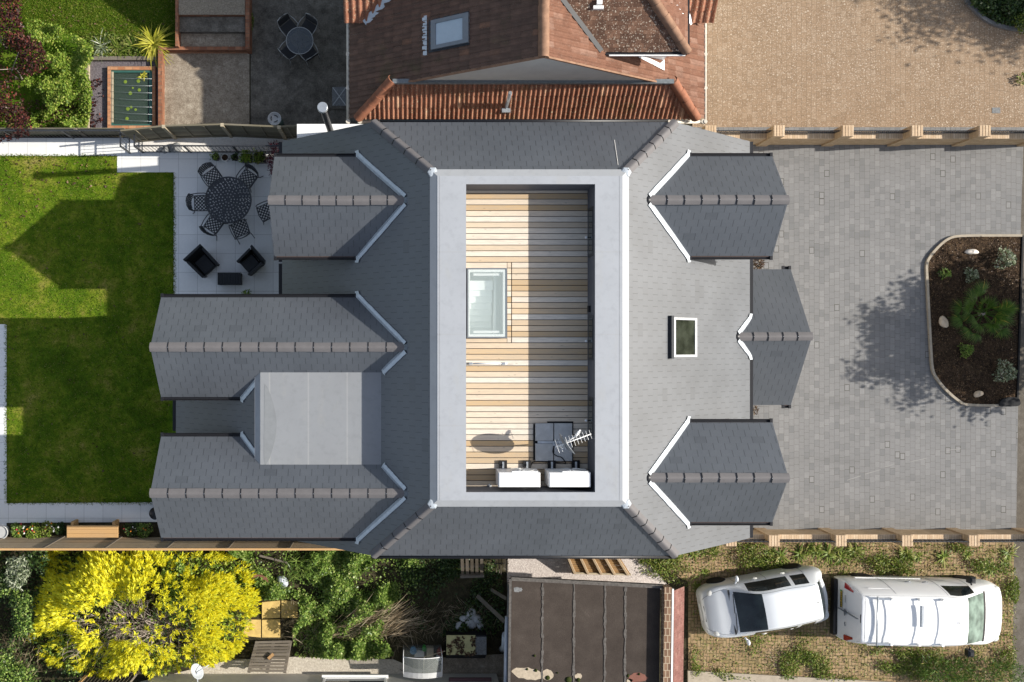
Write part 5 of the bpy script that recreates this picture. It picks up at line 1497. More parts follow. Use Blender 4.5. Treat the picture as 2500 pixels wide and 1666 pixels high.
for a,b in (((1.80,.05,.70),(1.82,.24,.69)),((1.80,-.05,.70),(1.82,-.24,.69))): mb.beam(a, b, .075, .03)
mb.build('grille', M['black'], car)
mb = MB(); ell(mb, (1.80,0,.715), .035, .045, .02); mb.build('badge', M['silver'], car)
mb = MB(); mb.beam((1.07,.62,1.03),(1.02,.02,1.075), .02, .015); mb.beam((1.05,.02,1.07),(1.0,-.55,1.05), .02, .015); mb.build('wiper', M['black'], car)
mb = MB(); mb.beam((1.10,-.68,.985),(1.10,.68,.985), .05, .03); mb.build('cowl', M['black'], car)
mb = MB(); mb.beam((-1.52,.20,1.335),(-1.52,-.20,1.335), .03, .02); mb.build('brake_light', M['tail_red'], car)
mb = MB(); mb.tube([(-1.25,0,1.50),(-1.32,0,1.56)], .012, 5); mb.build('aerial', M['black'], car)
mb = MB(); mb.beam((1.89,.26,.42),(1.89,-.26,.42), .11, .012, (1,0,0)); mb.build('number_plate', M['white_upvc'], car)
mb = MB(); mb.rbox(.55,.75,-.15,.25,.93,.97,.02); mb.build('dashboard_item', M['rubber'], car)
car.location = (10.97,-7.80,0); car.rotation_euler = (0,0,R(190.5))

van = thing('panel_van', 'white panel van with roof rack bars parked nose to the pavement', 'van')
secs = [(2.47, [(.50,.25),(.58,.42),(.56,.60),(.42,.70),(.22,.73),(0,.74)]),
        (2.36, [(.74,.22),(.80,.46),(.74,.76),(.58,.86),(.3,.90),(0,.91)]),
        (2.08, [(.88,.22),(.92,.52),(.86,.90),(.70,1.01),(.38,1.06),(0,1.08)]),
        (1.66, [(.91,.22),(.95,.58),(.90,1.06),(.76,1.19),(.42,1.25),(0,1.27)]),
        (.68, [(.92,.22),(.95,.60),(.91,1.14),(.70,1.80),(.45,1.90),(0,1.93)]),
        (.1, [(.92,.22),(.95,.60),(.92,1.16),(.73,1.84),(.47,1.95),(0,1.98)]),
        (-1.2, [(.92,.22),(.95,.60),(.92,1.16),(.74,1.86),(.48,1.96),(0,1.99)]),
        ([-2.30,-2.30,-2.28,-2.25,-2.26,-2.27], [(.90,.24),(.93,.62),(.88,1.16),(.71,1.80),(.46,1.90),(0,1.92)]),
        ([-2.46,-2.46,-2.42,-2.34,-2.34,-2.35], [(.84,.26),(.87,.62),(.83,1.14),(.66,1.74),(.42,1.84),(0,1.86)])]
G = loft(secs, 8, 8)
shell(G, 8, 8, [(2.98,3.14,2.95,7.05),(3.14,3.92,3.10,6.90),(3.55,4.75,2.12,2.90),(3.55,4.75,7.10,7.88)],
      ['body','windscreen_surround','windscreen','side_window','side_window'],
      [M['paint_white'],M['black'],M['glass_green'],M['glass_dark'],M['glass_dark']], van)
gline(G, 8, 8, [((1.0,3.0),(2.95,2.95)),((1.0,7.0),(2.95,7.05)),((3.5,.4),(3.5,2.1)),((3.5,9.6),(3.5,7.9)),((4.85,.4),(4.85,2.9)),((4.85,9.6),(4.85,7.1)),((6.1,.4),(6.1,2.9)),((6.1,9.6),(6.1,7.1)),((4.1,3.05),(7.0,3.1)),((4.1,6.95),(7.0,6.9)),((7.02,3.2),(7.02,6.8))], 'shut_lines', van, .005, 'grey_frame')
for s in (1,-1):
    mb = MB(); mb.tube([(1.25,s*.93,1.20),(1.22,s*1.02,1.23)], .03, 6); mb.rbox(1.12,1.30,min(s*1.0,s*1.2),max(s*1.0,s*1.2),1.14,1.38,.05); mb.build('door_mirror', M['black'], van)
    mb = MB(); mb.sheet([(-2.452,s*.87,.98),(-2.462,s*.71,.98),(-2.40,s*.67,1.40),(-2.36,s*.80,1.42)], .05); mb.build('tail_light', M['tail_red'], van)
    mb = MB(); ell(mb, (2.16,s*.74,.90), .14, .11, .07); mb.build('headlight', M['lamp_glass'], van)
    for xx in (.02,-.5):
        mb = MB(); mb.tube([(xx,s*.945,1.06),(xx-.07,s*.965,1.07),(xx-.18,s*.945,1.06)], .014, 6); mb.build('door_handle', M['grey_frame'], van)
    mb = MB(); mb.beam((.0,s*.955,.62),(-2.0,s*.955,.62), .02, .10, (0,0,1)); mb.build('side_rub_strip', M['paint_white'], van)
    for xx in (1.55,-1.62): wheel(van, xx, s*.86, .32, .19)
    mb = MB(); mb.beam((-.15,s*.845,1.50),(-2.0,s*.845,1.50), .012, .02); mb.build('panel_crease', M['paint_white'], van)
for xx in (.45,.05,-.5,-1.0): 
    pass
for yy in (.52,.30,.10,-.10,-.30,-.52):
    mb = MB(); mb.beam((.35,yy,1.972-.11*yy*yy),(-2.1,yy,1.945-.11*yy*yy), .03, .006); mb.build('roof_rib', M['paint_white'], van)
for xx in (-.06,-.74,-1.56):
    mb = MB(); mb.beam((xx,-.67,2.06),(xx,.67,2.06), .024, .02); bar = mb.build('rack_bar', M['white_metal'], van)
    for s in (1,-1):
        mb = MB(); mb.box(xx-.035,xx+.035,s*.655-.03,s*.655+.03,1.84,2.075); mb.build('bar_foot', M['white_metal'], bar)
mb = MB(); mb.beam((-.70,-.12,2.10),(-.70,.50,2.10), .06, .05); mb.build('rack_clamp', M['steel'], van)
mb = MB(); mb.tube([(-1.96,-.72,2.0),(-1.96,.72,2.0)], .025, 8); mb.build('rack_roller', M['steel'], van)
for s in (1,-1):
    mb = MB(); mb.beam((-1.56,s*.66,2.05),(-1.98,s*.66,2.0), .06, .03); mb.build('roller_arm', M['steel'], van)
mb = MB(); mb.rbox(-2.56,-2.40,-.86,.86,.30,.56,.04); mb.build('rear_bumper', M['black'], van)
mb = MB(); mb.beam((-2.468,.60,.80),(-2.468,.08,.80), .012, .11); pl = mb.build('number_plate', M['plate'], van)
mb = MB()
for k in range(7):
    y = .50 - k*.062 - (.03 if k > 3 else 0); mb.box(-2.478,-2.474,y-.018,y+.018,.765,.835)
mb.build('plate_characters', M['rubber'], pl)
mb = MB(); mb.box(-2.479,-2.4745,.555,.598,.75,.85); mb.build('plate_band', M['green_plastic'], pl)
mb = MB(); ell(mb, (-2.455,-.02,1.02), .02, .11, .05, 14, 8); mb.build('badge', M['grey_frame'], van)
mb = MB(); mb.box(-2.46,-2.452,.28,.50,1.02,1.05); mb.build('lettering_strip', M['grey_frame'], van)
mb = MB(); mb.box(-2.475,-2.40,-.006,.006,.6,1.80); mb.build('door_gap', M['grey_frame'], van)
mb = MB(); mb.tube([(-2.45,-.30,1.05),(-2.47,-.34,1.06),(-2.45,-.42,1.05)], .016, 6); mb.build('rear_handle', M['grey_frame'], van)
mb = MB(); mb.beam((-2.36,.14,1.84),(-2.36,-.10,1.84), .03, .03); mb.build('brake_light', M['rubber'], van)
mb = MB(); mb.tube([(.55,.0,1.95),(.42,0,2.02)], .012, 5); mb.build('aerial', M['grey_frame'], van)
mb = MB(); mb.beam((1.62,.6,1.24),(1.54,.0,1.30), .02, .015); mb.beam((1.62,.0,1.29),(1.58,-.6,1.24), .02, .015); mb.build('wiper', M['black'], van)
mb = MB(); mb.rbox(.95,1.12,-.10,.18,1.3,1.42,.04); mb.build('dashboard_item', M['rubber'], van)
van.location = (15.73,-8.02,0); van.rotation_euler = (0,0,R(-1.2))
# ================================================================ VEGETATION
def unit(a): return a/np.maximum(np.linalg.norm(a, axis=-1, keepdims=True), 1e-9)
def leaf_mesh(name, P, D, L, Wd, mat, parent=None, at=None, fold=.15, droop=.0):
    """P leaf bases, D leaf directions, L lengths, Wd widths (arrays)."""
    n = len(P); P = np.asarray(P, float); D = unit(np.asarray(D, float))
    L = np.broadcast_to(L, (n,)).reshape(-1,1); Wd = np.broadcast_to(Wd, (n,)).reshape(-1,1)
    rv = unit(nrng.normal(size=(n,3)) * [1,1,.35] + [0,0,.9])
    S = unit(np.cross(D, rv)); U = np.cross(S, D)
    v0 = P; v2 = P + D*L - np.array([0,0,1.0])*L*droop
    md = P + D*L*.45 + U*L*fold*.3
    v1 = md + S*Wd*.5 + U*Wd*fold; v3 = md - S*Wd*.5 + U*Wd*fold
    V = np.stack([v0, v1, v2, v3], 1).reshape(-1,3)
    off = world_loc(parent) if parent is not None else (Vector(at) if at is not None else Vector((0,0,0)))
    V = V - np.array(off)
    me = bpy.data.meshes.new(name)
    me.vertices.add(4*n); me.vertices.foreach_set('co', V.ravel())
    me.loops.add(4*n); me.loops.foreach_set('vertex_index', np.arange(4*n, dtype=np.int32))
    me.polygons.add(n); me.polygons.foreach_set('loop_start', np.arange(0, 4*n, 4, dtype=np.int32))
    me.update(calc_edges=True)
    me.materials.append(M[mat])
    o = bpy.data.objects.new(name, me); COL.objects.link(o)
    if parent is not None: o.parent = parent
    elif at is not None: o.location = off
    return o
def inpoly(x, y, poly):
    c = np.zeros(len(x), bool); n = len(poly)
    for i in range(n):
        (xa,ya),(xb,yb) = poly[i], poly[(i+1)%n]
        if ya == yb: continue
        k = ((ya > y) != (yb > y)) & (x < (xb-xa)*(y-ya)/(yb-ya)+xa); c ^= k
    return c
def px_sample(poly, n, keep=None):
    P = np.array(poly, float); lo, hi = P.min(0), P.max(0); out = []
    got = 0
    while got < n:
        x = nrng.uniform(lo[0], hi[0], n*2); y = nrng.uniform(lo[1], hi[1], n*2)
        k = inpoly(x, y, poly)
        if keep is not None: k &= keep(x, y) > nrng.random(len(x))
        out.append(np.stack([x[k], y[k]], 1)); got += k.sum()
    return np.concatenate(out)[:n]
class Lump:                           # smooth random field in [0,1]
    def __init__(s, scale, seed):
        r = np.random.default_rng(seed); s.k = r.normal(size=(14,2))/scale; s.p = r.uniform(0,6.28,14)
    def __call__(s, x, y):
        return .5 + .5*np.tanh(sum(np.sin(x*k[0]+y*k[1]+p) for k, p in zip(s.k, s.p))/2.6)
def px2w(q, z):
    z = np.broadcast_to(z, (len(q),)); k = (CAM_H - z)/FOC
    return np.stack([(q[:,0]-CX)*k, (CY-q[:,1])*k, z], 1)
def carpet(name, poly, n, size, hfun, mat, keep=None, parent=None, at=None, up=.6, aspect=.7, deep=.7):
    q = px_sample(poly, n, keep)
    h = hfun(q[:,0], q[:,1])
    z = h*(1 - deep*nrng.random(n)**2.2) + nrng.uniform(0,.03,n)
    P = px2w(q, z)
    D = unit(nrng.normal(size=(n,3))*[1,1,.38] + [0,0,up*.2])
    L = size*nrng.uniform(.6,1.35,n)
    return leaf_mesh(name, P, D, L, L*aspect, mat, parent, at)
def ground_plants(lst): pass

# --- golden bush -------------------------------------------------
bc = W(350,1500,0)
gb = thing('golden_bush', 'big golden yellow bush with a bare grey twiggy middle below the slatted fence', 'bush', (bc.x, bc.y, 0))
outline = smooth_edge([(352,1342),(300,1362),(235,1352),(160,1348),(98,1380),(118,1420),(86,1448),(100,1500),(78,1545),(105,1590),(140,1622),(200,1628),(255,1645),(330,1630),(385,1650),(440,1632),(500,1620),(560,1600),(600,1540),(618,1490),(612,1420),(585,1370),(540,1350),(480,1355),(420,1345),(352,1342)], 4)
hole = smooth_edge([(190,1495),(250,1478),(330,1480),(360,1430),(385,1425),(405,1455),(400,1500),(440,1500),(470,1530),(455,1575),(400,1580),(330,1565),(270,1560),(205,1545),(190,1495)], 4)
green = smooth_edge([(405,1370),(450,1380),(440,1440),(470,1480),(440,1520),(400,1500),(390,1430),(405,1370)], 4)
lump = Lump(26, 5); lump2 = Lump(9, 9)
ctr = np.array([bc.x, bc.y, .3])
def gkeep(x, y):
    a = np.where(inpoly(x,y,hole), .13, 1.0); a = np.where(inpoly(x,y,green), .25, a)
    return a*np.where(lump(x,y) > .25, 1, .15)
q = px_sample(outline, 1900, gkeep)
ex = np.abs((q[:,0]-350)/270)**2.4 + np.abs((q[:,1]-1497)/155)**2.4
zz = (1.9*np.clip(1.12-ex,.05,1)**.5)*(.62+.5*lump(q[:,0],q[:,1])) - .25*nrng.random(len(q))
B = px2w(q, np.clip(zz,.15,2.4))
A = unit((B-ctr)*[1,1,.55] + nrng.normal(size=B.shape)*.35 + [0,.0,.45])
m = 17
P = np.repeat(B, m, 0); Ax = np.repeat(A, m, 0)
t = np.tile(np.linspace(0,1,m), len(B))
P = P + Ax*(t*.17)[:,None] + nrng.normal(size=P.shape)*.012
D = unit((Ax*(.55+.6*t)[:,None] + unit(nrng.normal(size=P.shape))*(1.05-.75*t)[:,None])*[1,1,.35])
leaf_mesh('foliage', P, D, nrng.uniform(.08,.15,len(P)), nrng.uniform(.026,.046,len(P)), 'leaf_gold', gb, fold=.1)
qd = px_sample(outline, 9000, lambda x,y: np.where(inpoly(x,y,hole),.15,1))
exd = np.abs((qd[:,0]-350)/270)**2.4 + np.abs((qd[:,1]-1497)/155)**2.4
zd = 1.3*np.clip(1.1-exd,.05,1)**.5*nrng.uniform(.2,1,len(qd))
leaf_mesh('inner_foliage', px2w(qd, zd), nrng.normal(size=(len(qd),3))*[1,1,.35], nrng.uniform(.07,.13,len(qd)), nrng.uniform(.04,.06,len(qd)), 'leaf_lime', gb)
for nm, k, mt in (('green_patch', green, 'leaf_ivy'), ('ivy_patch', hole, 'leaf_dark')):
    qq = px_sample(k, 1500 if mt == 'leaf_ivy' else 420, lambda x,y: lump2(x,y)**2)
    leaf_mesh(nm + '_foliage', px2w(qq, nrng.uniform(.5,1.25,len(qq))), nrng.normal(size=(len(qq),3))*[1,1,.4]+[0,0,.5], .085, .065, mt, gb)
mb = MB(); stems = [W(300,1515,0),W(330,1500,0),W(370,1515,0),W(400,1530,0),W(270,1520,0),W(440,1525,0)]
for i in range(95):
    s = rnd.choice(stems); a = rnd.uniform(0,6.28); r = rnd.uniform(.4,1.5)
    p = s + Vector((rnd.uniform(-.1,.1),rnd.uniform(-.1,.1),.05)); e = p + Vector((r*math.cos(a)*1.2,r*math.sin(a)*.75,rnd.uniform(.8,1.3)))
    md = p.lerp(e,.5) + Vector((rnd.uniform(-.12,.12),rnd.uniform(-.12,.12),.22))
    mb.tube([p,p.lerp(md,.5)+Vector((0,0,.08)),md,md.lerp(e,.55)+Vector((rnd.uniform(-.06,.06),rnd.uniform(-.06,.06),.03)),e], [.026,.02,.015,.01,.004], 5, False)
    for k in range(7):
        c = p.lerp(md,rnd.uniform(.5,1)) if k < 3 else md.lerp(e,rnd.uniform(0,1)); a2 = a + rnd.uniform(-1.3,1.3)
        mb.tube([c, c + Vector((.2*math.cos(a2),.2*math.sin(a2),.07)), c + Vector((.42*math.cos(a2+.3),.38*math.sin(a2+.3),.05))], [.007,.005,.002], 4, False)
mb.build('branch', M['bark'], gb)

# --- rough garden below the house ---------------------------------
lump3 = Lump(38, 21); lump4 = Lump(14, 22)
ivyp = [(560,1332),(760,1335),(900,1350),(1010,1362),(1030,1380),(1020,1440),(1005,1490),(960,1520),(935,1560),(960,1600),(900,1610),(800,1606),(720,1606),(716,1545),(735,1500),(728,1462),(640,1462),(620,1420),(600,1370),(560,1350)]
def ivyk(x, y):
    k = np.clip((lump3(x,y)-.12)*1.6, .03, 1)
    k = np.where((x>655)&(x<860)&(y>1500)&(y<1565)&(lump4(x,y)<.75), k*.18, k)
    k = np.where((x>820)&(x<1000)&(y>1470)&(y<1570), k*.22, k)
    k = np.where((x>690)&(x<735)&(y>1460)&(y<1515), k*.25, k)
    return k
ug = carpet('undergrowth', ivyp, 34000, .075, lambda x,y: .12+.75*lump3(x,y)*lump4(x,y), 'leaf_ivy', ivyk)
ug['kind'] = 'stuff'
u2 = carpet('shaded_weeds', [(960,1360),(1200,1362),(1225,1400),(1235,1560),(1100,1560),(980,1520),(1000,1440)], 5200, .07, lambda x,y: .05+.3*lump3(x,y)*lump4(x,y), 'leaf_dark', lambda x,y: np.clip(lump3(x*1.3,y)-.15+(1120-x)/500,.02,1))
u2['kind'] = 'stuff'
def stalks(name, poly, n, L, mat, ang=None, spread=.6, z=(.05,.4), w=.010, kind='stuff'):
    q = px_sample(poly, n); B = px2w(q, nrng.uniform(z[0], z[1], n)); a = (nrng.uniform(0,6.28,n) if ang is None else ang + nrng.normal(size=n)*spread)
    D = np.stack([np.cos(a), np.sin(a), nrng.uniform(-.1,.35,n)], 1)
    o = leaf_mesh(name, B, D, L*nrng.uniform(.5,1.4,n), w*nrng.uniform(.7,1.5,n), mat, fold=.05)
    if kind: o['kind'] = kind
    return o
stalks('dry_stalks', [(770,1560),(800,1535),(860,1500),(945,1490),(1000,1530),(960,1560),(880,1560)], 420, .75, 'leaf_dry', R(28), .3, (.2,.55), .018)
stalks('dead_twigs', [(690,1480),(760,1480),(800,1560),(760,1600),(690,1520)], 220, .35, 'leaf_dry', None, .6, (.02,.3))
stalks('dead_twigs', [(940,1500),(1180,1470),(1210,1540),(1000,1560),(950,1600)], 420, .4, 'leaf_dry', None, .6, (.0,.15), .012)
stalks('fern_fronds', [(690,1365),(780,1365),(770,1410),(700,1420)], 260, .28, 'leaf_ivy', R(20), .9, (.2,.5), .02)
# left of the golden bush
lp = [(-120,1330),(120,1345),(110,1400),(90,1460),(85,1560),(130,1625),(230,1650),(230,1720),(-120,1720)]
lk = Lump(30, 31)
carpet('shrub_border', lp, 9000, .08, lambda x,y: .2+.9*lk(x,y), 'leaf_dark', lambda x,y: np.clip(lk(x,y)+.1,0,1))['kind'] = 'stuff'
carpet('shrub_border', [(-120,1430),(70,1440),(85,1560),(190,1640),(200,1720),(-120,1720)], 5600, .07, lambda x,y: .4+1.0*lk(x,y), 'leaf_ivy', lambda x,y: np.clip(lk(x,y)*1.5-.4,0,1))['kind'] = 'stuff'
stalks('dead_twigs', [(0,1580),(60,1560),(110,1600),(90,1660),(0,1666)], 160, .3, 'leaf_dry', R(60), .5, (.5,1.0))
bd2 = thing('pale_spire_shrub', 'grey green shrub with pale flower spikes left of the golden bush', 'shrub', W(35,1400,0))
q = px_sample([(15,1365),(60,1360),(75,1400),(50,1440),(20,1435)], 700)
leaf_mesh('foliage', px2w(q, nrng.uniform(.6,1.3,700)), nrng.normal(size=(700,3))*[1,1,.4]+[0,0,.4], .12, .03, 'leaf_pale', bd2)

# --- upper left garden --------------------------------------------
lr = Lump(30, 41); lr2 = Lump(10, 42)
rs = thing('maroon_shrub', 'dark maroon leaved shrub at the left edge of the upper garden', 'shrub', W(30,170,0))
q = px_sample(smooth_edge([(-160,-60),(30,-60),(48,30),(60,80),(95,105),(118,165),(70,190),(60,260),(68,330),(-160,330),(-160,-60)],4), 9500, lambda x,y: np.clip(lr(x,y)*1.4-.1,.1,1))
h = 1.2*(.55+.6*lr(q[:,0],q[:,1]))*(1-.5*nrng.random(len(q))**2)
leaf_mesh('foliage', px2w(q,h), nrng.normal(size=(len(q),3))*[1,1,.35]+[.2,0,.05], nrng.uniform(.07,.13,len(q)), nrng.uniform(.035,.06,len(q)), 'leaf_red', rs)
mb = MB()
for i in range(9):
    p = W(0+rnd.uniform(-40,60),rnd.uniform(40,280),0); mb.tube([p,p+Vector((rnd.uniform(-.2,.2),rnd.uniform(-.2,.2),.6)),p+Vector((rnd.uniform(-.5,.5),rnd.uniform(-.5,.5),1.1))],[.03,.02,.006],6,False)
mb.build('stem', M['bark'], rs)
gs = thing('lime_shrub', 'broad lime green shrub between the maroon shrub and the pond', 'shrub', W(150,170,0))
q = px_sample(smooth_edge([(60,40),(110,55),(160,70),(190,90),(225,120),(215,180),(222,230),(215,300),(190,315),(150,300),(100,240),(60,200),(90,150),(75,100),(60,40)],4), 11000, lambda x,y: np.clip(lr2(x,y)*1.5-.1,.06,1))
h = (.35+.75*lr(q[:,0]+90,q[:,1])*lr2(q[:,0],q[:,1]))*(1-.6*nrng.random(len(q))**2)
leaf_mesh('foliage', px2w(q,h), nrng.normal(size=(len(q),3))*[1,1,.35]+[0,0,.08], nrng.uniform(.05,.09,len(q)), nrng.uniform(.04,.065,len(q)), 'leaf_lime', gs)
gs2 = thing('lime_shrub', 'low bright yellow green ground shrub beside the railing and the mulch', 'shrub', W(120,300,0))
q = px_sample([(40,290),(110,270),(200,240),(212,318),(40,320)], 1800, lambda x,y: np.clip(lr2(x,y)*1.8-.5,0.02,1))
leaf_mesh('foliage', px2w(q,nrng.uniform(.03,.3,len(q))), nrng.normal(size=(len(q),3))*[1,1,.4]+[0,0,.5], .07, .05, 'leaf_lime', gs2)
carpet('leaf_litter', [(0,255),(215,230),(212,322),(0,322)], 1500, .06, lambda x,y: .03+0*x, 'leaf_fallen')['kind'] = 'stuff'
carpet('leaf_litter', [(214,160),(245,155),(262,320),(214,320)], 260, .07, lambda x,y: .02+0*x, 'leaf_red', lambda x,y: np.clip(lr2(x,y)*2-.9,0,1))['kind'] = 'stuff'
def strap_plant(name, label, px, py, n, L, mat, z0=.05, w=.03, elev=(.15,1.1), cat='plant', group=None):
    c = W(px, py, 0); t = thing(name, label, cat, c, group=group)
    mb = MB()
    for i in range(n):
        a = rnd.uniform(0, 6.28); e = rnd.uniform(*elev); l = L*rnd.uniform(.6,1.2); sd = Vector((-math.sin(a), math.cos(a), 0))
        p = c + Vector((rnd.uniform(-.08,.08), rnd.uniform(-.08,.08), z0)); V = []
        for k in range(5):
            s = k/4; q_ = p + Vector((math.cos(a)*math.cos(e)*l*s, math.sin(a)*math.cos(e)*l*s, math.sin(e)*l*s - .45*l*s*s)); ww = w*(1-s**1.6)*.5 + .001
            V += [q_ - sd*ww, q_ + sd*ww]
        mb.add(V, [(2*k,2*k+1,2*k+3,2*k+2) for k in range(4)], True)
    mb.build('blades', M[mat], t); return t
strap_plant('strap_plant', 'bright yellow strap leaved plant between the upper lawn and the pond', 378, 112, 120, .85, 'leaf_strap', .1, .045)
strap_plant('strap_plant', 'small yellow strap plant growing in the pond corner', 352, 188, 26, .18, 'leaf_strap', .08, .03)
strap_plant('iris_clump', 'grey green strappy clump on the left of the bed above the timber edging', 250, 118, 60, .55, 'leaf_pale', .05, .03)
strap_plant('iris_clump', 'green strappy clump in the middle of the bed above the timber edging', 290, 122, 70, .55, 'leaf_weed', .05, .03)
strap_plant('iris_clump', 'green strappy clump beside the yellow strap plant above the timber edging', 325, 116, 60, .5, 'leaf_weed', .05, .03)
q = px_sample([(200,85),(350,88),(345,138),(215,140)], 1500); o = leaf_mesh('ground_cover', px2w(q, nrng.uniform(.0,.15,1500)), nrng.normal(size=(1500,3))*[1,1,.4]+[0,0,.5], .1, .03, 'leaf_weed'); o['kind'] = 'stuff'
for px, py in ((614,40),(612,63)):
    pass
q = px_sample([(606,30),(618,30),(618,72),(606,72)], 160); o = leaf_mesh('crack_weeds', px2w(q, nrng.uniform(.0,.1,160)), nrng.normal(size=(160,3))*[1,1,.4]+[0,0,.5], .06, .045, 'leaf_weed'); o['kind'] = 'stuff'
# fallen leaves on the lawn
q = np.concatenate([px_sample([(-20,385),(285,385),(285,470),(180,480),(90,520),(0,560)], 130), px_sample([(16,500),(420,430),(420,1220),(20,1220)], 60), px_sample([(100,10),(420,60),(300,95),(120,60)], 60)])
o = leaf_mesh('fallen_leaves', px2w(q, .02), nrng.normal(size=(len(q),3))*[1,1,.2], nrng.uniform(.05,.1,len(q)), nrng.uniform(.04,.07,len(q)), 'leaf_fallen'); o['kind'] = 'stuff'
# grass blades, only where they catch the light as an uneven nap
def nap(name, poly, n, mat, L=.05):
    q = px_sample(poly, n); o = leaf_mesh(name, px2w(q, .0), nrng.normal(size=(n,3))*[1,1,.2]+[0,0,.7], L*nrng.uniform(.6,1.4,n), .016, mat, fold=.05); o['kind'] = 'stuff'; return o
M['blade'] = leafm('grass_blades', [(0,(.055,.11,.006,1)),(.45,(.12,.195,.012,1)),(.8,(.19,.24,.022,1)),(.95,(.30,.29,.06,1)),(1,(.44,.36,.17,1))], .35, .6, .2)
nap('grass', [(-60,382),(286,382),(286,422),(424,422),(424,728),(400,1228),(17,1228),(17,792),(-60,792)], 60000, 'blade')
nap('grass', [(-30,-30),(430,-30),(430,95),(200,92),(60,60),(-30,30)], 24000, 'blade', .06)

nap('grass', [(422,422),(428,422),(429,730),(422,730)], 900, 'blade', .06)
nap('grass', [(-60,378),(286,378),(286,384),(-60,384)], 900, 'blade', .06)
nap('grass', [(16,1224),(420,1224),(420,1231),(16,1231)], 900, 'blade', .06)
nap('grass', [(12,792),(19,792),(19,1228),(12,1228)], 900, 'blade', .06)
# --- potted plants on the patio -----------------------------------
def pot(label, px, py, r, h, mat, fol=None, n=90, spread=.2, square=False, ht=.2):
    p = W(px, py, h); t = thing('plant_pot', label, 'plant pot', (p.x, p.y, .008), group='plant pots along the gravel strip')
    mb = MB()
    if square:
        mb.box(p.x-r,p.x+r,p.y-r*.8,p.y+r*.8,.008,h-.02)
        for x0,x1,y0,y1 in ((p.x-r,p.x-r+.02,p.y-r*.8,p.y+r*.8),(p.x+r-.02,p.x+r,p.y-r*.8,p.y+r*.8),(p.x-r+.02,p.x+r-.02,p.y-r*.8,p.y-r*.8+.02),(p.x-r+.02,p.x+r-.02,p.y+r*.8-.02,p.y+r*.8)): mb.box(x0,x1,y0,y1,h-.02,h+.02)
    else: mb.lathe((p.x,p.y,.008), [(r*.7,0),(r,h),(r*1.04,h),(r*.86,h+.002),(r*.84,h-.03)], 20)
    mb.build('pot', M[mat], t)
    mb = MB(); mb.lathe((p.x,p.y,h-.02), [(r*.83,0),(.01,.012)], 16); mb.build('compost', M['soil'], t)
    if fol:
        B = np.array([p.x,p.y,h]) + nrng.normal(size=(n,3))*[spread*.5,spread*.5,0] + np.stack([0*np.arange(n),0*np.arange(n),nrng.uniform(0,ht,n)],1)
        leaf_mesh('foliage', B, nrng.normal(size=(n,3))*[1,1,.4]+[0,0,.5], nrng.uniform(.05,.09,n), nrng.uniform(.035,.055,n), fol, t)
pot('dark round pot with a small green plant, leftmost in the row of pots', 526.5, 383.5, .115, .27, 'pot_clay', 'leaf_ivy', 60, .12)
pot('white round pot of bare compost in the row of pots', 549, 384.5, .12, .26, 'pot_white')
pot('dark round pot with a sparse seedling, between the white pot and the square pot', 572.8, 384, .105, .27, 'pot_clay', 'leaf_dark', 40, .10, ht=.1)
pot('dark square planter with a spreading yellow green plant', 601, 385.5, .15, .28, 'pot_clay', 'leaf_lime', 230, .19, True)
pot('dark rectangular planter with a bushy green plant beside the acer', 634, 385.5, .17, .26, 'pot_clay', 'leaf_weed', 200, .17, True)
ac = thing('acer', 'small dark red acer in front of the gable eaves at the end of the pots', 'shrub', W(660,384,0)+Vector((0,0,.008)))
n_ = 620; q = px_sample([(655,352),(668,345),(690,352),(690,375),(676,395),(670,425),(660,430),(655,400),(648,385),(664,370)], n_)
leaf_mesh('foliage', px2w(q, nrng.uniform(.4,1.0,n_)), nrng.normal(size=(n_,3))*[1,1,.4]+[0,-.3,-.1], nrng.uniform(.06,.12,n_), nrng.uniform(.012,.03,n_), 'leaf_acer', ac)
mb = MB(); p = W(664,385,0)
for k in range(5): mb.tube([p+Vector((0,0,.008)), p+Vector((rnd.uniform(-.05,.05),rnd.uniform(-.05,.05),.5)), p+Vector((rnd.uniform(-.2,.2),rnd.uniform(-.3,.3),.9))],[.014,.01,.004],5,False)
mb.build('stem', M['bark'], ac)
def small_bush(label, px, py, r, h, n, mat, size=.06, cat='plant', name='small_plant', z0=.02, asp=.7, group=None, wide=1.0):
    c = W(px, py, h*.5); t = thing(name, label, cat, (c.x,c.y,0), group=group)
    a = nrng.uniform(0,6.28,n); rr = r*np.sqrt(nrng.random(n))*(1+.25*np.sin(3*a+px)); z = z0 + h*np.sqrt(np.clip(1-(rr/r/1.25)**2,0,1))*nrng.uniform(.45,1,n)
    B = np.stack([c.x+rr*np.cos(a)*wide, c.y+rr*np.sin(a), z],1)
    leaf_mesh('foliage', B, nrng.normal(size=(n,3))*[1,1,.5]+np.stack([np.cos(a),np.sin(a),.7+0*a],1)*.8, size*nrng.uniform(.6,1.4,n), size*asp*nrng.uniform(.7,1.3,n), mat, t)
    mb = MB(); k = max(3, n//60)
    for i in range(min(k,7)):
        e = Vector((c.x+rnd.uniform(-r,r)*.6, c.y+rnd.uniform(-r,r)*.6, h*.7)); mb.tube([(c.x,c.y,0), e], [.012,.004], 5, False)
    mb.build('stem', M['bark'], t)
    return t
small_bush('small leafy green plant tucked against the eaves at the bottom of the patio', 602, 718, .12, .3, 120, 'leaf_ivy')
small_bush('brown dried plant in the corner between the house wall and the porch roof, upper side', 1848, 645, .17, .35, 260, 'leaf_fallen', .09, asp=.3)
small_bush('brown dried plant at the lower corner of the porch roof', 1839, 1001, .11, .3, 120, 'leaf_fallen', .08, asp=.3)
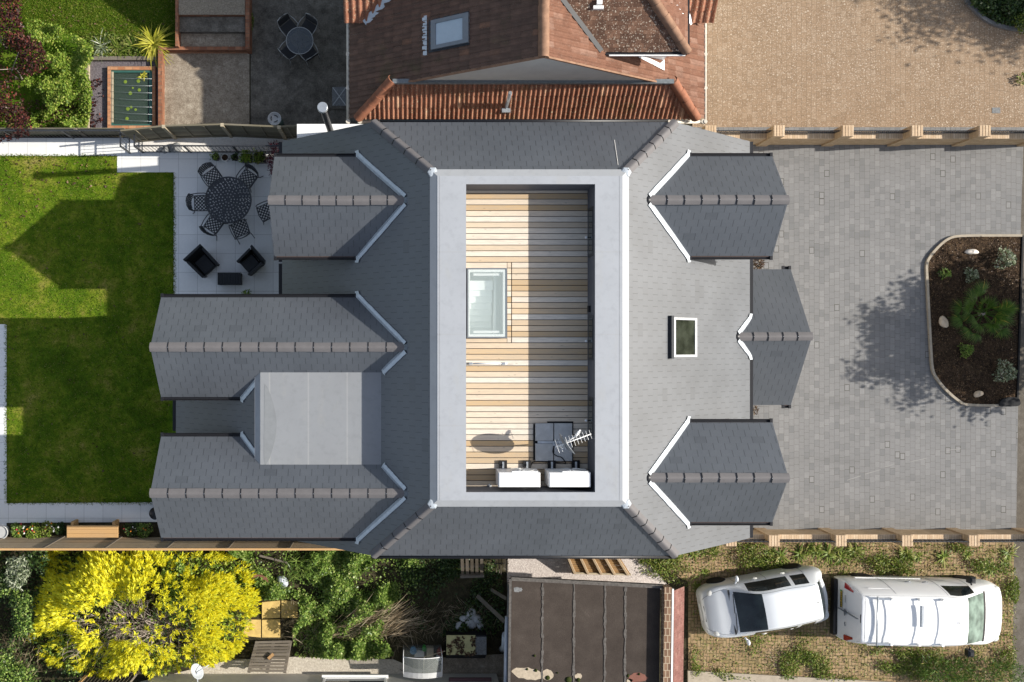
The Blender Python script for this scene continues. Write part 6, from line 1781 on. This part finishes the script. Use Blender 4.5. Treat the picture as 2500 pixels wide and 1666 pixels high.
# flower bed below the lawn
for i, (px, py, r, mat, lab) in enumerate(((45,1296,.22,'leaf_ivy','leafy plant with orange flowers at the left end of the flower bed'),(85,1300,.26,'leaf_lime','bushy light green plant left of the wooden bench'),(120,1290,.22,'leaf_weed','flowering plant with white blooms nearest the left end of the bench'),(148,1292,.16,'leaf_dark','dark low plant touching the left end of the bench'),(320,1293,.2,'leaf_dark','dark leafy plant right of the wooden bench'),(352,1295,.24,'leaf_ivy','dark green plant with small red flowers beside the black water butt'))):
    small_bush(lab, px, py, r, .3, 380, mat, .06, group='plants in the flower bed')
q = px_sample([(25,1280),(150,1280),(150,1308),(25,1308)], 26); o = leaf_mesh('flower_heads', px2w(q, nrng.uniform(.28,.36,26)), nrng.normal(size=(26,3))*[1,1,.2], .07, .06, 'petal'); o['kind']='stuff'
q = px_sample([(300,1282),(370,1282),(370,1308),(300,1308)], 10); o = leaf_mesh('flower_heads', px2w(q, nrng.uniform(.28,.34,10)), nrng.normal(size=(10,3))*[1,1,.2], .06, .05, 'petal'); o['kind']='stuff'
# boulders by the path, rocks in the bed
def rock(label, px, py, rx, ry, h, mat, ang=0, cat='rock', group=None, name='rock'):
    c = W(px, py, h*.5); V, Fc = [], []; n, m = 14, 8; ph = [rnd.uniform(0,6) for _ in range(6)]
    for i in range(m+1):
        p = math.pi*i/m
        for k in range(n):
            a = 2*math.pi*k/n; d = 1 + .10*math.sin(2*a+ph[0]+p) + .08*math.sin(3*a+ph[1]-2*p) + .05*math.sin(5*p+ph[2]+a)
            x, y = rx*d*math.sin(p)*math.cos(a), ry*d*math.sin(p)*math.sin(a)
            V.append((c.x+x*math.cos(ang)-y*math.sin(ang), c.y+x*math.sin(ang)+y*math.cos(ang), max(-.02, h*.45 + h*.55*math.cos(p)*d)))
    for i in range(m):
        for k in range(n): Fc.append((i*n+k,(i+1)*n+k,(i+1)*n+(k+1)%n,i*n+(k+1)%n))
    mb = MB(); mb.add(V, Fc, True); o = mb.build(name, M[mat], at=(c.x,c.y,0)); tag(o, label, cat, group); return o
rock('large speckled grey boulder on the white gravel behind the railing', 429, 361, .20, .15, .25, 'boulder', name='boulder', cat='boulder')
rock('smaller grey boulder left of the large one behind the railing', 404, 366, .13, .11, .18, 'boulder', name='boulder', cat='boulder')
rock('flat pale cream rock at the top of the planting bed', 2373, 615, .21, .085, .16, 'white_rock', -.1, group='rocks in the planting bed')
rock('rounded sandy rock at the left middle of the planting bed', 2304, 787, .14, .19, .2, 'pale_rock', .3, group='rocks in the planting bed')
rock('sandy rock at the bottom of the planting bed', 2389, 962, .145, .10, .18, 'pale_rock', .2, group='rocks in the planting bed')

# --- planting bed in the grey driveway ----------------------------
edge = smooth_edge([(2492,576),(2420,576),(2345,577),(2315,583),(2290,602),(2268,628),(2260,650),(2262,700),(2266,780),(2270,850),(2274,900),(2285,925),(2310,955),(2340,980),(2360,988),(2420,990),(2480,988)], 4)
mb = MB(); P = [W(x,y,.05) for x,y in edge] ; mb.face([p for p in P][::-1] if True else P); 
struct('planting_bed_soil', mb, M['soil'])
ke = thing('bed_edging', 'pale curved edging round the planting bed in the grey driveway', 'edging', W(2270,760,0))
mb = MB()
for a, b in zip(edge[:-1], edge[1:]):
    p, q_ = W(*a,0), W(*b,0); mb.beam((p.x,p.y,.03),(q_.x,q_.y,.03), .075, .10)
mb.build('kerb_stones', M['kerb'], ke)
mb = MB(); p, q_ = W(2494,576,0), W(2481,975,0); mb.beam((p.x,p.y,.03),(q_.x,q_.y,.03), .05, .1); mb.build('kerb_stones', M['rubber'], ke)
q = px_sample([(x,y) for x,y in edge], 5200); o = leaf_mesh('bark_chips', px2w(q, .055), nrng.normal(size=(len(q),3))*[1,1,.25]+[0,0,.1], nrng.uniform(.03,.075,len(q)), nrng.uniform(.015,.03,len(q)), 'leaf_fallen'); o['kind']='stuff'
pc = W(2405,765,.3)
pm = thing('fan_palm', 'bushy green fan palm in the planting bed', 'palm', (pc.x, pc.y, .05))
mb = MB()
for f in range(40):
    a = rnd.uniform(0,6.28); e = rnd.uniform(.05,1.25); l = rnd.uniform(.3,.8); dr = Vector((math.cos(a)*math.cos(e), math.sin(a)*math.cos(e), math.sin(e)))
    base = Vector((pc.x,pc.y,.18)); hub = base + dr*l
    mb.tube([base, hub], [.012,.007], 5, False)
    sd = Vector((-math.sin(a), math.cos(a), 0)); upv = sd.cross(dr)
    for k in range(15):
        t = R(-75+150*k/14); d2 = dr*math.cos(t) + sd*math.sin(t); L2 = rnd.uniform(.38,.52)*(1-.25*abs(t)); w2 = .013
        nn_ = upv
        pts = [hub, hub + d2*L2*.5 + nn_*.0, hub + d2*L2 - Vector((0,0,.07))]
        s2 = d2.cross(nn_).normalized()
        V = [pts[0]-s2*w2*.5, pts[0]+s2*w2*.5, pts[1]+s2*w2, pts[1]-s2*w2, pts[2]]
        mb.add(V, [(0,1,2,3),(3,2,4)])
mb.build('fronds', M['leaf_palm'], pm)
mb = MB(); mb.lathe((pc.x,pc.y,.05), [(.09,0),(.08,.12),(.05,.22)], 10); mb.build('trunk', M['bark'], pm)
for px, py, r, n_, mat, lab in ((2453,632,.30,420,'leaf_pale','white flecked shrub at the upper right of the planting bed'),(2453,908,.32,440,'leaf_pale','white flecked shrub at the lower right of the planting bed'),
        (2370,672,.20,240,'leaf_pale','small pale leaved plant above the fan palm'),(2308,668,.14,120,'leaf_ivy','small bright green plant at the left of the bed, above the rounded rock'),(2357,856,.20,260,'leaf_ivy','green leafy plant below the palm in the planting bed'),(2292,668,.07,40,'leaf_dark','tiny dark seedling at the far left of the planting bed')):
    small_bush(lab, px, py, r, .4 if r > .2 else .2, n_, mat, .065, group='young plants in the planting bed')
# corner bed, top right
ce = smooth_edge([(2352,-60),(2357,0),(2372,20),(2398,45),(2430,62),(2470,72),(2520,76)], 4)
mb = MB(); mb.face([W(x,y,.03) for x,y in ce + [(2900,76),(2900,-400),(2352,-400)]]); struct('corner_bed_soil', mb, M['earth'])
k2 = thing('bed_edging', 'curved kerb of the dark planted corner in the tan driveway', 'edging', W(2390,40,0))
mb = MB()
for a, b in zip(ce[:-1], ce[1:]): p, q_ = W(*a,0), W(*b,0); mb.beam((p.x,p.y,.04),(q_.x,q_.y,.04), .11, .10)
mb.build('kerb_stones', M['drive_grey'], k2)
ck = Lump(20, 77)
carpet('ground_cover', [(2366,-60),(2372,10),(2400,36),(2440,56),(2500,66),(2560,66),(2560,-60)], 5200, .08, lambda x,y: .1+.25*ck(x,y), 'leaf_dark')['kind'] = 'stuff'
small_bush('bright green shrub in the far top right corner', 2494, 55, .3, .4, 400, 'leaf_weed', .07, cat='shrub', name='corner_shrub')
small_bush('little green weed on the tan driveway at the right edge of the photo', 2492, 195, .16, .12, 110, 'leaf_weed', .06, name='weed_plant')

# --- weeds on the parking court -----------------------------------
wk = Lump(22, 61); wk2 = Lump(60, 62)
park = [(1560,1325),(2480,1328),(2480,1660),(1690,1660),(1690,1440),(1560,1400)]
def wkeep(x, y):
    k = np.clip((wk(x,y)-.45)*2.2, 0, 1)*(.25+.9*wk2(x,y))
    k = np.where(y < 1400, k*1.2+.10, np.where(y > 1590, k*1.0+.06, k*.3 + .05))
    k = np.where((x>2420)&(y>1380), k+.12, k)
    return np.clip(k, 0, 1)
o = carpet('weeds', park, 21000, .07, lambda x,y: .02+.10*wk(x,y), 'leaf_weed', wkeep, up=.5, aspect=.45); o['kind'] = 'stuff'
o = carpet('dry_weeds', park, 8000, .07, lambda x,y: .02+.05*wk(x,y), 'leaf_dry', lambda x,y: wkeep(x+30,y+9), up=.2, aspect=.2); o['kind'] = 'stuff'
big = [(1952,1352,.5),(1990,1345,.45),(2022,1350,.5),(2050,1358,.45),(1905,1358,.32),(1880,1350,.25),(1745,1348,.25),(1870,1368,.32),(2085,1345,.35),(2150,1365,.34),(2210,1352,.42),(2240,1358,.3),(2300,1362,.32),(2360,1358,.3),(2462,1350,.4),(2452,1372,.34),(2410,1385,.25),(1712,1345,.28),(1665,1345,.34),(1690,1352,.3),(1640,1365,.25),(1608,1372,.25),(1720,1400,.22),(1700,1428,.2)]
adj = ['broad', 'long', 'wide', 'tall', 'loose', 'small']
w0 = None
for i, (px, py, L) in enumerate(big):
    c = W(px,py,0)
    if i % 4 == 0 or w0 is None:
        w0 = strap_plant('weed_tuft', 'long leaved green weed growing along the buff brick wall above the parked vehicles', px, py, 34, .42, 'leaf_weed', .02, .05, (.1,.9), group='weeds along the brick wall'); base_L = .42
    else:
        d_ = dup(w0, (c.x,c.y,0), rnd.uniform(0,6.28)); d_.scale = (L/.42,)*3
for px, py, r, n_, lab in ((2482,1440,.36,700,'mossy green clump on the pavement edge beside the van'),):
    small_bush(lab, px-8, py, r, .14, n_, 'leaf_weed', .05, name='grass_clump', wide=.5)
for px, py, r, h, mat, lab in ((2300,1645,.55,.6,'leaf_palm','dark grassy shrub at the bottom edge below the van'),(2420,1652,.62,.6,'leaf_palm','dark grassy shrub in the bottom right corner')):
    small_bush(lab, px, py, r, h, 1500, mat, .16, cat='shrub', name='grassy_shrub', asp=.12, wide=1.5)
stalks('dead_twigs', [(2200,1600),(2480,1600),(2480,1660),(2230,1660)], 200, .35, 'leaf_dry', None, .6, (.0,.3), .010)

# --- trees outside the frame whose shade falls into it -------------
def tree(label, x, y, zc, r, rz, n, seed):
    t = thing('broadleaf_tree', label, 'tree', (x,y,0), group='trees beyond the right edge')
    g2 = np.random.default_rng(seed)
    mb = MB(); mb.tube([(x,y,0),(x+.05,y,zc*.4),(x,y+.06,zc*.75),(x,y,zc+rz*.4)], [.16,.12,.09,.03], 9)
    cl = []
    for i in range(64):
        d = unit(g2.normal(size=3)); rr = g2.uniform(.35,1.02)
        c = np.array([x,y,zc]) + d*[r,r,rz]*rr; cl.append(c)
        if i % 2 == 0:
            s = Vector((x,y,zc*.5 + .02*i)); e = Vector(c); mb.tube([s, s.lerp(e,.5)+Vector((0,0,.15)), e], [.05,.03,.01], 5, False)
    mb.build('trunk', M['bark'], t)
    ci = g2.integers(0, len(cl), n); C = np.array(cl)[ci]
    B = C + g2.normal(size=(n,3))*[.27,.27,.17]*(r/2.4)
    leaf_mesh('crown', B, g2.normal(size=(n,3)), g2.uniform(.10,.19,n), g2.uniform(.06,.12,n), 'leaf_ivy', t)
tree('small broadleaf tree beyond the right edge, shading the planting bed', 22.75, .6, 3.6, 2.2, 1.5, 15000, 3)
tree('broadleaf tree beyond the top right corner, shading the tan driveway', 27.2, 13.6, 5.6, 3.8, 2.0, 42000, 8)
# ================================================================ CLUTTER IN THE ROUGH GARDEN
def pallet(name, label, corners, n, lengthwise, mat='wood_old', t=.03, gap=.3, bearers=3, cat='pallet', bup=-.07, bmat=None):
    """corners: 4 world points, boards run from side 0-1 to side 3-2 (lengthwise) or along it."""
    a, b, c, d = [Vector(p) for p in corners]; ctr = (a+b+c+d)/4
    o = thing(name, label, cat, (ctr.x, ctr.y, min(p.z for p in (a,b,c,d))))
    up = (b-a).cross(d-a).normalized()
    if up.z < 0: up = -up
    mb = MB()
    for k in range(n):
        s0, s1 = (k+gap/2)/n, (k+1-gap/2)/n; j = rnd.uniform(-.004,.004)
        if lengthwise: q = [a.lerp(b,s0), a.lerp(b,s1), d.lerp(c,s1), d.lerp(c,s0)]
        else: q = [a.lerp(d,s0), b.lerp(c,s0), b.lerp(c,s1), a.lerp(d,s1)]
        mb.sheet([p + up*j for p in q], t*.6)
    mb.build('top_boards', M[mat], o)
    for k in range(bearers):
        s = .04 + .92*k/max(1,bearers-1)
        p, q_ = (a.lerp(d,s), b.lerp(c,s)) if lengthwise else (a.lerp(b,s), d.lerp(c,s))
        mb = MB(); mb.beam(p + up*bup, q_ + up*bup, .09 if bup < 0 else .06, .09, up); mb.build('bearer', M[bmat or mat], o)
    return o
p1 = pallet('pallet', 'grey wooden pallet propped over the cream gravel right of the golden bush', [W(624,1565,.15),W(712,1563,.15),W(698,1642,.62),W(603,1641,.62)], 10, False, gap=.22)
mb = MB(); c = W(662,1603,.45); mb.beam(W(655,1608,.46)+Vector((0,0,.03)), W(668,1596,.40)+Vector((0,0,.03)), .09, .03); tag(mb.build('plank', M['wood_orange'], at=c), 'short orange plank lying on the propped grey pallet', 'plank')
pallet('pallet', 'upright old pallet leaning on the house side in deep shade', [W(1122,1350,.1),W(1182,1350,.1),W(1182,1403,1.0),W(1124,1405,1.0)], 5, True, gap=.35)
tr_ = pallet('trellis', 'orange slatted timber panel leaning by the house above the garage', [W(1372,1336,.75),W(1497,1336,.75),W(1538,1401,.25),W(1397,1397,.25)], 13, False, 'wood_orange', gap=.2, bearers=5, cat='trellis', bup=.04, bmat='wood_fence')
mb = MB(); mb.beam(W(1397,1399,.26), W(1540,1403,.26), .05, .08); mb.build('front_edge', M['post_cream'], tr_)
pk = thing('picket_panel', 'pale thin picket panel standing beside the garage corner', 'picket panel', W(1222,1385,0))
for i, px in enumerate((1210,1217,1224,1229,1234,1239)):
    mb = MB(); mb.beam(W(px,1352,.05), W(px+rnd.uniform(-1,3),1398+rnd.uniform(-10,8),1.1), .06, .025, (1,0,0)); mb.build('picket', M['wood_old'], pk)
mb = MB(); mb.beam(W(1206,1376,.55), W(1242,1376,.55), .03, .06); mb.build('rail', M['wood_old'], pk)
# mustard slabs
for k, (pts, lab) in enumerate((([(640,1470),(684,1466),(684,1508),(640,1510)],'mustard paving slab nearest the golden bush, upper of the left pair'),([(687,1466),(728,1468),(726,1508),(687,1509)],'mustard paving slab right of the upper one, leafier edge'),
    ([(600,1512),(637,1513),(637,1556),(594,1552)],'mustard paving slab half under the golden bush'),([(640,1513),(684,1512),(684,1556),(640,1556)],'mustard paving slab just above the propped pallet'),([(757,1478),(780,1474),(780,1500),(764,1500)],'small patch of mustard slab among the ivy'))):
    mb = MB(); mb.prism([W(x,y).xy for x,y in pts], -.02, .03); c = W(*pts[0]); o = mb.build('paving_slab', M['mustard'], at=(c.x,c.y,0)); tag(o, lab, 'paving slab', 'mustard slabs in the rough garden')
mb = MB(); c = W(632,1412,.3); mb.prism([W(x,y,.3).xy for x,y in smooth_edge([(612,1403),(632,1404),(650,1412),(656,1428),(652,1428),(645,1420),(618,1416),(612,1403)],3)], .0, .3)
tag(mb.build('broken_pot', M['terracotta'], at=(c.x,c.y,0)), 'broken terracotta trough lying in the ivy by the golden bush', 'broken pot')
rock('pale crumpled sack lying in the ivy right of the broken trough', 690, 1421, .17, .2, .2, 'grey_pipe', .6, cat='sack', name='sack')
for (a, b, w, lab) in (((634,1357),(702,1374),.06,'pale splintered plank in the ivy below the slatted fence'),((1165,1455),(1232,1518),.12,'long dark plank leaning against the garage wall'),((1200,1440),(1236,1462),.10,'short dark plank above the long one beside the garage')):
    p, q_ = W(*a,.25), W(*b,1.0 if a[0] > 1000 else .3); mb = MB(); mb.beam(p, q_, w, .04); tag(mb.build('plank', M['wood_old'], at=p), lab, 'plank')
for k, (px, py, r) in enumerate(((1135,1510,.16),(1150,1500,.2),(1148,1520,.22),(1165,1512,.18),(1122,1526,.15),(1172,1528,.14))):
    rock('lump of pale rubble heaped in the dark ground above the cream cabinet', px, py, r, r*.75, .22, 'concrete_slab', k, cat='rubble', group='rubble heap', name='rubble')
# plastic greenhouse with its clutter
gh = thing('mini_greenhouse', 'small clear plastic greenhouse with a bowed roof standing on the gravel', 'greenhouse', W(1030,1600,0))
gp = [W(980,1575,0), W(1086,1575,0), W(1090,1650,0), W(978,1640,0)]
x0, x1 = W(985,1575,0).x, W(1076,1575,0).x; y1, y0 = W(980,1575,0).y, W(978,1612,0).y - .15
hz = 1.05
def arch(y, zt): return [(x0+(x1-x0)*k/8, y, zt + .16*math.sin(math.pi*k/8)) for k in range(9)]
mb = MB(); mb.tube(arch(y0,hz), .012, 6); mb.tube(arch(y1,hz+.1), .012, 6)
for x in (x0, x1):
    for y, z in ((y0,hz),(y1,hz+.1)): mb.tube([(x,y,0),(x,y,z)], .012, 6)
    mb.tube([(x,y0,hz),(x,y1,hz+.1)], .012, 6)
mb.build('frame', M['white_metal'], gh)
mb = MB(); A, Bq = arch(y0,hz), arch(y1,hz+.1)
for k in range(8): mb.face([A[k],A[k+1],Bq[k+1],Bq[k]], True)
mb.face([(x0,y1,0),(x1,y1,0)]+Bq[::-1]); mb.face([(x0,y0,0),(x0,y1,0),(x0,y1,hz+.1),(x0,y0,hz)]); mb.face([(x1,y0,0),(x1,y1,0),(x1,y1,hz+.1),(x1,y0,hz)])
mb.build('cover', M['film'], gh)
mb = MB(); mb.sheet([Vector(p)+Vector((0,.0,.02)) for p in A] + [Vector(p)+Vector((0,.14,.03)) for p in A[::-1]], .01) if False else None
for k in range(8): mb.face([Vector(A[k])+Vector((0,0,.015)),Vector(A[k+1])+Vector((0,0,.015)),Vector(A[k+1])+Vector((0,.16,.03)),Vector(A[k])+Vector((0,.16,.03))])
mb.build('rolled_flap', M['concrete_slab'], gh)
dpt = thing('cane_frame', 'thin bent cane frame leaning on the front of the plastic greenhouse', 'cane frame', W(1030,1640,0))
mb = MB(); mb.tube([W(1032,1657,.05), W(1036,1604,1.0), W(1087,1590,1.0)], .012, 5); mb.build('cane', M['post_cream'], dpt)
mb = MB(); mb.tube([W(976,1635,.02), W(1032,1658,.05)], .01, 5); mb.build('cane', M['wood_old'], dpt)
for nm, px, py, r, h, mt, lab in (('tub',1009,1590,.11,.3,'blue_plastic','blue plastic tub inside the plastic greenhouse'),('tub',1074,1593,.10,.32,'red_plastic','red plastic tub inside the plastic greenhouse'),('tub',1036,1586,.07,.34,'green_plastic','small green pot inside the plastic greenhouse'),('tub',1070,1608,.08,.25,'pot_white','white pot inside the plastic greenhouse')):
    c = W(px,py,h); mb = MB(); mb.lathe((c.x,c.y,0), [(r*.7,0),(r,h),(r*.85,h),(r*.8,h-.05)], 14); tag(mb.build(nm, M[mt], at=(c.x,c.y,0)), lab, 'tub')
mb = MB(); c = W(1024,1598,.25); mb.rbox(c.x-.15,c.x+.15,c.y-.1,c.y+.12,.02,.25,.02); tag(mb.build('seed_tray', M['concrete_slab'], at=(c.x,c.y,0)), 'grey seed tray inside the plastic greenhouse', 'tray')
mb = MB(); c = W(1050,1595,.25); mb.rbox(c.x-.11,c.x+.11,c.y-.16,c.y+.16,.02,.25,.02); tag(mb.build('cardboard_box', M['post_cream'], at=(c.x,c.y,0)), 'tan box between the tubs inside the plastic greenhouse', 'box')
cb = thing('rabbit_hutch', 'long low hutch with cream panel and dark mesh front under leaves', 'hutch', W(1140,1590,0))
x0,x1 = WX(1090,.6),WX(1188,.6); y1,y0 = WY(1552,.6),WY(1600,.6)
mb = MB(); mb.box(x0,x1,y0+.02,y1,0,.55); mb.build('body', M['rubber'], cb)
mb = MB(); mb.rbox(x0,x0+(x1-x0)*.72,y0,y1,.552,.58,.004); mb.build('roof_panel', M['cream_panel'], cb)
mb = MB(); mb.rbox(x0+(x1-x0)*.725,x1,y0,y1-.05,.55,.565,.004); mb.build('roof_panel', M['boulder'], cb)
mb = MB(); mb.sheet([(x0,y0,.55),(x1,y0,.55),(x1,y0-.28,.03),(x0,y0-.28,.03)], .02); mb.build('mesh_front', M['mesh_fabric'], cb)
q = px_sample([(1090,1562),(1160,1552),(1160,1600),(1100,1600)], 190, lambda x,y: np.clip(lump4(x*1.5,y*1.5)*2-.6,0,1)); leaf_mesh('leaf_litter', px2w(q,.60), nrng.normal(size=(190,3))*[1,1,.2], .08, .06, 'leaf_fallen')['kind'] = 'stuff'
pt = W(2,1300,.3); mb = MB(); mb.lathe((pt.x,pt.y,.008), [(.16,0),(.22,.3),(.23,.3),(.19,.302),(.18,.27)], 20); tag(mb.build('plant_pot', M['concrete_slab'], at=(pt.x,pt.y,.008)), 'grey round pot at the left end of the flower bed path', 'plant pot')
